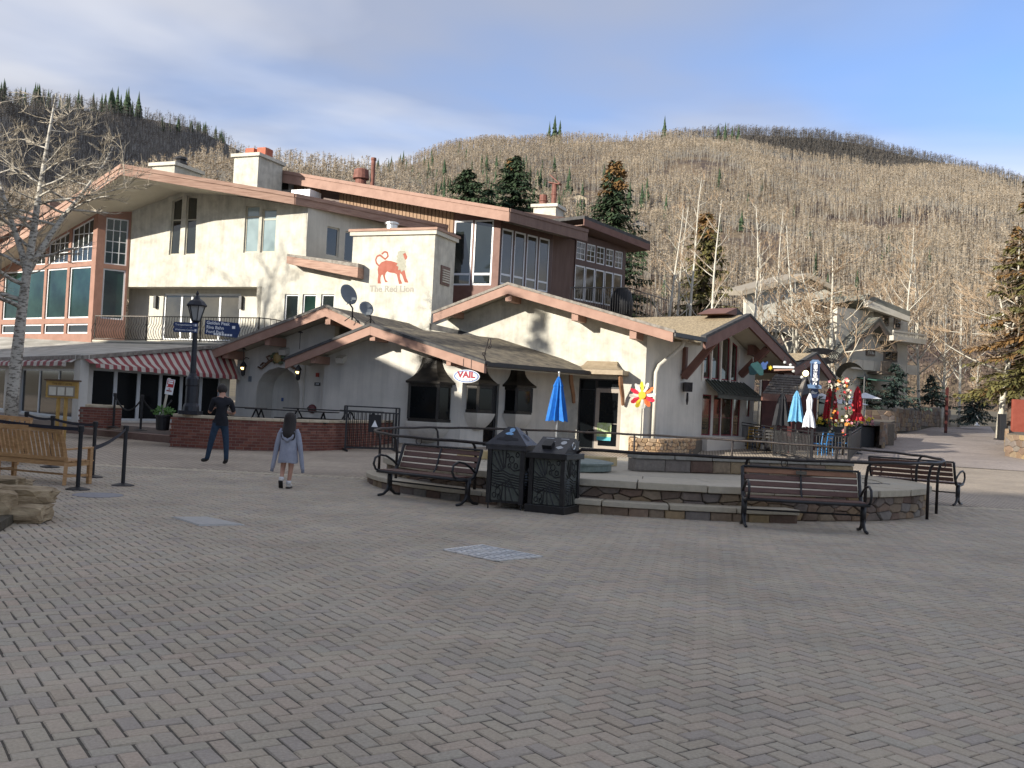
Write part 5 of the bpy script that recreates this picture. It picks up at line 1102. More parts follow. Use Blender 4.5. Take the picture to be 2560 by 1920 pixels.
# spreading bare trees by the street
bare_tree('willow_tree', 'wide bare tan tree arching over the street restaurants', foot(2085, 58), height(2070, 640, 58), .20, 81, first=.25, nb=18, blen=.46, up=.6, sub=7, tw=6, bark=BARKW, twig=TWIGT, droop=.08, forks=3, twr=.016, lean=(-.05, 0))
bare_tree('willow_tree', 'low bushy bare tree with pinkish twigs before the cream apartments', foot(1985, 60), height(1960, 690, 60), .14, 82, first=.15, nb=15, blen=.5, up=.9, sub=6, tw=5, bark=BARKW, twig=TWIGT, forks=4, twr=.015)
for k, (px, pt, Y, H_f, lb) in enumerate(((2265, 570, 66, .3, 'tall pale aspen beside the chalet balcony'), (2300, 640, 68, .3, 'pale multi-branched aspen right of the chalet'), (2400, 715, 74, .3, 'pale aspen standing at the bend of the street'), (2355, 760, 72, .3, 'short bare aspen left of the bend'), (2345, 900, 80, .2, 'small white-limbed tree beyond the white bollard'), (2440, 890, 84, .15, 'bright bare white tree far down the street'))):
    bare_tree('aspen_tree', lb, foot(px, Y), height(px, pt, Y), .12, 90+k, first=H_f, nb=20, blen=.30, up=1.2, sub=6, tw=5, bark=BARKW, twig=TWIGT, group='pale aspens along the street', twr=.014, forks=2, sides=5)
# the great ragged conifer at the right edge
spruce('spruce_tree', 'large ragged olive and orange conifer at the edge of the street', foot(2582, 58), height(2582, 370, 58), 5.2, 101, SPRO, SPRT, ftop=1.0, start=.20, dens=1.15, tuft=.5, droop=.7, bare=.35, mix=.3)
spruce('spruce_tree', 'olive conifer with rusty patches leaning into the street', foot(2530, 62), height(2530, 560, 62), 4.6, 102, SPRO, SPRT, ftop=.95, start=.22, dens=1.0, tuft=.45, droop=.7, bare=.45, mix=.3)
bare_tree('willow_tree', 'bare yellowish tree mixed into the great conifer', foot(2500, 60), height(2500, 600, 60), .2, 103, first=.25, nb=22, blen=.4, up=.6, sub=8, tw=8, bark=BARKW, twig=TWIGT, droop=.15, forks=2, twr=.015)
# small blue spruces on the bank
for k, (px, py, pt, Y, R_, lb) in enumerate(((2235, 1010, 925, 60, 1.9, 'blue-green young spruce behind the stone bank'), (2330, 1010, 955, 64, 1.5, 'blue-green young spruce beside the dark red post'), (2435, 1050, 985, 72, 2.0, 'blue-green young spruce at the end of the bank'), (2165, 1010, 965, 60, 1.2, 'small blue spruce next to the chalet wall'))):
    b = at(px, py, Y); H_ = at(px, pt, Y).z-b.z; spruce('young_spruce', lb, b, H_+.4, R_, 110+k, SPRB, SPRB, start=.02, dens=1.4, tuft=.3, group='young spruces on the bank')

# ================================================================== stone basin in the middle of the square
STONEC = [(.19, .135, .095), (.26, .20, .135), (.13, .095, .075), (.22, .15, .095), (.30, .22, .12), (.16, .13, .115), (.20, .18, .155), (.13, .085, .065), (.24, .17, .12)]
STONE = tintmat('rubble_stone', STONEC, nscale=14, bump=.8, var=.4); CAPS = tintmat('sandstone_slab', [(.42, .37, .28), (.48, .43, .335), (.39, .35, .275), (.45, .39, .29)], nscale=9, bump=.6, var=.25); MORTAR = mat('dark_mortar', (.09, .076, .06), (.14, .12, .095), 10, .95, .4, 40)
basin = thing('stone_basin', 'round raised stone basin with sandstone rim in the middle of the square', 'basin', (FC.x, FC.y, 0))
def ell(a, g=0.0, gb=None):
    gb = g if gb is None else gb
    c, s = math.cos(a), math.sin(a); x, y = (FA+g)*c, (FB+gb)*s; cr, sr = math.cos(FROT), math.sin(FROT); return Vector((FC.x+x*cr-y*sr, FC.y+x*sr+y*cr, 0))
def rock_piece(p, e, n, w, h, d, rn, top=False):
    """an uneven block: p lower left of the face, e along, n outward"""
    up = Vector((0, 0, 1)); j = lambda k: rn.uniform(-k, k); g = .012
    fr = [p+e*(g+j(.012))+up*(g+j(.012)), p+e*(w-g+j(.012))+up*(g+j(.012)), p+e*(w-g+j(.012))+up*(h-g+j(.012)), p+e*(g+j(.012))+up*(h-g+j(.012))]
    pr = rn.uniform(.0, .035); c = [q.lerp(p+e*w/2+up*h/2, .16)+n*(pr+.022) for q in fr]; bk = [q-n*d for q in fr]
    v = c+[q+n*pr*.4 for q in fr]+bk
    f = [(0, 1, 2, 3)]+[(4+i, 4+(i+1) % 4, (i+1) % 4, i) for i in range(4)]+[(8+i, 8+(i+1) % 4, 4+(i+1) % 4, 4+i) for i in range(4)]
    return [tuple(q) for q in v], f
def place_piece(v, f, name, m, root): mb = MB().add(v, f); return wbuild(mb, name, m, root, recalc=False)
def arc_wall(root, path, z0, z1, rows, wmin, wmax, rn, name='stone', depth=.1, m=None, limit=300, count=[0]):
    """irregular rubble along a polyline of ground points (outer face to the right of travel): every stone its own piece"""
    seg = [(path[i+1]-path[i]).length for i in range(len(path)-1)]; tot = sum(seg)
    def at_(d):
        d = max(0, min(d, tot-1e-4)); i = 0
        while d > seg[i]: d -= seg[i]; i += 1
        e = (path[i+1]-path[i]).normalized(); return path[i]+e*d, Vector((e.y, -e.x, 0))
    h = (z1-z0)/rows; wm_ = (wmin+wmax)/2; S = []; mass = []
    for r_ in range(rows):
        d = rn.uniform(0, wm_)
        while d < tot: S.append((d, z0+h*(r_+.5)+(rn.uniform(-.30, .30)*h if rows > 1 else 0))); d += rn.uniform(wmin, wmax)
    kx = h/wm_ if rows > 1 else 1.0                     # stones lie flat: measure distance in a squeezed space
    for i, (a, z) in enumerate(S):
        poly = [(max(0, a-wmax*1.2), z0), (min(tot, a+wmax*1.2), z0), (min(tot, a+wmax*1.2), z1), (max(0, a-wmax*1.2), z1)]
        for j, (b, y) in enumerate(S):
            if i == j or abs(b-a) > wmax*2.4: continue
            nx, ny = (b-a)*kx*kx, (y-z); mx_, my_ = (a+b)/2, (z+y)/2; out = []
            for q in range(len(poly)):
                p, w = poly[q], poly[(q+1) % len(poly)]; fp = (p[0]-mx_)*nx+(p[1]-my_)*ny; fw__ = (w[0]-mx_)*nx+(w[1]-my_)*ny
                if fp <= 0: out.append(p)
                if (fp <= 0) != (fw__ <= 0): t = fp/(fp-fw__); out.append((p[0]+(w[0]-p[0])*t, p[1]+(w[1]-p[1])*t))
            poly = out
            if len(poly) < 3: break
        if len(poly) < 3 or abs(area2(poly)) < .004: continue
        c = Vector((sum(p[0] for p in poly)/len(poly), sum(p[1] for p in poly)/len(poly)))
        e1 = [c+(Vector(p)-c)*max(.6, 1-.007/max(.03, (Vector(p)-c).length)) for p in poly]; e2 = [c+(p-c)*rn.uniform(.74, .88) for p in e1]; n = len(poly); pr = rn.uniform(.012, .05)
        def P3(q, o): p, nn = at_(q[0]); return (p.x+nn.x*o, p.y+nn.y*o, q[1])
        v = [P3(q, pr+rn.uniform(-.008, .008)) for q in e2]+[P3(q, pr*.35) for q in e1]+[P3(q, -depth) for q in e1]
        f = [tuple(range(n))]+[(n+k, n+(k+1) % n, (k+1) % n, k) for k in range(n)]+[(2*n+k, 2*n+(k+1) % n, n+(k+1) % n, n+k) for k in range(n)]
        if area2(poly) < 0: f = [tuple(reversed(q)) for q in f]
        if count[0] < limit: place_piece(v, f, name, m or STONE, root); count[0] += 1
        else: mass.append((v, f, rn.random()))
    if mass:
        off = ROOTS[root]; tag(piece_mass('rubble', [([(q[0]-off.x, q[1]-off.y, q[2]-off.z) for q in v], f, t_) for v, f, t_ in mass], m or STONE, root), kind='stuff')
    return []
rs = random.Random(77)
N = 72
core = MB(); ring = [ell(2*math.pi*k/N, -.10) for k in range(N)]
core.prism([Vector((p.x, p.y, -.2)) for p in ring], (0, 0, .62)); wbuild(core, 'core', MORTAR, basin)
full = [ell(-2*math.pi*k/N+.2) for k in range(N+1)][::-1]
front = [ell(a) for a in [math.pi*.97+(1.12*math.pi)*k/60 for k in range(61)]]            # the half one sees
m1 = arc_wall(basin, front, .0, .40, 3, .18, .42, rs, count=[0], limit=200)
def slabs(root, a0, a1, n, g_out, g_in, z0, t, name, m, rn):
    for k in range(n):
        b0 = a0+(a1-a0)*k/n; b1 = a0+(a1-a0)*(k+1)/n; gap = .0018; V = []; steps = 3
        for s in range(steps+1): a = b0+gap+(b1-b0-2*gap)*s/steps; V.append((ell(a, g_out+rn.uniform(-.02, .02)), ell(a, g_in)))
        dz = rn.uniform(-.006, .006); mb = MB(); top = [Vector((q.x, q.y, z0+t+dz)) for q, _ in V]+[Vector((q.x, q.y, z0+t+dz)) for _, q in V[::-1]]
        mb.prism(top, (0, 0, -t)); wbuild(mb, name, m, root, bevel=.012)
slabs(basin, 0, 2*math.pi, 30, .10, -.75, .405, .115, 'capstone', CAPS, rs)
slabs(basin, .05, 2*math.pi+.05, 22, -.756, -1.9, .40, .10, 'paving_slab', CAPS, rs)
wbuild(MB().prism([Vector((*(ell(2*math.pi*k/40, -1.905).xy), .40)) for k in range(40)], (0, 0, .094)), 'basin_floor', CAPS, basin)
slabs(basin, math.pi*1.02, math.pi*1.615, 10, .42, .02, .13, .085, 'step_slab', CAPS, rs)
stp = [ell(a, .36) for a in [math.pi*1.02+(math.pi*.595)*k/30 for k in range(31)]]
arc_wall(basin, stp, -.02, .128, 1, .2, .5, rs, count=[0], limit=60, depth=.4)
# raised tier at the back, patina lid and pale kerb on top
tq0, tq1 = Vector((2.45, 19.35, 0)), Vector((7.15, 20.75, 0)); te = (tq1-tq0).normalized()
arc_wall(basin, [tq0, tq1], .5, .74, 1, .3, .6, rs, count=[0], limit=40, depth=.35)
for k in range(6):
    a, b = tq0.lerp(tq1, k/6+.002), tq0.lerp(tq1, (k+1)/6-.002); nn = Vector((te.y, -te.x, 0))
    wbuild(MB().prism([a+nn*.05+Vector((0, 0, .745)), b+nn*.05+Vector((0, 0, .745)), b-nn*.42+Vector((0, 0, .745)), a-nn*.42+Vector((0, 0, .745))], (0, 0, .09)), 'tier_cap', mat('grey_slab', (.22, .21, .18), (.30, .285, .25), 6, .9, .5, 20) if k == 0 else bpy.data.materials['grey_slab'], basin, bevel=.012)
PATINA = mat('patina_metal', (.13, .17, .155), (.22, .26, .235), 9, .6, .3, 40, metal=.3)
wbuild(MB().lathe([(.95, 0), (1.0, .02), (1.0, .13), (1.04, .135), (1.04, .165), (.9, .19), (.02, .2)], 28, (.95, 18.9, .5)), 'round_lid', PATINA, basin)
yk = [Vector((-.9+3.0*k/12, 20.6+.5*math.sin(math.pi*k/12), 0)) for k in range(13)]
arc_wall(basin, yk, .5, .68, 1, .5, .9, rs, count=[0], limit=20, depth=.4, m=mat('yellow_sandstone', (.40, .30, .14), (.50, .40, .22), 5, .9, .4, 20))
wbuild(MB().box((6.9, 18.75, .523), (.5, .08, .012)), 'floor_slot', BLACK, basin)
# iron railing round the basin
railing = thing('iron_railing', 'worn black iron pipe railing running round the stone basin', 'railing', (FC.x, FC.y, 0))
NR2 = 96; zr_ = lambda p: 1.0+zg(p.y)*.9
gapa = (math.pi*1.33, math.pi*1.415)
rp_ = []
for k in range(NR2+1):
    a = gapa[1]+(2*math.pi-(gapa[1]-gapa[0]))*k/NR2; p = ell(a, .30, .42); rp_.append(Vector((p.x, p.y, zr_(p)+.006*math.sin(k*1.7))))
rp_ = [rp_[0]+Vector((-.1, .1, -.25)), rp_[0]+Vector((-.07, .03, -.06))]+rp_
wbuild(MB().tube(rp_, .027, 7), 'top_rail', IRON, railing, smooth=True)
def rpost(a, lean=.22):
    p = ell(a, .30, .42); q = ell(a, .30, .42); o = (ell(a, 1.3)-ell(a, .3)).normalized(); zt2_ = zr_(p)
    pin = p-o*lean; g = zg(p.y); b = Vector((pin.x, pin.y, g if True else 0))
    if in_basin(b.x, b.y, 1.02): b.z = .5 if False else g
    wbuild(MB().tube([Vector((pin.x, pin.y, g)), Vector((pin.x, pin.y, zt2_-.28)), Vector((*(pin+o*lean*.35).xy, zt2_-.08)), Vector((*(pin+o*lean*.95).xy, zt2_-.01))], [.028, .026, .024, .022], 7), 'post', IRON, railing, smooth=True)
for a in (1.02, 1.16, 1.30, 1.565, 1.70, 1.83, 1.915, .03, .2, .36, .5, .66, .82): rpost(math.pi*a, .10)
for a in (1.14, 1.22, 1.60, 1.88, 1.93): 
    p = ell(math.pi*a, .30, .42); c = Vector((p.x, p.y, zr_(p)+.0)); wbuild(MB().tube([c+Vector((.05*math.cos(t), 0, -.06+.055*math.sin(t))) for t in [2*math.pi*i/10 for i in range(10)]], .008, 4, closed=True), 'hanging_ring', IRON, railing)
# ================================================================== plank benches
def plank_bench():
    t = thing('park_bench', '-', 'bench', (0, 0, 0), group='plank benches round the stone basin'); Lb = 1.76
    # local: x along, -y is the front, z up
    bk = lambda z: .20+.16*(z-.44)/.42                      # backrest leans back
    for s in (-1, 1):
        x = s*Lb/2; e = MB()
        e.tube([(x, .06, 0.16), (x, .06, .42)], .045, 6); e.tube([(x, -.20, .018), (x, -.08, .03), (x, .02, .10), (x, .06, .2)], [.022, .024, .03, .04], 6); e.tube([(x, .32, .018), (x, .20, .03), (x, .10, .10), (x, .06, .2)], [.022, .024, .03, .04], 6)
        e.tube([(x, -.24, .42), (x, .0, .40), (x, .18, .43), (x, .26, .55), (x, .33, .75), (x, .37, .88)], [.022, .028, .032, .028, .026, .028], 6)
        e.build('end_frame', BLACK, t, smooth=True)
        arm = [(x, .25, .50), (x, .12, .60), (x, -.05, .68), (x, -.20, .70), (x, -.31, .65), (x, -.34, .55), (x, -.29, .46), (x, -.18, .43), (x, .0, .42)]
        MB().tube(arm, .02, 6).build('armrest', BLACK, t, smooth=True)
    x = 0.0; MB().tube([(x, -.22, .42), (x, .18, .43), (x, .26, .55), (x, .36, .86)], .016, 5).build('centre_strap', BLACK, t)
    MB().tube([(-Lb/2, .385, .885), (Lb/2, .385, .885)], .02, 6).build('top_rail', BLACK, t, smooth=True)
    MB().tube([(-Lb/2, -.25, .425), (Lb/2, -.25, .425)], .026, 6).build('front_rail', BLACK, t, smooth=True)
    MB().tube([(-Lb/2, .06, .25), (Lb/2, .06, .25)], .014, 5).build('stretcher', BLACK, t)
    for k in range(4):
        z = .53+k*.098; y = bk(z)+.045; MB().bar((-Lb/2+.03, y, z), (Lb/2-.03, y, z), .028, .078, (0, .36, .93)).build('back_slat', SLATL if k == 3 and False else SLAT, t, bevel=.006)
    for k in range(5): MB().box((0, -.19+k*.085, .447), (Lb-.06, .072, .028)).build('seat_slat', SLAT, t, bevel=.005)
    return t
pb = plank_bench()
def put(o, x, y, rz, label): o.location = (x, y, zg(y)); o.rotation_euler = (0, 0, rz); o['label'] = label; return o
b2_, b3_ = copy_tree(pb), copy_tree(pb)
put(pb, 4.46, 15.0, rad(-4), 'plank bench with orange top slat and brass plaque, in front of the basin')
put(b2_, -1.36, 16.62, rad(-38), 'dark brown plank bench beside the pyramid-topped bin'); put(b3_, 8.66, 21.25, rad(138), 'plank bench seen from behind at the far right side of the basin')
sl = [c for c in bpy.data.objects if c.parent is pb and c.name.startswith('back_slat')]
top_sl = max(sl, key=lambda o: max(v.co.z for v in o.data.vertices)); top_sl.data = top_sl.data.copy(); top_sl.data.materials[0] = SLATL
pq = MB().box((0, .30, .826), (.16, .012, .055)).build('plaque', mat('bronze_plaque', (.10, .09, .07), (.16, .14, .11), 20, .5, metal=.4), pb); pq.rotation_euler = (0, 0, 0)
# ================================================================== litter bins with cut metal panels
PANEL = mat('green_grey_panel', (.055, .062, .052), (.085, .092, .078), 6, .6, .2, 40); BINM = mat('bin_black', (.012, .012, .013), (.022, .021, .022), 12, .4, .15, 90); LIDM = mat('bin_lid', (.028, .028, .031), (.045, .044, .048), 6, .38, .15, 60)
SBLUE = mat('blue_sticker', (.16, .36, .62), (.30, .50, .72), 30, .5); SGREY = mat('grey_sticker', (.40, .42, .42), (.55, .56, .56), 30, .5)
def bin_panel(root, w, z0, z1, y):
    """front panel at -y with branches and stripes of raised black metal"""
    p = MB().box((0, y, (z0+z1)/2), (w, .02, z1-z0)).build('panel', PANEL, root)
    H_ = z1-z0; P_ = lambda u, v: (-w/2+u*w, y-.014, z0+v*H_); rn = random.Random(3); m = MB()
    def st(pts, r=.008): m.tube([P_(*q) for q in pts], r, 4)
    for k in range(6): st([(.0, .60-.05*k), (.2, .57-.05*k), (.4, .60-.06*k), (.65, .53-.05*k), (1.0, .50-.05*k)], .009)
    for (a, b) in (((.05, .95), (.38, .58)), ((.2, .97), (.42, .62)), ((.36, 1.0), (.44, .64)), ((.5, 1.), (.48, .66)), ((.0, .72), (.3, .58)), ((.55, .40), (.78, 0)), ((.62, .42), (.98, .12)), ((.5, .38), (.55, 0)), ((.42, .36), (.38, 0))): st([a, b], .01)
    for cx, cy, r_ in ((.7, .82, .12), (.85, .7, .09), (.62, .7, .07), (.9, .92, .08), (.25, .18, .12), (.12, .1, .09), (.3, .06, .08), (.15, .3, .07), (.55, .9, .07)):
        m.tube([P_(cx+r_*math.cos(t)*.75/1, cy+r_*.6*math.sin(t)) for t in [2*math.pi*i/7+cx for i in range(7)]], .008, 4, closed=True)
    st([(.6, .68), (.8, .6), (1, .63)], .009); st([(0, .3), (.2, .25), (.4, .33)], .009)
    m.build('cut_metal_motif', BINM, p); return p
def rot_copy(o, k): o.rotation_euler = (0, 0, k*math.pi/2); return o
bn1 = thing('litter_bin', 'black bin with pyramid lid and blue stickers, left of the pair', 'bin', (0, 0, 0), group='litter bins by the basin')
W_ = .60; 
for sx in (-1, 1):
    for sy in (-1, 1): MB().box((sx*(W_/2-.03), sy*(W_/2-.03), .52), (.07, .07, .86)).tube([(sx*(W_/2-.03), sy*(W_/2-.03), .0), (sx*(W_/2-.03), sy*(W_/2-.03), .12)], .012, 6).build('corner_post', BINM, bn1)
MB().box((0, 0, .52), (W_-.08, W_-.08, .84)).build('liner', BINM, bn1)
for k in range(4): rot_copy(bin_panel(bn1, W_-.14, .14, .93, -W_/2+.03), k)
MB().box((0, 0, .965), (W_+.06, W_+.06, .06)).build('rim', LIDM, bn1)
MB().add([(-.34, -.34, .996), (.34, -.34, .996), (.34, .34, .996), (-.34, .34, .996), (-.34, -.34, 1.02), (.34, -.34, 1.02), (.34, .34, 1.02), (-.34, .34, 1.02), (-.06, -.06, 1.30), (.06, -.06, 1.30), (.06, .06, 1.30), (-.06, .06, 1.30)], [(0, 1, 5, 4), (1, 2, 6, 5), (2, 3, 7, 6), (3, 0, 4, 7), (4, 5, 9, 8), (5, 6, 10, 9), (6, 7, 11, 10), (7, 4, 8, 11), (8, 9, 10, 11), (3, 2, 1, 0)]).build('pyramid_lid', LIDM, bn1)
nl = Vector((0, -.707, .707)); sl_m = lambda u, v: Vector((u, -.20+v*.707, 1.16+v*.707)) 
def on_slope(k, u, v, n_=.004): M = Matrix.Rotation(k*math.pi/2, 4, 'Z'); return M @ (Vector((u, -.20, 1.16))+Vector((0, .707, .707))*v+Vector((0, -.707, .707))*n_)
def disc(k, u, v, ru, rv, m, name, root, n=16, off=.004): MB().poly([on_slope(k, u+ru*math.cos(2*math.pi*i/n), v+rv*math.sin(2*math.pi*i/n), off) for i in range(n)]).build(name, m, root, recalc=False)
def slot(k, u0, u1, v0, v1, root): MB().poly([on_slope(k, u, v, .004) for u, v in ((u0, v0), (u1, v0), (u1, (v0+v1)/2+.0), (u1-.04, v1), (u0+.04, v1), (u0, (v0+v1)/2))]).build('slot', BLACKP, root, recalc=False)
slot(0, -.18, .18, -.10, -.045, bn1); disc(0, 0, -.05, .075, .07, BLACKP, 'opening', bn1, off=.0045); disc(1, 0.0, -.04, .07, .07, BLACKP, 'opening', bn1)
disc(0, .03, .125, .045, .045, SBLUE, 'sticker', bn1); MB().poly([on_slope(0, .0+x, .045+y) for x, y in ((-.07, .0), (.0, -.055), (.075, -.01), (.01, .05))]).build('sticker', SBLUE, bn1, recalc=False)
bn1.location = (.05, 16.05, 0); bn1.rotation_euler = (0, 0, rad(-17))
bn2 = thing('litter_bin', 'black bin with slanted lid and grey stickers, right of the pair', 'bin', (0, 0, 0), group='litter bins by the basin')
W_ = .60
MB().box((0, 0, .06), (W_+.08, W_+.08, .12)).build('plinth', BINM, bn2, bevel=.008)
for sx in (-1, 1):
    for sy in (-1, 1): MB().box((sx*(W_/2-.03), sy*(W_/2-.03), .5), (.07, .07, .78)).build('corner_post', BINM, bn2)
MB().box((0, 0, .5), (W_-.08, W_-.08, .76)).build('liner', BINM, bn2)
for k in range(4): rot_copy(bin_panel(bn2, W_-.14, .13, .84, -W_/2+.03), k)
MB().box((0, 0, .885), (W_+.10, W_+.10, .09)).build('rim', BINM, bn2, bevel=.006)
MB().prism([(-.28, -.28, .932), (-.28, .28, .932), (-.28, .28, 1.12), (-.28, .10, 1.17)], (.56, 0, 0)).build('slanted_lid', LIDM, bn2)
sd = Vector((0, .38, .238)).normalized(); sn = Vector((0, -sd.z, sd.y)); s2 = lambda u, v, n_=.004: Vector((u, -.28, .932))+sd*v+sn*n_
MB().prism([s2(-.14, .10, .0), s2(.02, .10, .0), s2(.02, .24, .0), s2(-.14, .24, .0)], sn*.07).build('latch_box', BINM, bn2)
MB().poly([s2(.15+.05*math.cos(t), .30+.05*math.sin(t)) for t in [2*math.pi*i/14 for i in range(14)]]).build('sticker', SGREY, bn2, recalc=False)
MB().poly([s2(.13+x, .16+y) for x, y in ((-.07, 0), (0, -.05), (.07, .0), (0, .05))]).build('sticker', SGREY, bn2, recalc=False); MB().poly([s2(-.06+x, .30+y) for x, y in ((-.05, -.03), (.04, -.03), (.05, .03), (-.04, .03))]).build('sticker', SGREY, bn2, recalc=False)
for u in (-.13, .13): MB().poly([s2(u+x, .405+y) for x, y in ((-.07, -.008), (.07, -.008), (.07, .008), (-.07, .008))]).build('small_print', SGREY, bn2, recalc=False)
MB().tube([(.282, .05+.05*math.cos(t), 1.05+.05*math.sin(t)) for t in [2*math.pi*i/12 for i in range(12)]], .01, 5, closed=True).build('ring_pull', CHROME, bn2)
bn2.location = (.74, 15.80, 0); bn2.rotation_euler = (0, 0, rad(-27))
# ================================================================== brick walls in front of the inn terrace
BRICK = tintmat('red_brick', [(.155, .055, .04), (.20, .075, .052), (.125, .045, .036), (.18, .07, .055), (.23, .10, .072)], nscale=40, bump=.4, var=.3); BMORT = mat('pale_mortar', (.23, .20, .165), (.30, .265, .22), 14, .95, .4, 50)
def brick_wall(name, label, path, h, cap_w, rn, z_of=None, limit=290, th=.3):
    """path: polyline of Vector xy; bricks one by one on the outer face (right of travel)"""
    z_of = z_of or (lambda p: zg(p.y)); base = min(z_of(p) for p in path); t = thing(name, label, 'wall', (path[0].x, path[0].y, base))
    seg = [(path[i+1]-path[i]).length for i in range(len(path)-1)]; tot = sum(seg)
    nrm = []
    for i in range(len(path)):
        e = (path[min(i+1, len(path)-1)]-path[max(i-1, 0)]).normalized(); nrm.append(Vector((e.y, -e.x, 0)))
    outr = [Vector((p.x, p.y, 0)) for p in path]; innr = [o-n*th for o, n in zip(outr, nrm)]
    zb__ = base-.1; mb = MB(); n = len(path)
    V = []
    for o, i_ in zip(outr, innr): V += [(o.x, o.y, zb__), (i_.x, i_.y, zb__), (i_.x, i_.y, base+h), (o.x, o.y, base+h)]
    f = [(4*i+k, 4*i+(k+1) % 4, 4*i+4+(k+1) % 4, 4*i+4+k) for i in range(n-1) for k in range(4)]+[(0, 1, 2, 3), (4*n-1, 4*n-2, 4*n-3, 4*n-4)]
    mb.add(V, f); wbuild(mb, 'core', BMORT, t)
    def at_(d):
        d = max(0, min(d, tot-1e-4)); i = 0
        while d > seg[i]: d -= seg[i]; i += 1
        e = (path[i+1]-path[i]).normalized(); return path[i]+e*d, e
    rows = int(round((h+.06)/.0755)); rh = (h+.06)/rows; cnt = 0; mass = []; lst = []
    for r_ in range(rows):
        d = -.105 if r_ % 2 else 0.0
        while d < tot:
            a, b = max(d, 0)+.006, min(d+.21, tot)-.006
            if b-a > .03: lst.append((a, b, r_))
            d += .2105
    rn.shuffle(lst); lst.sort(key=lambda q: at_(q[0])[0].y)
    for a, b, r_ in lst:
        p, e = at_((a+b)/2); nn = Vector((e.y, -e.x, 0)); w = b-a; z = base-.06+r_*rh; pr = .008+rn.uniform(-.003, .004)
        c = Vector((p.x, p.y, z+rh/2)); fx = [c+e*(s*w/2)+Vector((0, 0, k*(rh/2-.006))) for s, k in ((-1, -1), (1, -1), (1, 1), (-1, 1))]
        v = [tuple(q+nn*pr) for q in fx]+[tuple(q-nn*.03) for q in fx]; fc = [(0, 1, 2, 3)]+[(4+i, 4+(i+1) % 4, (i+1) % 4, i) for i in range(4)]
        if cnt < limit: place_piece(v, fc, 'brick', BRICK, t); cnt += 1
        else: mass.append((v, fc, rn.random()))
    if mass:
        off = ROOTS[t]; mass = [([(q[0]-off.x, q[1]-off.y, q[2]-off.z) for q in v], fc, tn_) for v, fc, tn_ in mass]; tag(piece_mass('brickwork', mass, BRICK, t), kind='stuff')
    # coping slabs
    d = 0.0
    while d < tot-.05:
        w = min(rn.uniform(.55, .95), tot-d)
        if tot-d-w < .25: w = tot-d
        (p, e), (q, e2) = at_(d+.004), at_(d+w-.004); n1, n2_ = Vector((e.y, -e.x, 0)), Vector((e2.y, -e2.x, 0)); oo = (cap_w-th)/2
        wbuild(MB().prism([Vector((p.x, p.y, base+h+.002))+n1*oo, Vector((q.x, q.y, base+h+.002))+n2_*oo, Vector((q.x, q.y, base+h+.002))-n2_*(th+oo), Vector((p.x, p.y, base+h+.002))-n1*(th+oo)], (0, 0, .075)), 'coping', CAPSTONE, t, bevel=.01)
        d += w
    return t
def smooth_path(pts, n=6):
    out = []
    for i in range(len(pts)-1):
        p0, p1, p2, p3 = pts[max(i-1, 0)], pts[i], pts[i+1], pts[min(i+2, len(pts)-1)]
        for k in range(n):
            t = k/n; out.append(.5*((2*p1)+(p2-p0)*t+(2*p0-5*p1+4*p2-p3)*t*t+(3*p1-p0-3*p2+p3)*t**3))
    return out+[pts[-1]]
V2 = lambda x, y: Vector((x, y, 0))
bw = brick_wall('brick_wall', 'long curving low red brick wall with stone coping round the patio', [V2(-9.25, 28.9), V2(-8.98, 26.62)]+smooth_path([V2(-8.95, 26.55), V2(-7.6, 26.45), V2(-6.2, 26.85), V2(-5.0, 28.3), V2(-4.3, 30.6), V2(-3.9, 33.3)], 7), .80, .40, random.Random(4))
kp = at(200, 1066, 28.4); kq = at(262, 1068, 28.1)
brick_wall('brick_pier', 'short red brick pier with stone cap beside the glazed doors', [V2(kp.x-.02, 29.1), V2(kp.x, 28.35), V2(kq.x, 28.25), V2(kq.x+.1, 29.0)], .52, .42, random.Random(5), z_of=lambda p: fl, th=.3)

# ================================================================== street lamp with direction signs
LAMPM = mat('lamp_black', (.010, .012, .018), (.016, .018, .026), 10, .4, .1, 60)
lb_ = at(480, 1043, 26.75); zc = zg(26.75)+.80+.077
lamp = thing('street_lamp', 'black lantern street lamp with blue direction signs standing on the brick wall', 'street lamp', (lb_.x, 26.62, zc))
def LB(): return MB()
lamp_loc = ROOTS[lamp]
def part(mb, name, m, root, **k): return mb.build(name, m, root, **k)
HL = at(502, 728, 26.7).z-zc
part(MB().box((0, 0, .05), (.5, .5, .10)).lathe([(.22, .1), (.21, .22), (.17, .3), (.165, .75), (.18, .78), (.18, .95), (.15, 1.0), (.12, 1.02), (.085, 1.1), (.06, HL-.9)], 12), 'post', LAMPM, lamp, smooth=False)
lz = HL-.82
head = part(MB().lathe([(.05, lz-.08), (.09, lz-.02), (.11, lz), (.12, lz+.02)], 8).lathe([(.27, lz+.40), (.28, lz+.43), (.20, lz+.53), (.10, lz+.60), (.05, lz+.66), (.03, lz+.70), (.045, lz+.74), (.008, lz+.82)], 8), 'lantern', LAMPM, lamp)
for k in range(6):
    a = k*math.pi/3; part(MB().bar((.11*math.cos(a), .11*math.sin(a), lz), (.23*math.cos(a), .23*math.sin(a), lz+.41), .02, .02), 'glazing_bar', LAMPM, head)
    b = a+math.pi/3; part(MB().poly([(.10*math.cos(a), .10*math.sin(a), lz+.01), (.10*math.cos(b), .10*math.sin(b), lz+.01), (.215*math.cos(b), .215*math.sin(b), lz+.4), (.215*math.cos(a), .215*math.sin(a), lz+.4)]), 'pane', mat('frosted_pane', (.30, .31, .31), (.36, .37, .37), 3, .3) if k == 0 else bpy.data.materials['frosted_pane'], head)
SIGNB = mat('sign_blue', (.012, .03, .105), (.018, .04, .13), 4, .5); SIGNW = mat('sign_white', (.72, .74, .76))
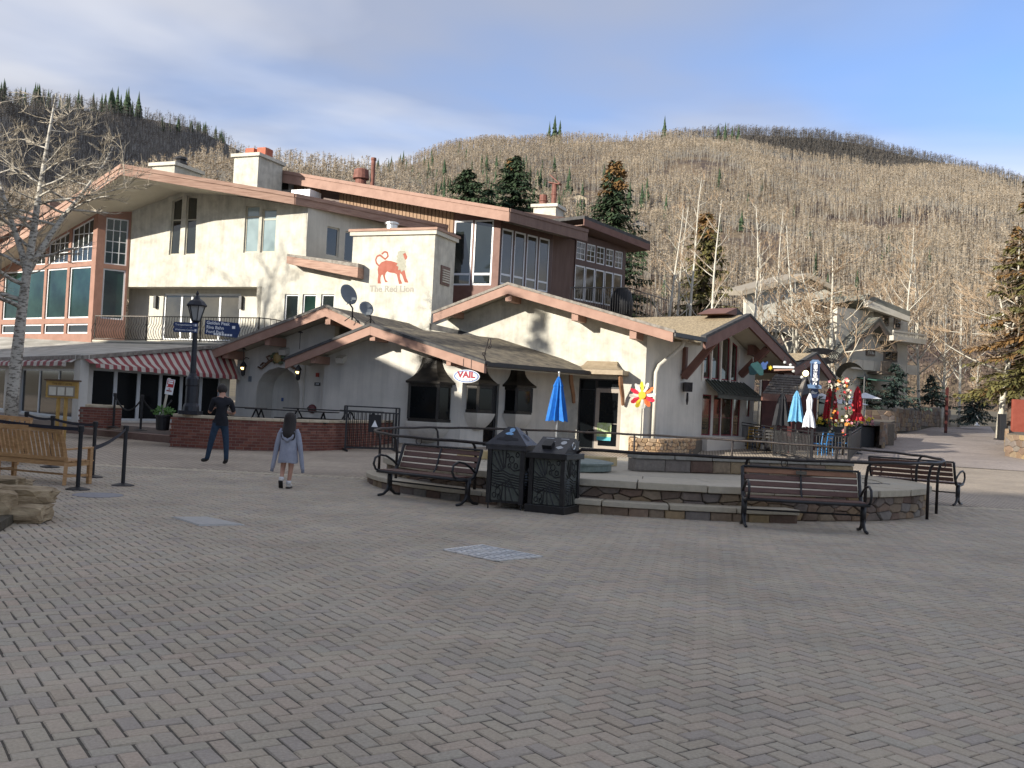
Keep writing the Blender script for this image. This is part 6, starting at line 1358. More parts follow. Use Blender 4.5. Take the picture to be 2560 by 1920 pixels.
def pxz(px, py): p = at(px, py, 26.45); return p-lamp_loc
a, b = pxz(513, 799), pxz(594, 842)
rs_ = part(MB().prism([(a.x, -.16, b.z+.03), (b.x-.02, -.16, b.z-.03), (b.x+.06, -.16, (a.z+b.z)/2-.02), (b.x-.0, -.16, a.z-.05), (a.x, -.16, a.z)], (0, .03, 0)), 'direction_sign', SIGNB, lamp)
for k, tt in enumerate(('Golden Peak', 'Riva Bahn', 'Ford Park')): text_mesh(tt, .118, SIGNW, rs_, face_matrix(lamp_loc+Vector((a.x+.04, -.163, a.z-.075-k*.118)), (1, 0, -.03)), align='LEFT', bold=.002, ext=.001)
for k in range(7): part(MB().box((a.x+.27+k*.072, -.162, b.z+.045-k*.002), (.055, .006, .05)), 'pictogram', SIGNW, rs_)
part(MB().box((b.x-.12, -.162, a.z-.17), (.08, .006, .075)), 'pictogram', SIGNW, rs_)
a2, b2 = pxz(431, 804), pxz(490, 826)
for k, (tt, dz) in enumerate((('Transportation Ctr', 0), ('Welcome Center', -.135))):
    s_ = part(MB().prism([(a2.x, -.12, a2.z-.065+dz), (a2.x+.04, -.12, a2.z+dz), (b2.x+.02, -.12, a2.z+dz), (b2.x+.02, -.12, a2.z-.13+dz), (a2.x+.04, -.12, a2.z-.13+dz)], (0, .03, 0)), 'direction_sign', SIGNB, lamp)
    text_mesh(tt, .072, SIGNW, s_, face_matrix(lamp_loc+Vector((a2.x+.06, -.122, a2.z-.065+dz)), (1, 0, 0)), align='LEFT', ext=.001)
    part(MB().box((b2.x-.03, -.122, a2.z-.065+dz), (.05, .006, .06)), 'pictogram', SIGNW, s_)
# ================================================================== belt posts
POSTM = mat('post_black', (.008, .008, .010), (.014, .014, .016), 8, .5)
def stanchion(px, py, label, dz=0.0, h=1.0):
    p = gp(px, py, dz); t = thing('belt_post', label, 'stanchion', p, 0, 'black belt posts')
    MB().lathe([(.18, 0), (.18, .012), (.12, .03), (.045, .045), (.02, .05)], 20).build('base', POSTM, t); MB().lathe([(.032, .04), (.032, h-.1)], 12).build('tube', POSTM, t, smooth=False); MB().lathe([(.045, h-.1), (.047, h-.01), (.03, h)], 12).build('belt_head', POSTM, t); return p
s1_ = stanchion(194, 1224, 'black belt post standing in front of the teak benches, nearest'); s2_ = stanchion(307, 1214, 'black belt post standing alone on the open pavers'); s3_ = stanchion(231, 1193, 'black belt post half hidden by the teak bench end')
s4_ = stanchion(125, 1168, 'black belt post behind the teak benches'); s5_ = stanchion(283, 1069, 'black rope post on the terrace beside the brick pier', .34, .98); s6_ = stanchion(351, 1076, 'black rope post on the terrace before the middle glazed door', .34, .98)
s7_ = stanchion(60, 1150, 'black belt post far behind the teak benches')
BELT = mat('belt_navy', (.012, .013, .022), (.02, .022, .034), 20, .8)
def belt(A, B, w, label, sag=.04, n=10):
    mb = MB(); V = []
    for k in range(n+1): t = k/n; p = A.lerp(B, t)-Vector((0, 0, sag*4*t*(1-t))); V += [p+Vector((0, 0, w/2)), p-Vector((0, 0, w/2)), p+Vector((0, .004, w/2)), p+Vector((0, .004, -w/2))]
    for k in range(n): b = 4*k; mb.add(V[b:b+8], [(0, 1, 5, 4), (2, 3, 7, 6), (0, 2, 6, 4), (1, 3, 7, 5)])
    tag(mb.build('barrier_belt', BELT), label, 'belt', 'barrier belts between the posts')
Z_ = lambda h: Vector((0, 0, h))
belt(s1_+Z_(.94), at(-80, 1040, 17.2), .055, 'navy barrier belt running left from the nearest post', .03); belt(s4_+Z_(.94), s3_+Z_(.94), .05, 'navy barrier belt behind the teak bench back')
belt(s2_+Z_(.94), gp(236, 1120, .9), .05, 'short navy barrier belt behind the lone post'); belt(s4_+Z_(.94), s7_+Z_(.94), .05, 'navy barrier belt between the two posts farthest back')
ROPE = mat('black_rope', (.012, .012, .012), (.03, .03, .03), 60, .9)
def rope(A, B, sag, label): tag(MB().tube([A.lerp(B, k/12)-Vector((0, 0, sag*4*k/12*(1-k/12))) for k in range(13)], .022, 6).build('rope', ROPE, smooth=True), label, 'rope', 'sagging ropes on the terrace')
rope(s5_+Z_(.9), s6_+Z_(.9), .38, 'black rope sagging between the two terrace posts'); rope(s6_+Z_(.9), gp(425, 1075, .34)+Z_(.85), .35, 'black rope sagging from the terrace post towards the brick wall')
# ================================================================== teak benches
def teak_bench():
    t = thing('teak_bench', '-', 'bench', (0, 0, 0), group='teak benches behind the belt'); Lb = 1.75
    for s in (-1, 1):
        x = s*(Lb/2-.035); MB().tube([(x, .30, 0), (x, .28, .40), (x, .34, .68), (x, .42, .95)], [.042, .042, .038, .034], 4).build('back_leg', TEAK, t); MB().box((x, -.22, .32), (.065, .065, .64)).build('front_leg', TEAK, t, bevel=.004)
        MB().bar((x, -.26, .655), (x, .33, .63), .07, .03).build('armrest', TEAK, t, bevel=.004); MB().bar((x, -.2, .16), (x, .28, .16), .03, .045).build('side_stretcher', TEAK, t); MB().bar((x, -.2, .37), (x, .28, .36), .035, .07).build('side_rail', TEAK, t)
    n = 12; pts = [(-Lb/2+Lb*k/n, .415, .94+.035*math.sin(math.pi*k/n)) for k in range(n+1)]
    mb = MB()
    for k in range(n): mb.bar(pts[k], pts[k+1], .035, .085)
    mb.build('top_rail', TEAK, t); MB().bar((-Lb/2, .295, .46), (Lb/2, .295, .46), .035, .065).build('lower_rail', TEAK, t, bevel=.004); MB().bar((-Lb/2, .28, .37), (Lb/2, .28, .37), .03, .075).build('rear_rail', TEAK, t); MB().bar((-Lb/2, -.22, .37), (Lb/2, -.22, .37), .03, .075).build('front_rail', TEAK, t)
    for k in range(17):
        x = -Lb/2+.1+(Lb-.2)*k/16; MB().bar((x, .30, .49), (x, .41, .92), .062, .016, (0, -1, .2)).build('back_slat', TEAK, t)
    for k in range(6): MB().box((0, -.24+k*.098, .42), (Lb-.02, .08, .022)).build('seat_slat', TEAK, t)
    MB().bar((-Lb/2, .04, .16), (Lb/2, .04, .16), .045, .03).build('stretcher', TEAK, t); return t
tb1 = teak_bench(); tb2 = copy_tree(tb1); tb3 = copy_tree(tb1)
def put_line(o, A, B, label):
    d = B-A; o.location = ((A.x+B.x)/2, (A.y+B.y)/2, zg(A.y)); o.rotation_euler = (0, 0, math.atan2(d.y, d.x)); o.scale = (1, 1, .92); o['label'] = label
# backs towards the camera: local +y (the back) points to the camera
put_line(tb1, V2(-7.0, 16.45), V2(-8.62, 17.1), 'slatted teak bench seen from behind, its end nearest the belt post'); put_line(tb2, V2(-8.75, 17.1), V2(-10.5, 17.0), 'slatted teak bench seen from behind, cut by the picture edge'); put_line(tb3, V2(-11.3, 19.6), V2(-9.6, 19.8), 'teak bench facing the square behind the other two')
# ================================================================== rocks of the planting bed at the left
ROCK = mat('layered_sandstone', (.20, .145, .085), (.42, .33, .21), 3, .95, 1.0, 9, detail=12, stretch=(1, 1, 3)); SOIL = mat('bed_soil', (.05, .042, .03), (.09, .075, .05), 9, .95, .8, 20)
def boulder(px, py, w, d, h, rz, seed, label, dz=0.0, tilt=0.0):
    p = gp(px, py); t = bmesh.new(); bmesh.ops.create_icosphere(t, subdivisions=3, radius=1.0); rn = random.Random(seed)
    for v in t.verts:
        c = v.co.copy(); q = Vector([math.copysign(abs(x)**.5, x) for x in c]); q *= 1/max(.75, max(abs(x) for x in q))
        d0 = noise.voronoi(c*1.5+Vector((seed*3.1, 0, 0)))[0]; q *= 1+.34*(d0[1]-d0[0])-.16+.07*noise.noise(c*6+Vector((0, seed, 0)))
        z_ = q.z+.1*noise.noise(c*1.7+Vector((0, 0, seed))); st = math.floor(z_*4.5)/4.5; lay = .10*noise.noise(Vector((st*7.3, seed*1.7, .4))); q.x *= 1+lay; q.y *= 1+lay*1.3
        v.co = Vector((q.x*w/2, q.y*d/2, q.z*h/2))
    me = bpy.data.meshes.new('boulder'); t.to_mesh(me); t.free(); me.materials.append(ROCK); o = bpy.data.objects.new('boulder', me); col.objects.link(o); o.location = (p.x, p.y, h*.45+dz); o.rotation_euler = (0, tilt, rz)
    tag(o, label, 'rock', 'sandstone rocks of the planting bed'); return o
boulder(48, 1303, .70, .5, .22, .1, 3, 'lowest layered sandstone rock at the tip of the planting bed', 0); boulder(55, 1295, .72, .45, .19, .2, 5, 'flat sandstone slab lying on the lowest rock', .20, .04); boulder(-30, 1306, .5, .5, .40, -.2, 7, 'upright sandstone block cut by the picture edge')
boulder(-70, 1268, 1.2, .6, .42, .3, 9, 'large dark sandstone slab behind the upright block', .02); boulder(5, 1245, .8, .45, .28, .5, 12, 'sandstone rock at the rear of the planting bed', .0)
bedp = [gp(60, 1292), gp(70, 1270), gp(25, 1232), gp(-60, 1215), gp(-220, 1230), gp(-260, 1310), gp(0, 1330)]
tag(MB().prism([Vector((p.x, p.y, .004)) for p in bedp], (0, 0, .1)).build('planting_bed', SOIL), 'soil of the planting bed inside the sandstone rocks', 'soil', kind='stuff')
# ================================================================== covers in the paving
HATCHM = mat('galvanised_plate', (.42, .42, .41), (.52, .52, .51), 14, .45, .2, 90, metal=.35)
def quad_plate(name, pxs, th, m, label, cat):
    pts = [gp(*p) for p in pxs]; c = sum(pts, Vector())/len(pts); t = thing(name, label, cat, (c.x, c.y, 0)); return t, pts
ht, pts = quad_plate('access_hatch', [(428, 1293), (518, 1293), (612, 1313), (498, 1315)], .01, HATCHM, 'square pale galvanised access hatch set into the pavers', 'hatch')
wbuild(MB().prism([Vector((p.x, p.y, -.02)) for p in pts], (0, 0, .026)), 'frame', HATCHM, ht)
c = sum(pts, Vector())/4; wbuild(MB().prism([Vector((*(c+(p-c)*.94).xy, .003)) for p in pts], (0, 0, .009)), 'lid', mat('hatch_lid', (.33, .33, .325), (.40, .40, .39), 14, .5, .3, 120, metal=.3), ht)
gt, pts = quad_plate('drain_grate', [(1107, 1376), (1205, 1364), (1358, 1393), (1240, 1404)], .01, HATCHM, 'silver slotted drain grate set into the pavers', 'grate')
GRM = mat('polished_grate', (.70, .70, .68), (.80, .80, .78), 20, .3, metal=.3)
wbuild(MB().prism([Vector((p.x, p.y, -.03)) for p in pts], (0, 0, .031)), 'pit', BLACKP, gt)
P0, P1, P2, P3 = [Vector((p.x, p.y, .0)) for p in pts]; B_ = lambda u, v: (P0.lerp(P1, v)).lerp(P3.lerp(P2, v), u)
for k in range(9):
    v0 = k/8*.95; wbuild(MB().prism([B_(0, v0)+Z_(.002), B_(1, v0)+Z_(.002), B_(1, v0+.05)+Z_(.002), B_(0, v0+.05)+Z_(.002)], (0, 0, .012)), 'bar', GRM, gt)
for u in (0, .24, .49, .74, .965): wbuild(MB().prism([B_(u, 0)+Z_(.002), B_(u+.035, 0)+Z_(.002), B_(u+.035, 1)+Z_(.002), B_(u, 1)+Z_(.002)], (0, 0, .0135)), 'cross_bar', GRM, gt)
p = gp(245, 1238); tag(MB().lathe([(.36, -.01), (.36, .006), (.02, .007)], 24, (p.x, p.y, 0)).build('manhole_cover', mat('lead_grey', (.20, .20, .215), (.25, .25, .27), 8, .6)), 'grey disc-shaped cover lying beside the nearest belt post', 'cover')
# ================================================================== terrace furniture: sign, pot, menu board, tables
MENUW = mat('menu_frame', (.33, .20, .05), (.42, .27, .08), 8, .55, .2, 40); PAPER = mat('menu_paper', (.50, .48, .40), (.58, .56, .48), 6, .7)
YM = 25.2; m0, m1_ = at(118, 951, YM), at(194, 997, YM)
mbd = thing('menu_board', 'wooden framed menu board with pale sheets in front of the glazed doors', 'sign', ((m0.x+m1_.x)/2, YM, zg(YM)))
loc = ROOTS[mbd]; w_ = m1_.x-m0.x; zt0, zb0_ = m0.z-loc.z, m1_.z-loc.z
MB().box((0, 0, (zt0+zb0_)/2), (w_, .09, zt0-zb0_)).build('case', MENUW, mbd, bevel=.006); MB().box((0, -.055, zb0_+(zt0-zb0_)*.42), (w_*.84, .02, (zt0-zb0_)*.62)).build('display', mat('menu_felt', (.22, .19, .15)), mbd)
for k in range(3): MB().box((-w_*.27+k*w_*.27, -.07, zb0_+(zt0-zb0_)*.40), (w_*.22, .006, (zt0-zb0_)*.48)).build('menu_sheet', PAPER, mbd)
MB().box((0, .0, zt0+.02), (w_+.08, .16, .04)).build('cornice', mat('menu_top', (.08, .05, .03)), mbd); text_mesh('THE RED LION', .075, mat('menu_ink', (.10, .05, .02)), mbd, face_matrix(Vector((loc.x, YM-.05, m0.z-.07)), (1, 0, 0)), ext=.002)
for s in (-1, 1): MB().box((s*w_*.12, .03, zb0_/2), (.07, .07, zb0_)).build('leg', MENUW, mbd)
YP = 27.3; pot = at(406, 1074, YP); fz_ = fl
ptt = thing('plant_pot', 'black pot with leafy green plant beside the brick wall', 'plant', (pot.x, YP, fz_)); MB().lathe([(.13, 0), (.17, .02), (.19, .36), (.21, .37), (.21, .42), (.17, .42), (.02, .40)], 16).build('pot', BLACKP, ptt)
LEAF = mat('pot_leaves', (.07, .16, .035), (.12, .24, .06), 6, .7); lf = MB(); rn = random.Random(2)
for k in range(150): a = rn.uniform(0, 6.28); r_ = rn.uniform(.02, .32); z = .42+rn.uniform(0, .2)*(1.2-r_*2); q = Vector((r_*math.cos(a), r_*math.sin(a), z)); d = Vector((rn.uniform(-1, 1), rn.uniform(-1, 1), rn.uniform(.1, 1))).normalized()*.09; s_ = d.cross(Vector((rn.uniform(-1, 1), rn.uniform(-1, 1), .3))).normalized()*.03; lf.add([q, q+d*.5+s_, q+d, q+d*.5-s_], [(0, 1, 2, 3)])
lf.build('foliage', LEAF, ptt, recalc=False)
sp = thing('notice_sign', 'red and white notice sign on a leaning birch pole in the pot', 'sign', (pot.x-.02, YP-.05, fz_)); q0 = at(408, 1040, YP)-ROOTS[sp]; q1 = at(424, 945, YP)-ROOTS[sp]
MB().tube([Vector((0, 0, .3)), q0.lerp(q1, .5)+Vector((0, 0, 0)), q1], .035, 7).build('pole', BARKW, sp, smooth=True)
ax = (q1-Vector((0, 0, .3))).normalized(); sr = ax.cross(Vector((0, -1, 0))).normalized(); cS = at(424.5, 968, YP-.08)-ROOTS[sp]
def sgn(u0, v0, u1, v1, o, m, n_): MB().prism([cS+sr*u0+ax*v0+Vector((0, o, 0)), cS+sr*u1+ax*v0+Vector((0, o, 0)), cS+sr*u1+ax*v1+Vector((0, o, 0)), cS+sr*u0+ax*v1+Vector((0, o, 0))], (0, .008, 0)).build(n_, m, sp)
if sr.x < 0: sr = -sr
sgn(-.11, -.2, .11, .22, 0, SIGNW, 'plate'); sgn(-.09, -.0, .09, .2, -.008, mat('sign_red', (.45, .03, .04), (.5, .05, .05)), 'red_field')
INKR = mat('sign_ink', (.25, .05, .05))
for u0, v0, u1, v1, m_ in ((-.07, .145, .07, .185, SIGNW), (-.07, .09, .07, .13, SIGNW), (-.085, .015, -.055, .07, SIGNW), (-.02, -.06, .02, -.04, INKR), (-.07, -.115, .07, -.085, INKR)): sgn(u0, v0, u1, v1, -.013, m_, 'print')
pat = [V2(-8.9, 27.0), V2(-7.5, 26.9), V2(-6.3, 27.3), V2(-5.35, 28.5), V2(-4.65, 30.7), V2(-4.3, 33.4), V2(-8.5, 35.6), V2(-9.2, 33)]
to_ = MB().prism([Vector((p.x, p.y, .05)) for p in pat], (0, 0, .1)); to_.v = [(x, y, z if z < .1 else zg(y)+.3) for x, y, z in to_.v]; tag(to_.build('patio', TER), kind='structure')
def picnic(label, x, y, rz, w=1.8):
    t = thing('picnic_table', label, 'table', (x, y, zg(y)+.3), rz, 'black steel picnic tables behind the brick wall')
    for k in range(4): MB().box((0, -.27+k*.18, .75), (w, .165, .03)).build('top_slat', BLACK, t)
    for s in (-1, 1):
        MB().box((0, s*.68, .45), (w, .26, .03)).build('bench_seat', BLACK, t)
        MB().tube([(s*w*.36, -.72, .02), (s*w*.36, -.3, .42), (s*w*.36, 0, .73)], .025, 5).build('leg', BLACK, t); MB().tube([(s*w*.36, .72, .02), (s*w*.36, .3, .42), (s*w*.36, 0, .73)], .025, 5).build('leg', BLACK, t)
picnic('black steel picnic table nearest the arched doorway', -5.9, 31.3, rad(-20), 2.4); picnic('black steel picnic table just behind the brick wall coping', -6.3, 28.9, rad(-8), 2.6); picnic('small black steel picnic table behind the man', -8.0, 29.6, rad(-10), 1.4); picnic('black steel picnic table beside the iron rack', -4.75, 32.0, rad(-25), 1.2)
# iron rack in front of the white wall
rk = thing('iron_rack', 'black iron rack with vertical bars and small plate in front of the brick wall', 'rack', (0, 0, 0)); RW_, RD = 1.5, .55
MB().box((0, 0, 0), (.001, .001, .001))
for sx in (-1, 1):
    MB().bar((sx*RW_/2, -RD/2, .0), (sx*RW_/2, -RD/2, 1.28), .05, .05).build('upright', BLACK, rk); MB().bar((sx*RW_/2, RD/2, .0), (sx*RW_/2, RD/2, 1.28), .05, .05).build('upright', BLACK, rk)
    MB().bar((sx*RW_/2, -.75, .04), (sx*RW_/2, .75, .04), .05, .05).build('foot', BLACK, rk); MB().bar((sx*RW_/2, -RD/2, 1.28), (sx*RW_/2, RD/2, 1.28), .04, .04).build('end_rail', BLACK, rk)
for y in (-RD/2, RD/2):
    for z in (1.28, 1.13, .1): MB().bar((-RW_/2, y, z), (RW_/2, y, z), .04, .035).build('rail', BLACK, rk)
    for k in range(13): x = -RW_/2+RW_*(k+.5)/13; MB().tube([(x, y, .1), (x, y, 1.13)], .011, 4).build('bar', BLACK, rk)
pl_ = MB().box((.05, -RD/2-.03, .82), (.34, .02, .5)).build('plate', BLACKP, rk); MB().prism([(-.04, -RD/2-.045, .72), (.14, -RD/2-.045, .72), (.05, -RD/2-.045, .92)], (0, .006, 0)).build('emblem', SIGNW, rk)
rk.location = (*gp(925, 1127).xy, zg(27.6)); rk.rotation_euler = (0, 0, rad(16))
# satellite dishes on the shop roofs
def dish(px, py, Y, R_, foot_px, label, yaw):
    c = at(px, py, Y); f = at(*foot_px, Y+.3); t = thing('satellite_dish', label, 'satellite dish', f, 0, 'satellite dishes on the shop roof'); o = c-f
    ax = Vector((math.sin(yaw), -math.cos(yaw), .35)).normalized(); M = Matrix.Translation(o) @ ax.to_track_quat('Z', 'Y').to_matrix().to_4x4(); pr = [(R_*k/6, .22*R_*(k/6)**2) for k in range(1, 7)]
    MB().lathe([(.002, 0)]+pr+[(R_*.985, .22*R_+.012)]+[(R_*k/6*.97, .22*R_*(k/6)**2+.014) for k in range(5, 0, -1)], 24).tx(M).build('reflector', DISHGREY, t, smooth=True)
    MB().tube([o-ax*.02, o-ax*.12, (0, 0, o.z*.5), (0, 0, 0)], .03, 6).build('mast', BLACK, t, smooth=True)
    tip = o+ax*R_*1.0+Vector((0, 0, -.25)); MB().tube([o+Vector((0, 0, -R_*.85)), tip], .018, 5).box(tip, (.14, .1, .08)).build('feed_arm', DISHGREY, t)
    MB().tube([(-.25, 0, -.05), (0, 0, .15), (.25, .1, -.1)], .018, 5).build('strut', BLACK, t)
dish(868, 738, 33.2, .36, (880, 800), 'larger grey satellite dish on the roof below the painted lion', .9); dish(914, 773, 33.4, .26, (926, 808), 'smaller grey satellite dish right beside the larger one', .6)
# oval shop sign with iron scroll bracket
vs = L.P(*L.hit(*z5(922, 1005), OB+.05), OB+.05); vt = thing('oval_sign', 'white oval hanging sign with red and blue lettering under the shop eave', 'sign', vs); ru_, nu = V3(L.u), V3(L.n)
def oval(a, b, o, m, n_, th=.03): wbuild(MB().prism([vs+ru_*a*math.cos(t)+Z_(b*math.sin(t))+nu*o for t in [2*math.pi*i/32 for i in range(32)]], -nu*th), n_, m, vt)
VW = (z5(1045, 0)[0]-z5(800, 0)[0])/F*33/2*.98; VH = (1060-950)/3.456/F*33/2
oval(VW, VH, .02, mat('sign_face', (.62, .62, .62), (.68, .68, .68)), 'board'); oval(VW*.95, VH*.91, .026, mat('sign_ring', (.10, .16, .32)), 'blue_ring', .004); oval(VW*.84, VH*.76, .031, bpy.data.materials['sign_face'], 'face', .004)
text_mesh('VAIL', VH*1.25, mat('sign_letters', (.26, .035, .05)), vt, face_matrix(vs+nu*.034+Z_(.04), ru_), bold=.012, ext=.003, sx=1.15)
for k in range(4): wbuild(MB().box(vs+nu*.036-Z_(VH*.52)+ru_*(-.08+.1*k), (.05, .01, .05)), 'small_letter', mat('sign_letters2', (.42, .38, .40)) if k == 0 else bpy.data.materials['sign_letters2'], vt)
for s in (-.3, .3): wbuild(MB().tube([vs+ru_*s*VW/.5*.5+Z_(VH*.8), vs+ru_*s*VW/.5*.5+Z_(VH+.35)], .01, 4), 'chain', BLACK, vt)
ib = thing('iron_scroll', 'wrought iron scroll bracket standing on the corner of the low roof', 'bracket', L.pt(*z5(1075, 850), OB)); lpv = lambda pts: [L.pt(*z5(*p), OB-.02) for p in pts]
for pts in ([(1085, 870), (1075, 830), (1085, 780), (1100, 720), (1110, 680), (1125, 680), (1130, 700), (1120, 740), (1105, 760)], [(1075, 830), (1060, 820), (1060, 800), (1075, 800), (1085, 815)], [(1105, 760), (1125, 760), (1135, 740), (1130, 725), (1118, 730)]):
    wbuild(MB().tube(lpv(pts), .022, 5), 'scroll', IRON, ib, smooth=True)

# ================================================================== umbrellas, flowers and dining corner on the right
def umbrella(px, ptop, pbot, pfoot, Y, m, label, r=.34, pole=None, folds=9, rtop=.05, gz=None, waist=None):
    p = at(px, pfoot, Y); zt_, zb_ = at(px, ptop, Y).z, at(px, pbot, Y).z; g = zg(Y) if gz is None else gz; t = thing('closed_umbrella', label, 'umbrella', (p.x, Y, g), 0, 'closed parasols')
    mb = MB(); n = folds*2; lv = [0, .06, .22, .24, .5, .75, .93, 1.0]; V = []
    for f in lv:
        z = zt_-(zt_-zb_)*f-g; rr = (rtop+(r-rtop)*(f**.75)) if f > .23 else (rtop*.4+(r*.42)*(f/.22)**.9)
        if waist: rr *= 1-.5*math.exp(-((f-waist)/.13)**2)
        for k in range(n): q = rr*(1.0 if k % 2 else .58 if f > .05 else .95); a = 2*math.pi*k/n+.08*math.sin(f*5+k); V.append((q*math.cos(a), q*math.sin(a), z-(0.05*f if k % 2 else 0)))
    mb.add(V, [(i*n+k, i*n+(k+1) % n, (i+1)*n+(k+1) % n, (i+1)*n+k) for i in range(len(lv)-1) for k in range(n)]+[tuple(range(n))]); mb.build('canopy', m, t)
    MB().tube([(0, 0, 0), (0, 0, zt_-g+.1)], .025, 7).build('pole', pole or CHROME, t); MB().ball((0, 0, zt_-g+.12), .035, 8, 5).build('finial', pole or CHROME, t); MB().lathe([(.28, 0), (.28, .05), (.06, .09)], 14).build('base', BLACK, t); return t
UB = mat('blue_canvas', (.005, .105, .40), (.01, .15, .50), 5, .75, .2, 60); ULB = mat('pale_blue_canvas', (.10, .30, .48), (.14, .36, .55), 5, .75, .2, 60); UBK = mat('black_canvas', (.008, .009, .013), (.014, .015, .02), 5, .75); UR = mat('red_canvas', (.36, .012, .02), (.44, .02, .03), 5, .75, .2, 60); UWH = mat('white_canvas', (.55, .56, .60), (.64, .65, .68), 5, .75, .2, 60)
umbrella(1390, 940, 1050, 1095, 31.2, UB, 'bright blue closed umbrella by the shop wall', .36)
umbrella(1951, 980, 1062, 1110, 37.0, UBK, 'black closed umbrella left of the pale blue one', .36, BLACK); umbrella(1987, 976, 1052, 1110, 36.2, ULB, 'pale blue closed umbrella on the restaurant patio', .30, BLACK); umbrella(2020, 982, 1066, 1105, 35.6, UWH, 'white closed umbrella gathered at its waist', .24, BLACK, waist=.55)
umbrella(2069, 966, 1045, 1100, 41, UR, 'thin red closed umbrella behind the flower arch', .26, BLACK); umbrella(2082, 985, 1048, 1100, 42, UR, 'red closed umbrella half hidden by the flower arch', .2, BLACK); umbrella(2139, 965, 1050, 1100, 40, UR, 'large red closed umbrella right of the flower arch', .34, BLACK, waist=.7)
for px, py, Y, w, lb in ((2054, 992, 45, .9, 'small white open parasol left of the flower arch'), (2118, 1004, 44, 1.0, 'white open parasol panel behind the red umbrella'), (2163, 990, 46, .8, 'white open parasol right of the red umbrella')):
    p = at(px, py, Y); t = thing('open_parasol', lb, 'umbrella', (p.x, Y, zg(Y)), 0, 'white parasols behind the arch'); h_ = p.z-zg(Y)
    MB().add([(w*math.cos(2*math.pi*k/8), w*math.sin(2*math.pi*k/8), h_-.12) for k in range(8)]+[(0, 0, h_+.16)], [(k, (k+1) % 8, 8) for k in range(8)]).build('canopy', UWH, t); MB().tube([(0, 0, 0), (0, 0, h_+.14)], .025, 6).build('pole', CHROME, t)
# pinwheel flower at the corner of the gable wall
pc = G.pt(1606, 988, .9); pf = thing('pinwheel_flower', 'tall metal pinwheel flower with red, white and yellow petals by the wall', 'ornament', (pc.x, pc.y, zg(pc.y))); hz_ = pc.z-zg(pc.y)
PY = mat('petal_yellow', (.60, .46, .02), (.68, .54, .05)); PR = mat('petal_red', (.55, .02, .05), (.62, .04, .07)); PW = mat('petal_white', (.60, .58, .52), (.68, .66, .60)); PO = mat('petal_orange', (.60, .12, .03), (.66, .18, .06)); PDISC = mat('flower_disc', (.62, .34, .02), (.68, .40, .04))
rh_ = V3(G.u); fn = V3(G.n)
for k, m in enumerate((PW, PO, PW, PY, PW, PR, PW, PR, PY, PW, PO, PR)):
    a = k*math.pi/6+.12; d = rh_*math.cos(a)+Z_(math.sin(a)); s_ = rh_*-math.sin(a)+Z_(math.cos(a)); c = Vector((0, 0, hz_)); tw_ = fn*.05
    MB().prism([c+d*.12-s_*.03, c+d*.28-s_*.085+tw_, c+d*.44-s_*.06+tw_, c+d*.47, c+d*.42+s_*.05-tw_, c+d*.28+s_*.075-tw_, c+d*.12+s_*.03], -fn*.012).build('petal', m, pf)
MB().prism([Vector((0, 0, hz_))+rh_*.13*math.cos(t)+Z_(.13*math.sin(t))+fn*.05 for t in [2*math.pi*i/16 for i in range(16)]], -fn*.09).build('disc', PDISC, pf); MB().tube([Vector((0, 0, 0))-fn*.05, Vector((0, 0, hz_))-fn*.05], .018, 6).build('stem', BLACK, pf)
# low stone bed wall by the shop corner
rs2 = random.Random(5); pa, pb_ = gp(1575, 1143), gp(1752, 1118); ORST = tintmat('orange_stone', [(.34, .22, .12), (.42, .30, .18), (.28, .17, .10), (.46, .34, .22), (.36, .27, .19)], nscale=14, bump=.8, var=.35)
pp_ = [gp(1570, 1120), gp(1576, 1141), gp(1650, 1143), gp(1735, 1136), gp(1755, 1122)]; pp_ = [Vector((p.x, p.y, 0)) for p in pp_]
sb_ = thing('stone_bed', 'low sunlit orange rubble wall of a flower bed at the shop corner', 'wall', (pp_[1].x, pp_[1].y, zg(pp_[1].y))); zz_ = zg(pp_[2].y)
wbuild(MB().prism([Vector((*(p+V2(.12, .16)).xy, zz_-.1)) for p in pp_]+[Vector((pp_[-1].x, pp_[-1].y+1.2, zz_-.1)), Vector((pp_[0].x, pp_[0].y+.6, zz_-.1))], (0, 0, .62)), 'core', MORTAR, sb_)
arc_wall(sb_, pp_, zz_-.02, zz_+.6, 5, .1, .34, rs2, count=[0], limit=200, m=ORST, depth=.2)
# patio fence of the restaurant
fence = thing('patio_fence', 'black iron patio fence with vertical bars in front of the restaurant', 'fence', gp(2025, 1153)); fpts = [gp(1850, 1119), gp(1935, 1136), gp(2027, 1154), gp(2122, 1158), gp(2150, 1128)]
for i in range(len(fpts)-1):
    A, B = fpts[i], fpts[i+1]; n = max(4, int((B-A).length/.11))
    for z in (1.02, .92, .12): wbuild(MB().bar(A+Z_(z), B+Z_(z), .04, .03), 'rail', BLACK, fence)
    for k in range(n): q = A.lerp(B, (k+.5)/n); wbuild(MB().tube([q+Z_(.12), q+Z_(.92)], .013, 4), 'bar', BLACK, fence)
for q in fpts: wbuild(MB().bar(q, q+Z_(1.12), .08, .08), 'post', BLACK, fence)
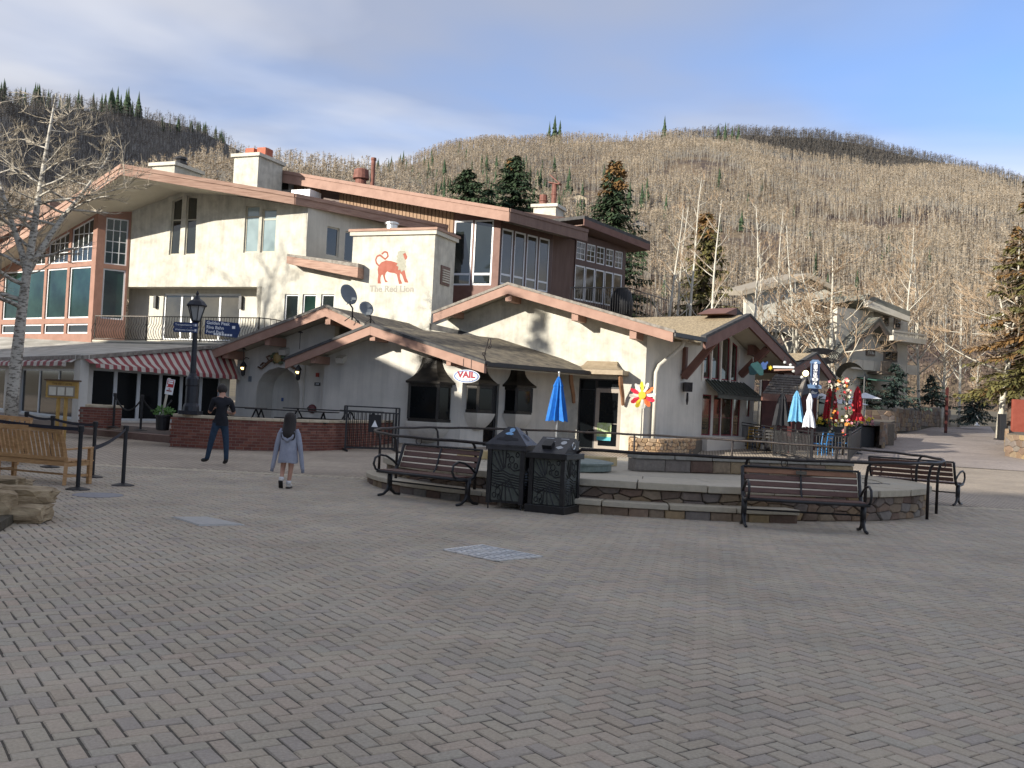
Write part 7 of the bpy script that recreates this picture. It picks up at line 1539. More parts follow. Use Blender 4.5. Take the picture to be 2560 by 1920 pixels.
# chairs and tables
def chair(x, y, rz, m, label, z=None):
    t = thing('patio_chair', label, 'chair', (x, y, zg(y) if z is None else z), rz, 'patio chairs behind the fence')
    MB().box((0, 0, .45), (.42, .42, .03)).build('seat', m, t)
    for sx in (-1, 1):
        MB().tube([(sx*.19, -.19, 0), (sx*.18, -.18, .45)], .014, 5).build('leg', m, t); MB().tube([(sx*.19, .22, 0), (sx*.18, .19, .45), (sx*.17, .24, .9)], .014, 5).build('leg', m, t)
    for k in range(3): MB().bar((-.18, .21+.014*k, .6+.12*k), (.18, .21+.014*k, .6+.12*k), .015, .07).build('back_slat', m, t)
CHY = mat('chair_yellow', (.55, .30, .02), (.62, .36, .04), 5, .5); CHB = mat('chair_blue', (.02, .16, .42), (.04, .22, .5), 5, .5)
rn = random.Random(12)
for k, (px, py, m, lb) in enumerate(((1880, 1123, CHY, 'yellow chair near the red window frame'), (1896, 1122, CHB, 'blue chair between the two yellow ones'), (1912, 1124, CHY, 'yellow chair under the shingled porch'), (1868, 1118, BLACK, 'black chair pressed against the window base'), (1900, 1131, BLACK, 'black chair first along the inside of the fence'), (1930, 1133, BLACK, 'black chair second along the inside of the fence'), (1958, 1134, BLACK, 'black chair third along the inside of the fence'), (1985, 1136, BLACK, 'black chair left of the fence corner'), (2040, 1138, CHB, 'blue chair just right of the thick fence post'), (2062, 1139, CHB, 'blue chair in the middle of the right fence panel'), (2090, 1140, BLACK, 'black chair beside the two blue ones'), (2108, 1136, CHB, 'blue chair at the right end of the fence'))):
    p = gp(px, py); chair(p.x, p.y, rn.uniform(0, 6.28), m, lb)
for px, py, lb in ((1920, 1127, 'round black patio table under the black umbrella'), (1975, 1130, 'round black patio table under the pale blue umbrella'), (2060, 1132, 'round black patio table behind the fence panel')):
    p = gp(px, py); t = thing('patio_table', lb, 'table', p, 0, 'patio tables behind the fence'); MB().lathe([(.4, .72), (.42, .73), (.42, .75), (.02, .752)], 20).build('top', BLACK, t); MB().lathe([(.25, 0), (.22, .03), (.03, .06), (.03, .72)], 12).build('pedestal', BLACK, t)
# planter boxes with flowers, and the flower arch
FLC = [mat('flower_'+n, c, c2, 8, .7) for n, c, c2 in (('yellow', (.62, .48, .02), (.7, .55, .06)), ('pink', (.58, .22, .26), (.64, .3, .32)), ('red', (.45, .03, .04), (.5, .05, .06)), ('cream', (.55, .50, .38), (.62, .56, .44)), ('orange', (.58, .20, .03), (.62, .26, .05)))]; FLEAF = mat('planter_leaves', (.03, .06, .02), (.07, .11, .04), 8, .8)
def blossoms(root, pts, r0, r1, rn, name='blossom'):
    for p, ci in pts:
        mb = MB(); r_ = rn.uniform(r0, r1); ax = Vector((rn.uniform(-.6, .6), -1, rn.uniform(.0, .9))).normalized(); s_ = ax.cross(Vector((0, 0, 1))).normalized(); u_ = s_.cross(ax)
        for k in range(5): a = k*1.2566+rn.random(); d = s_*math.cos(a)+u_*math.sin(a); e = s_*-math.sin(a)+u_*math.cos(a); mb.add([p, p+d*r_*.6+e*r_*.45+ax*.02, p+d*r_+ax*.03, p+d*r_*.6-e*r_*.45+ax*.02], [(0, 1, 2, 3)])
        wbuild(mb, name, FLC[ci], root, recalc=False)
rn = random.Random(21)
for k, (px, py, w, lb, cis) in enumerate(((2058, 1120, 1.0, 'black planter box with yellow flowers behind the fence', (0, 2, 0)), (2105, 1118, 1.4, 'black planter box with pink and yellow flowers right of the arch', (1, 0, 4)), (2145, 1116, 1.3, 'black planter box with bright yellow flowers at the patio end', (0, 0, 1)))):
    p = gp(px, py); t = thing('planter_box', lb, 'planter', p, 0, 'flower boxes at the patio edge'); MB().box((0, 0, .45), (w, .4, .9)).build('box', BLACK, t, bevel=.01)
    lf = MB()
    for _ in range(160): q = Vector((rn.uniform(-w/2, w/2), rn.uniform(-.2, .2), .9+rn.uniform(0, .3))); d = Vector((rn.uniform(-1, 1), rn.uniform(-1, 1), rn.uniform(0, 1)))*.1; s_ = d.cross(Vector((.3, .2, 1))).normalized()*.03; lf.add([q, q+d*.5+s_, q+d, q+d*.5-s_], [(0, 1, 2, 3)])
    lf.build('foliage', FLEAF, t, recalc=False)
    blossoms(t, [(p+Vector((rn.uniform(-w/2, w/2), rn.uniform(-.25, .05), 1.0+rn.uniform(0, .35))), rn.choice(cis)) for _ in range(26)], .06, .12, rn)
Yr = 39.0; ar = thing('flower_arch', 'garden arch wound with white, red and orange flowers on the patio', 'arch', foot(2095, Yr)); ac = [at(px, py, Yr) for px, py in ((2076, 1075), (2078, 1040), (2081, 1000), (2084, 970), (2092, 955), (2105, 952), (2115, 958), (2118, 985), (2117, 1020), (2115, 1050))]; ac = [foot(2075, Yr)]+ac+[foot(2113, Yr)]
wbuild(MB().tube(ac, .05, 6), 'frame', TRUNK, ar); lf = MB(); bl = []
for _ in range(420):
    f = rn.uniform(.6, len(ac)-1.6); i = int(f); q = ac[i].lerp(ac[i+1], f-i)+Vector((rn.gauss(0, .11), rn.gauss(0, .11), rn.gauss(0, .08))); d = Vector((rn.uniform(-1, 1), rn.uniform(-1, 1), rn.uniform(-1, 1)))*.11; s_ = d.cross(Vector((.3, .2, 1))).normalized()*.035; lf.add([q, q+d*.5+s_, q+d, q+d*.5-s_], [(0, 1, 2, 3)])
    if rn.random() < .17: bl.append((q+Vector((0, -.1, 0)), rn.choice((3, 3, 2, 3, 4, 1, 2))))
wbuild(lf, 'foliage', FLEAF, ar, recalc=False); blossoms(ar, bl, .05, .085, rn)
DRED = mat('oxblood_timber', (.055, .014, .014), (.08, .022, .02), 4, .6)
# shingled porch and the third small gable
SHG = tintmat('grey_shingle', [(.10, .085, .075), (.15, .13, .11), (.075, .065, .06), (.13, .12, .11)], nscale=20, bump=.5, var=.3)
porch = thing('shingled_porch', 'small porch with grey wooden shingles on dark red posts beside the restaurant', 'porch', foot(1960, 38)); YQ = 37.6
q0, q1, q2, q3 = at(*zr(470, 690), YQ-.7), at(*zr(985, 720), YQ+.4), at(*zr(1075, 455), YQ+2.2), at(*zr(640, 430), YQ+1.2)
wbuild(MB().prism([q0, q1, q2, q3], (0, 0, -.12)), 'deck', BROWN2, porch)
nr, nc = 8, 20; nrm = (q1-q0).cross(q3-q0).normalized(); nrm = nrm if nrm.z > 0 else -nrm
for i in range(nr):
    for j_ in range(nc):
        u0, u1 = (j_+(.5 if i % 2 else 0))/nc, (j_+1+(.5 if i % 2 else 0))/nc-.006
        if u0 >= 1: continue
        u1 = min(u1, 1); v0, v1 = i/nr-.02, (i+1)/nr+.04; Q = lambda u, v, h: q0.lerp(q1, u).lerp(q3.lerp(q2, u), v)+nrm*h
        h0 = .05+rn.uniform(-.008, .012); wbuild(MB().prism([Q(u0, v0, h0), Q(u1, v0, h0), Q(u1, v1, .012), Q(u0, v1, .012)], -nrm*.018), 'shingle', SHG, porch, recalc=False)
wbuild(MB().bar(q0-Z_(.1), q1-Z_(.1), .08, .28), 'eave_beam', BROWN2, porch)
q4 = at(*zr(1180, 660), YQ+1.5); wbuild(MB().prism([q2, q1, q4], (.05, .1, -.05)), 'gable_board', BLACKP, porch); wbuild(MB().bar(q1, q2+Z_(.05), .12, .2), 'barge_board', RIDGEGREY, porch); wbuild(MB().bar(q2+Z_(.05), q4, .12, .2), 'barge_board', RIDGEGREY, porch)
for q in (q0.lerp(q1, .95),): wbuild(MB().bar(Vector((q.x, q.y+.9, zg(YQ))), Vector((q.x, q.y+.9, q.z-.1)), .14, .14), 'post', DRED, porch)
bk_ = [at(*zr(475, 740), YQ+2.4), at(*zr(1230, 760), YQ+3.4)]; wbuild(MB().prism([Vector((bk_[0].x, bk_[0].y, zg(40))), Vector((bk_[1].x, bk_[1].y, zg(40))), Vector((bk_[1].x, bk_[1].y, q2.z-.2)), Vector((bk_[0].x, bk_[0].y, q2.z-.2))], (0, .2, 0)), 'back_wall', DRED, porch)
G3 = Plane(at(2040, 900, 44.0), -46); g3 = thing('small_gable_house', 'small house with tan roof and brown gable beyond the restaurant', 'house', foot(2040, 45)); b3 = -V3(G3.n)
tK, lK, rK = G3.pt(*zr(1215, 125), .6), G3.pt(*zr(915, 310), .6), G3.pt(*zr(1470, 465), .6)
slope(g3, tK, lK, b3*7, GRAVEL, BROWN2, h=.34, cover=ROOFDARK, eave=False); slope(g3, tK, rK, b3*7, GRAVEL, BROWN2, h=.34, cover=ROOFDARK, eave=False)
sl0, sl1, slt = [(Vector((p.x, p.y))-G3.o).dot(G3.u) for p in (lK, rK, tK)]
wbuild(wall_mesh(G3, [(sl0+.3, 0), (sl1-.3, 0), (sl1-.3, rK.z-.1), (slt, tK.z-.2), (sl0+.3, lK.z-.1)], [], .3), 'gable_wall', BROWN2, g3); wbuild(boxon(G3, sl0+.35, 0, sl1-.35, rK.z-.9, .002, .02), 'lower_wall', STUCCO_SH, g3)
dq = G3.rect(*zr(1300, 560), *zr(1400, 900)); wbuild(boxon(G3, dq[0]-.3, zg(44), dq[2]+.2, zg(44)+2.2, .022, .05), 'door', GLASSB, g3)
# hanging name board and cow sign
YS = 38.2; s0, s1b = at(*zr(1140, 235), YS), at(*zr(1262, 575), YS); sx0, sx1 = s0.x, s1b.x; shk = thing('name_board', 'tall dark blue hanging board with white vertical lettering SHAKEDOWN', 'sign', ((sx0+sx1)/2, YS, s1b.z)); hh = s0.z-s1b.z; wd = (sx1-sx0)
NAVY = mat('board_navy', (.012, .022, .06), (.02, .03, .08), 5, .5); PALEB = mat('board_pale', (.10, .17, .30), (.14, .22, .36), 5, .5)
MB().box((0, 0, hh*.47), (wd*.86, .08, hh*.94)).build('board', PALEB, shk); MB().box((0, -.045, hh*.46), (wd*.74, .02, hh*.88)).build('field', NAVY, shk)
MB().prism([(-wd*.5, -.05, hh*.9), (wd*.5, -.05, hh*.9), (wd*.5, -.05, hh*.97), (wd*.25, -.05, hh*1.06), (-wd*.25, -.05, hh*1.06), (-wd*.5, -.05, hh*.97)], (0, .1, 0)).build('crown', PALEB, shk)
for k, ch in enumerate('SHAKEDOWN'): text_mesh(ch, .215, SIGNW, shk, face_matrix(ROOTS[shk]+Vector((0, -.058, hh*.87-k*hh*.098)), (1, 0, 0)), ext=.002, bold=.008)
MB().box((0, -.02, -.05), (wd*1.35, .1, .14)).build('ledge', PALEB, shk); MB().prism([(wd*.45*math.cos(t), -.04, -.28+.2*math.sin(t)) for t in [2*math.pi*i/20 for i in range(20)]], (0, .05, 0)).build('oval', NAVY, shk); text_mesh('Bar', .17, SIGNW, shk, face_matrix(ROOTS[shk]+Vector((0, -.045, -.28)), (1, 0, 0)), ext=.002)
MB().tube([(0, .0, hh*1.06), (0, .6, hh*1.1), (0, 2.5, hh*1.12)], .03, 5).build('hanging_arm', BLACK, shk)
YC = 36.6; cw_ = thing('cow_sign', 'cut-out blue and green cow sign with a small yellow flower under the eave', 'sign', at(*zr(420, 360), YC)); off_ = ROOTS[cw_]
def cut(pts, m, n_, o=0.0): MB().prism([at(*zr(*p), YC)-off_+Vector((0, o, 0)) for p in pts], (0, .05, 0)).build(n_, m, cw_)
cut([(285, 320), (330, 265), (390, 250), (410, 240), (440, 275), (480, 300), (490, 350), (488, 430), (440, 435), (405, 410), (360, 430), (300, 425)], mat('cow_green', (.012, .05, .055), (.02, .07, .075), 9, .6), 'body'); cut([(455, 270), (485, 245), (500, 262), (525, 255), (540, 240), (552, 258), (530, 290), (525, 345), (490, 355), (468, 320)], mat('cow_blue', (.035, .075, .21), (.05, .1, .26), 9, .6), 'head', -.05)
for k in range(8): a = k*.785; cut([(585, 330), (585+14*math.cos(a-.4), 330+14*math.sin(a-.4)), (585+34*math.cos(a), 330+34*math.sin(a)), (585+14*math.cos(a+.4), 330+14*math.sin(a+.4))], FLC[0], 'petal', -.03)
cut([(625, 300), (915, 310), (915, 335), (625, 330)], WHITE, 'plank'); cut([(640, 345), (905, 345), (905, 362), (640, 372)], FASCIA2, 'plank', .02)
wbuild(MB().tube([at(*zr(350, 250), YC), at(*zr(350, 180), YC)], .015, 4), 'hanging_rod', BLACK, cw_)
for k, q in enumerate(((785, 255), (865, 290), (905, 375), (1020, 460))):
    p = at(*zr(*q), 37.5); t = thing('festoon_bulb', 'clear festoon bulb hanging from the eave, number %s from the gable' % ('one', 'two', 'three', 'four')[k], 'bulb', p, 0, 'festoon bulbs'); MB().ball((0, 0, 0), .06, 8, 6).build('globe', SGREY, t, smooth=True); MB().tube([(0, 0, .05), (0, 0, .22)], .02, 5).build('socket', BLACK, t)
p = at(*zr(1075, 405), 37.4); em = mat('globe_glow', (.9, .8, .5)); eb = em.node_tree.nodes['Principled BSDF']; eb.inputs['Emission Color'].default_value = (1, .78, .4, 1); eb.inputs['Emission Strength'].default_value = 2.5
t = thing('globe_light', 'lit round globe light left of the hanging name board', 'lamp', p); MB().ball((0, 0, 0), .11, 12, 8).build('globe', em, t, smooth=True); MB().tube([(0, 0, .1), (0, 0, .25), (0, .3, .35)], .015, 5).build('bracket', BLACK, t)
# ================================================================== street on the right: stone banks, chalet, apartments
def stone_bank(label, pxs, h, rows, seed, limit=140, wm=(.25, .7)):
    path = [gp(*p) for p in pxs]; z = min(p.z for p in path); path = [Vector((p.x, p.y, 0)) for p in path]; t = thing('stone_bank', label, 'wall', (path[0].x, path[0].y, z), 0, 'stone retaining walls along the street')
    nr_ = []
    for i in range(len(path)): e = (path[min(i+1, len(path)-1)]-path[max(i-1, 0)]).normalized(); nr_.append(Vector((e.y, -e.x, 0)))
    V = []
    for p, n in zip(path, nr_): zb = zg(p.y); V += [(p.x-n.x*.06, p.y-n.y*.06, zb-.2), (p.x-n.x*1.2, p.y-n.y*1.2, zb-.2), (p.x-n.x*1.2, p.y-n.y*1.2, zb+h), (p.x-n.x*.06, p.y-n.y*.06, zb+h)]
    k = len(path); wbuild(MB().add(V, [(4*i+a, 4*i+(a+1) % 4, 4*i+4+(a+1) % 4, 4*i+4+a) for i in range(k-1) for a in range(4)]+[(0, 1, 2, 3), (4*k-1, 4*k-2, 4*k-3, 4*k-4)]), 'core', MORTAR, t)
    rn = random.Random(seed); cnt = [0]
    for i in range(len(path)-1): arc_wall(t, [path[i], path[i+1]], zg((path[i].y+path[i+1].y)/2)-.02, zg((path[i].y+path[i+1].y)/2)+h, rows, wm[0], wm[1], rn, count=cnt, limit=limit, depth=.12)
    return t
stone_bank('stepped rubble stone bank beside the patio planters', [(2168, 1110), (2205, 1122), (2240, 1098)], 1.0, 4, 31); stone_bank('long rubble stone bank below the young spruces', [(2160, 1084), (2235, 1085), (2300, 1072), (2375, 1062)], 1.35, 5, 32, wm=(.3, .9))
stone_bank('sunlit rubble stone wall at the right edge of the street', [(2515, 1112), (2512, 1140), (2620, 1158)], 1.0, 4, 33)
p = gp(2560, 1140); tag(MB().box((p.x+1.2, p.y+1.0, zg(p.y)+1.75), (2.6, .15, 1.5)).build('wooden_screen', mat('barn_red', (.22, .05, .03), (.27, .07, .045), 4, .7), bevel=.01), 'red wooden screen standing on the right stone wall', 'screen')
dkp = gp(2503, 1100); tpp = thing('gate_post', 'dark square gate post with short railing at the right of the street', 'post', dkp); MB().box((0, 0, .75), (.35, .35, 1.5)).box((0, 0, .04), (.6, .6, .08)).build('post', BLACK, tpp, bevel=.01)
for k in range(6): MB().tube([(.3+k*.14, .1, 0), (.3+k*.14, .1, 1.1)], .015, 4).build('bar', BLACK, tpp)
MB().bar((.2, .1, 1.1), (1.1, .1, 1.1), .04, .04).build('rail', BLACK, tpp)
wb_ = gp(2442, 1064); t = thing('traffic_marker', 'slim white marker standing in the middle of the street', 'marker', wb_); MB().lathe([(.16, 0), (.15, .05), (.07, .12), (.05, 1.0), (.02, 1.05)], 12).build('body', WHITE, t, smooth=True); MB().lathe([(.22, 0), (.22, .04), (.16, .05)], 12).build('base', WHITE, t)
rp2 = at(2366, 1030, 63); tag(MB().bar(Vector((rp2.x, 63, zg(63))), Vector((rp2.x, 63, at(2366, 968, 63).z)), .14, .14).build('red_post', DRED), 'dark red post among the young spruces', 'post')
# chalet with balcony
CHW = mat('chalet_plaster', (.46, .43, .36), (.54, .51, .44), 2, .9); CHT = mat('chalet_timber', (.14, .11, .085), (.19, .15, .12), 3, .7); CHR = mat('chalet_roof', (.13, .13, .11), (.19, .19, .165), 3, .8)
YH = 62.0; HP = Plane(at(2230, 900, YH), -35); ch = thing('chalet', 'pale chalet with dark gable roof, timber balcony and green awning by the street', 'house', foot(2230, YH))
def hp(x, y, o=0.0): return HP.pt(*z8(x, y), o)
def hr(x0, y0, x1, y1, o=0.0): return HP.rect(*z8(x0, y0), *z8(x1, y1), o)
sa, sb2 = HP.hit(*z8(840, 700))[0], HP.hit(*z8(1360, 700))[0]; zt__ = HP.hit(*z8(1250, 400))[1]
wbuild(wall_mesh(HP, rc(sa, 0, sb2, zt__), [], .4), 'wall', CHW, ch)
for r_ in ((1190, 655, 1282, 745), (1265, 412, 1305, 505), (1185, 410, 1220, 480), (1060, 645, 1120, 700)):
    q = hr(*r_); f_ = wbuild(boxon(HP, *q, .003, .09), 'window', CHT, ch); w__ = (q[2]-q[0]); wbuild(boxon(HP, q[0]+.1, q[1]+.1, q[0]+w__/2-.04, q[3]-.1, .092, .1), 'pane', GLASS, f_); wbuild(boxon(HP, q[0]+w__/2+.04, q[1]+.1, q[2]-.1, q[3]-.1, .092, .1), 'pane', GLASS, f_)
# upper storey with flat roof to the right
ur = hr(1120, 355, 1400, 600); wbuild(boxon(HP, ur[0], ur[1], HP.hit(*z8(1330, 500))[0], ur[3], .0, -5.0), 'upper_storey', CHW, ch)
e0, e1 = hp(1080, 250, .8), hp(1385, 375, 1.4); wbuild(MB().prism([e0, e1, e1-V3(HP.n)*6, e0-V3(HP.n)*6], (0, 0, -.3)), 'upper_roof', CHR, ch); wbuild(MB().prism([e0+dn*.31, e1+dn*.31, e1+dn*.62, e0+dn*.75], -V3(HP.n)*.3), 'upper_fascia', CHW, ch)
bq = hr(1265, 515, 1500, 580, 1.2); bal = wbuild(MB().prism([HP.P(bq[0], bq[1], 1.2), HP.P(bq[2], bq[1], 1.2), HP.P(bq[2], bq[1], -.2), HP.P(bq[0], bq[1], -.2)], (0, 0, -.3)), 'balcony', CHW, ch)
for k in range(26): a = bq[0]+(bq[2]-bq[0])*k/25; wbuild(MB().bar(HP.P(a, bq[1], 1.15), HP.P(a, bq[3], 1.15), .06, .03), 'baluster', CHW, bal)
wbuild(MB().bar(HP.P(bq[0], bq[3], 1.15), HP.P(bq[2], bq[3], 1.15), .1, .1), 'handrail', CHW, bal)
ga, gb = hp(1040, 560, .9), hp(1165, 415, .9); gc_ = hp(1290, 615, .9); bkk = -V3(HP.n)*5
for A, B in ((gb, gc_), (gb, hp(860, 690, .9))): wbuild(MB().prism([A, B, B+bkk, A+bkk], (0, 0, -.25)), 'gable_roof', CHR, ch); wbuild(MB().prism([A+dn*.1, B+dn*.1, B+dn*.5, A+dn*.5], bkk.normalized()*.1), 'barge_board', CHT, ch)
b2q = hr(1180, 735, 1250, 820, 1.0); bl2 = wbuild(MB().prism([HP.P(b2q[0], b2q[1], 1.0), HP.P(b2q[2], b2q[1], 1.0), HP.P(b2q[2], b2q[1], 0), HP.P(b2q[0], b2q[1], 0)], (0, 0, -.15)), 'lower_balcony', CHT, ch)
for k in range(9): a = b2q[0]+(b2q[2]-b2q[0])*k/8; wbuild(MB().bar(HP.P(a, b2q[1], .95), HP.P(a, b2q[3], .95), .1, .03), 'baluster', CHT, bl2)
for k in range(6): a = HP.hit(*z8(900, 740))[0]+k*1.1; wbuild(boxon(HP, a, HP.hit(*z8(1000, 800))[1], a+1.06, HP.hit(*z8(1000, 730))[1], .5, .56), 'balcony_panel', CHW, ch)
aq = hr(1120, 850, 1260, 885, 1.2); wbuild(MB().prism([HP.P(aq[0], aq[3], .01), HP.P(aq[2], aq[3], .01), HP.P(aq[2], aq[1], 1.4), HP.P(aq[0], aq[1], 1.4)], (0, 0, -.06)), 'awning', mat('green_awning', (.02, .07, .055), (.03, .09, .07), 4, .8), ch)
# dark arched canopy in front of it
YA = 52.0; cp = thing('arched_canopy', 'dark arched fabric canopy over a doorway down the street', 'canopy', foot(2125, YA)); cx = at(2125, 940, YA); rr_c = (at(2165, 940, YA)-at(2092, 940, YA)).x/2; zc_ = cx.z
prof = [(math.cos(t)*rr_c, math.sin(t)*rr_c*.95) for t in [math.pi*k/12 for k in range(13)]]; V = [(cx.x+x+dy_*.4, YA+dy_, zc_+z) for dy_ in (0, 4) for x, z in prof]; wbuild(MB().add(V, [(k, k+1, 14+k, 13+k) for k in range(12)]), 'canopy', mat('canopy_dark', (.03, .035, .03), (.05, .055, .048), 4, .8), cp)
for s in (-1, 1): wbuild(MB().tube([(cx.x+s*rr_c, YA, zg(YA)), (cx.x+s*rr_c, YA, zc_)], .05, 6), 'post', BLACK, cp)
for k in range(6): wbuild(MB().tube([(cx.x-1.6+1.0*math.cos(t)*(1-k*.12), YA-.3, zc_+.95+.4*math.sin(t)*(1-k*.14)) for t in [2*math.pi*i/14 for i in range(14)]], .03, 4, closed=True), 'wire_ring', BLACK, cp)
# cream apartments half hidden on the slope
YF = 82.0; FP = Plane(at(1950, 740, YF), -12); ap = thing('apartment_house', 'cream apartment house half hidden behind bare trees on the slope', 'house', foot(1950, YF))
fo = ppoly(FP, [zt(1330, 1000), zt(1700, 930), zt(2010, 860), zt(2300, 960), zt(2300, 1500), zt(1330, 1500)]); wq = [prect(FP, zt(1865, 1070), zt(1965, 1180))]
wbuild(wall_mesh(FP, fo, wq, .5, reveal=.15), 'wall', STUCCO, ap); window(ap, FP, wq[0], WHITE, CURTAIN, fw=.15, hx=[.5], bar=.12)
for A, B in ((FP.pt(*zt(1290, 990), 1.0), FP.pt(*zt(2030, 800), 1.0)), (FP.pt(*zt(2030, 800), 1.0), FP.pt(*zt(2320, 950), 1.0))): wbuild(MB().prism([A, B, B+Vector((0, 8, 1)), A+Vector((0, 8, 1))], (0, 0, -.4)), 'roof', mat('tan_roof', (.26, .225, .175), (.33, .29, .23), 2) if B.x < 28 and 'tan_roof' not in bpy.data.materials else bpy.data.materials['tan_roof'], ap)
wbuild(boxon(FP, *FP.rect(*zt(1500, 1330), *zt(2250, 1500)), .05, 1.5), 'terrace_parapet', mat('dark_parapet', (.05, .05, .05), (.08, .08, .08), 3), ap)

# ================================================================== people
def skin_mesh(name, J, edges, root_key, mats, pick, parent, sub=2):
    keys = list(J); bm = bmesh.new(); ly = bm.verts.layers.skin.verify(); vs = {}
    for k in keys:
        p, r = J[k]; v = bm.verts.new(p); v[ly].radius = r if isinstance(r, tuple) else (r, r); v[ly].use_root = (k == root_key); vs[k] = v
    for a, b in edges: bm.edges.new((vs[a], vs[b]))
    me = bpy.data.meshes.new(name); bm.to_mesh(me); bm.free(); o = bpy.data.objects.new(name, me); col.objects.link(o)
    s = o.modifiers.new('skin', 'SKIN'); s.use_smooth_shade = True; u = o.modifiers.new('sub', 'SUBSURF'); u.levels = u.render_levels = sub
    m2 = bpy.data.meshes.new_from_object(o.evaluated_get(bpy.context.evaluated_depsgraph_get())); bpy.data.objects.remove(o); m2.name = name
    m2.materials.clear()
    for m in mats: m2.materials.append(m)
    for p in m2.polygons: p.material_index = pick(p.center); p.use_smooth = True
    ob = bpy.data.objects.new(name, m2); col.objects.link(ob); ob.parent = parent; return ob
def seg_d(p, a, b): a, b = Vector(a), Vector(b); t = max(0, min(1, (p-a).dot(b-a)/(b-a).length_squared)); return (p-(a+(b-a)*t)).length
TEE = mat('black_tee', (.006, .007, .011), (.011, .012, .018), 6, .85, .3, 30); JEAN = mat('blue_jeans', (.012, .028, .055), (.022, .048, .085), 9, .85, .3, 60); SHOE = mat('dark_shoe', (.015, .016, .016), (.03, .03, .03), 9, .6); HAIR = mat('dark_hair', (.012, .009, .008), (.025, .018, .015), 20, .6, .4, 60, stretch=(4, 4, .6))
man = thing('person', 'man in black t-shirt and jeans looking at his phone, seen from behind', 'person', gp(564, 1164))
J = {'pel': ((-.165, .0, .94), (.155, .115)), 'sp': ((-.16, 0, 1.10), (.15, .115)), 'ch': ((-.15, 0, 1.28), (.17, .12)), 'ut': ((-.145, 0, 1.40), (.13, .10)), 'nk': ((-.15, .01, 1.49), .055), 'hb': ((-.165, .035, 1.575), (.078, .085)), 'ht': ((-.185, .055, 1.67), (.08, .09)),
     'ls': ((-.305, -.085, 1.395), .075), 'le': ((-.40, -.03, 1.13), .047), 'lw': ((-.415, .20, 1.20), .030), 'lh': ((-.40, .27, 1.225), (.035, .022)),
     'rs': ((.01, .085, 1.395), .075), 're': ((.085, .13, 1.13), .047), 'rw': ((-.09, .33, 1.14), .030), 'rh': ((-.17, .37, 1.17), (.035, .022)),
     'lhp': ((-.245, -.045, .88), .095), 'lk': ((-.33, -.04, .50), .068), 'la': ((-.405, -.03, .11), .052), 'lt': ((-.55, .06, .085), (.035, .045)),
     'rhp': ((-.085, .045, .88), .095), 'rk': ((-.03, .05, .49), .068), 'ra': ((0, .02, .10), .052), 'rt': ((-.09, .17, .045), (.035, .045))}
E_ = [('pel', 'sp'), ('sp', 'ch'), ('ch', 'ut'), ('ut', 'nk'), ('nk', 'hb'), ('hb', 'ht'), ('ut', 'ls'), ('ls', 'le'), ('le', 'lw'), ('lw', 'lh'), ('ut', 'rs'), ('rs', 're'), ('re', 'rw'), ('rw', 'rh'), ('pel', 'lhp'), ('lhp', 'lk'), ('lk', 'la'), ('la', 'lt'), ('pel', 'rhp'), ('rhp', 'rk'), ('rk', 'ra'), ('ra', 'rt')]
def pick_man(c):
    fa = min(seg_d(c, Vector(J['le'][0]), J['lw'][0]), seg_d(c, J['re'][0], J['rw'][0]), seg_d(c, J['lw'][0], J['lh'][0]), seg_d(c, J['rw'][0], J['rh'][0]))
    if c.z < .13: return 2
    if c.z > 1.475: return 3
    if fa < .06 and min(seg_d(c, J['ls'][0], Vector(J['ls'][0]).lerp(Vector(J['le'][0]), .75)), seg_d(c, J['rs'][0], Vector(J['rs'][0]).lerp(Vector(J['re'][0]), .75))) > .052 and c.z < 1.32: return 3
    return 1 if c.z < .92 else 0
body = skin_mesh('body', J, E_, 'pel', [TEE, JEAN, SHOE, SKIN], pick_man, man)
def hair_cap(c, r, sc, cut, name, m, parent, fwd):
    b = bmesh.new(); bmesh.ops.create_icosphere(b, subdivisions=3, radius=1.0); f = Vector(fwd).normalized()
    for v in b.verts: q = v.co.normalized(); v.co = Vector((q.x*sc[0], q.y*sc[1], q.z*sc[2]))*r*(1+.06*noise.noise(q*5))+Vector(c)
    dele = [v for v in b.verts if (v.co-Vector(c)).normalized().dot((f*1.0+Vector((0, 0, -.75))).normalized()) > cut]
    bmesh.ops.delete(b, geom=dele, context='VERTS'); me = bpy.data.meshes.new(name); b.to_mesh(me); b.free(); me.materials.append(m)
    for p in me.polygons: p.use_smooth = True
    o = bpy.data.objects.new(name, me); col.objects.link(o); o.parent = parent; return o
FD = (-.6, .8, 0)
hair_cap((-.18, .05, 1.64), .108, (1, 1.06, 1.12), .25, 'hair', HAIR, man, FD)
hb_ = Vector((-.18, .05, 1.62)); fd_ = Vector(FD).normalized(); rt_ = Vector((fd_.y, -fd_.x, 0))
for s in (-1, 1):
    MB().ball(hb_+rt_*s*.092+Vector((0, 0, -.01)), .028, 8, 6, (.5, 1, 1.3)).build('ear', SKIN, man, smooth=True); MB().ball(hb_+fd_*.088+rt_*s*.034+Vector((0, 0, .0)), .012, 8, 5).build('eye', BLACKP, man, smooth=True)
MB().ball(hb_+fd_*.105+Vector((0, 0, -.03)), .018, 8, 6, (1, 1, 1.4)).build('nose', SKIN, man, smooth=True); MB().bar(hb_+fd_*.096-rt_*.025+Vector((0, 0, -.065)), hb_+fd_*.096+rt_*.025+Vector((0, 0, -.065)), .01, .01).build('mouth', mat('lip', (.3, .12, .1)), man)
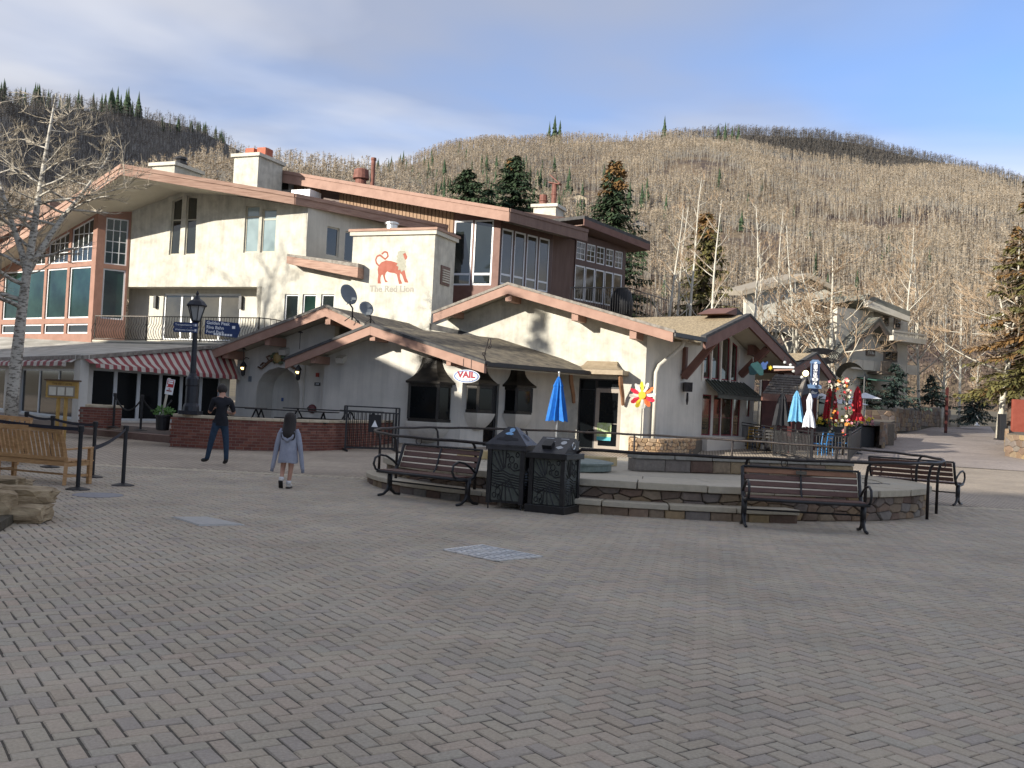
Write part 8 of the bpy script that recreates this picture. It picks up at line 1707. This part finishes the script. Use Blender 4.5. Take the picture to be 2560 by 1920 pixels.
def fingers(w, d, side, parent, curl=.6, s=1.0):
    w = Vector(w); d = Vector(d).normalized(); sd = Vector(side).normalized(); n = d.cross(sd).normalized()
    for k, l in enumerate((.068, .078, .072, .058)):
        b = w+sd*(.026-.0175*k)*s+d*.03*s; MB().tube([b, b+(d*.5+n*.1)*l*s, b+(d*.75+n*.45*curl)*l*s, b+(d*.7+n*.9*curl)*l*s], [.010*s, .0095*s, .009*s, .007*s], 6).build('finger', SKIN, parent, smooth=True)
    b = w+sd*.03*s; MB().tube([b, b+(d*.25+sd*.35)*.06*s, b+(d*.7+sd*.45+n*.2)*.06*s], [.012*s, .011*s, .008*s], 6).build('thumb', SKIN, parent, smooth=True)
fingers((-.40, .265, 1.225), (.3, .8, .35), (.9, -.3, .1), man); fingers((-.165, .37, 1.17), (-.8, .4, .3), (.2, .5, .8), man)
tag(MB().bar(ROOTS[man]+Vector((-.355, .30, 1.235)), ROOTS[man]+Vector((-.335, .345, 1.375)), .075, .009, (.8, -.5, 0)).build('phone', BLACKP, bevel=.004), 'dark phone in the hand of the man', 'phone')
# belt line and hem of the shirt
MB().add([(-.165+.172*math.cos(t)*1.0+.0, .135*math.sin(t), z) if True else 0 for z, q in ((.86, 1.0), (.97, .96)) for t in [2*math.pi*k/20 for k in range(20)]], [(k, (k+1) % 20, 20+(k+1) % 20, 20+k) for k in range(20)]).build('shirt_hem', TEE, man, smooth=True)
girl = thing('person', 'child with long dark hair in oversized grey hoodie walking away', 'person', gp(716, 1221))
HOOD = mat('grey_hoodie', (.25, .27, .33), (.33, .35, .42), 7, .9, .35, 50); SNK = mat('white_sneaker', (.50, .47, .42), (.58, .55, .50), 9, .7); SOCK = mat('white_sock', (.6, .6, .6)); SHORT = mat('grey_shorts', (.16, .17, .20), (.20, .21, .25), 7, .9)
K_ = {'pel': ((0, 0, .66), (.105, .085)), 'sp': ((0, 0, .80), (.10, .08)), 'ch': ((0, -.01, .94), (.115, .085)), 'ut': ((0, 0, 1.02), (.085, .07)), 'nk': ((0, .005, 1.09), .04), 'hb': ((0, .02, 1.16), (.072, .08)), 'ht': ((0, .025, 1.25), (.075, .085)),
      'ls': ((-.13, 0, 1.0), .045), 'le': ((-.20, -.0, .78), .034), 'lw': ((-.235, .02, .60), .024), 'rs': ((.13, 0, 1.0), .045), 're': ((.20, 0, .78), .034), 'rw': ((.235, .03, .60), .024),
      'lhp': ((-.065, 0, .62), .07), 'lk': ((-.09, .05, .36), .046), 'la': ((-.06, -.16, .17), .033), 'lt': ((-.085, -.05, .06), (.03, .035)), 'rhp': ((.065, 0, .62), .07), 'rk': ((.055, .02, .34), .046), 'ra': ((.03, .0, .075), .034), 'rt': ((.03, .13, .03), (.03, .035))}
def pick_g(c):
    if seg_d(c, (-.06, -.16, .15), (-.085, -.05, .06)) < .06 and c.z < .155: return 1
    if c.z < .085 and c.x > -.02: return 1
    return 0
skin_mesh('body', K_, [e for e in E_ if e[0] in K_ and e[1] in K_], 'pel', [SKIN, SNK], pick_g, girl)
MB().tube([(-.065, -.135, .20), (-.062, -.155, .15)], [.042, .044], 10).build('sock', SOCK, girl, smooth=True); MB().tube([(.035, .0, .14), (.03, .0, .075)], [.040, .044], 10).build('sock', SOCK, girl, smooth=True)
MB().bar((-.062, -.215, .145), (-.09, -.035, .01), .075, .022, (0, -.6, -.8)).build('shoe_sole', BLACKP, girl, bevel=.006); MB().box((.03, .065, .012), (.078, .21, .022)).build('shoe_sole', BLACKP, girl, bevel=.006)
MB().bar((-.062, -.195, .165), (-.088, -.02, .035), .066, .05, (0, .6, .8)).build('shoe', SNK, girl, bevel=.016); MB().box((.03, .065, .048), (.07, .2, .05)).build('shoe', SNK, girl, bevel=.018)
rings = [(1.075, .06, .055), (1.05, .10, .08), (1.01, .14, .095), (.94, .148, .108), (.80, .145, .11), (.66, .155, .12), (.54, .17, .132), (.47, .175, .138), (.45, .168, .132)]; nn_ = 28; V = []
for z, a, b in rings:
    for k in range(nn_): t = 2*math.pi*k/nn_; f = 1+.05*math.sin(t*5+z*3)*(1.1-z)+.03*math.sin(t*9)*(1.1-z); V.append((a*f*math.cos(t), b*f*math.sin(t)-.005, z+.012*math.sin(t*3)*(1.1-z)))
MB().add(V, [(i*nn_+k, i*nn_+(k+1) % nn_, (i+1)*nn_+(k+1) % nn_, (i+1)*nn_+k) for i in range(len(rings)-1) for k in range(nn_)]).build('hoodie', HOOD, girl, smooth=True)
for s in (-1, 1):
    MB().tube([(s*.11, 0, 1.03), (s*.150, -.005, .95), (s*.195, -.01, .78), (s*.225, .0, .60), (s*.245, -.005, .46), (s*.262, .0, .36), (s*.27, .0, .325)], [.05, .054, .047, .041, .038, .036, .028], 12).build('sleeve', HOOD, girl, smooth=True); MB().tube([(s*.27, 0, .325), (s*.272, 0, .285)], [.029, .030], 10).build('cuff', SHORT, girl, smooth=True)
MB().tube([(-.10, -.085, 1.0), (-.07, -.12, .90), (0, -.135, .84), (.07, -.12, .90), (.10, -.085, 1.0)], [.022, .034, .038, .034, .022], 8).build('hood', HOOD, girl, smooth=True)
hv = []; hz = [(1.335, .02, .02), (1.325, .06, .065), (1.29, .092, .10), (1.23, .108, .112), (1.15, .112, .112), (1.05, .118, .108), (.97, .125, .10), (.90, .12, .085), (.86, .10, .07), (.83, .06, .045)]
for z, a, b in hz:
    for k in range(26): t = 2*math.pi*k/26; w_ = 1+.07*math.sin(t*7+z*4)*(1.35-z)*2; hv.append((a*w_*math.cos(t), b*w_*math.sin(t)*(1 if math.sin(t) < 0 or z > 1.22 else .35)-(.0 if z > 1.1 else min(.085, (1.1-z)*.7))+.015, z))
MB().add(hv, [(i*26+k, i*26+(k+1) % 26, (i+1)*26+(k+1) % 26, (i+1)*26+k) for i in range(len(hz)-1) for k in range(26)]).build('hair', HAIR, girl, smooth=True)
for s in (-1, 1): MB().ball((s*.028, .105, 1.19), .011, 8, 5).build('eye', BLACKP, girl, smooth=True); fingers((s*.236, .03, .585), (s*.05, .05, -1), (0, 1, 0), girl, .4, .75)
MB().ball((0, .112, 1.165), .014, 8, 6, (1, 1, 1.4)).build('nose', SKIN, girl, smooth=True); MB().bar((-.02, .102, 1.135), (.02, .102, 1.135), .01, .008).build('mouth', bpy.data.materials['lip'], girl)
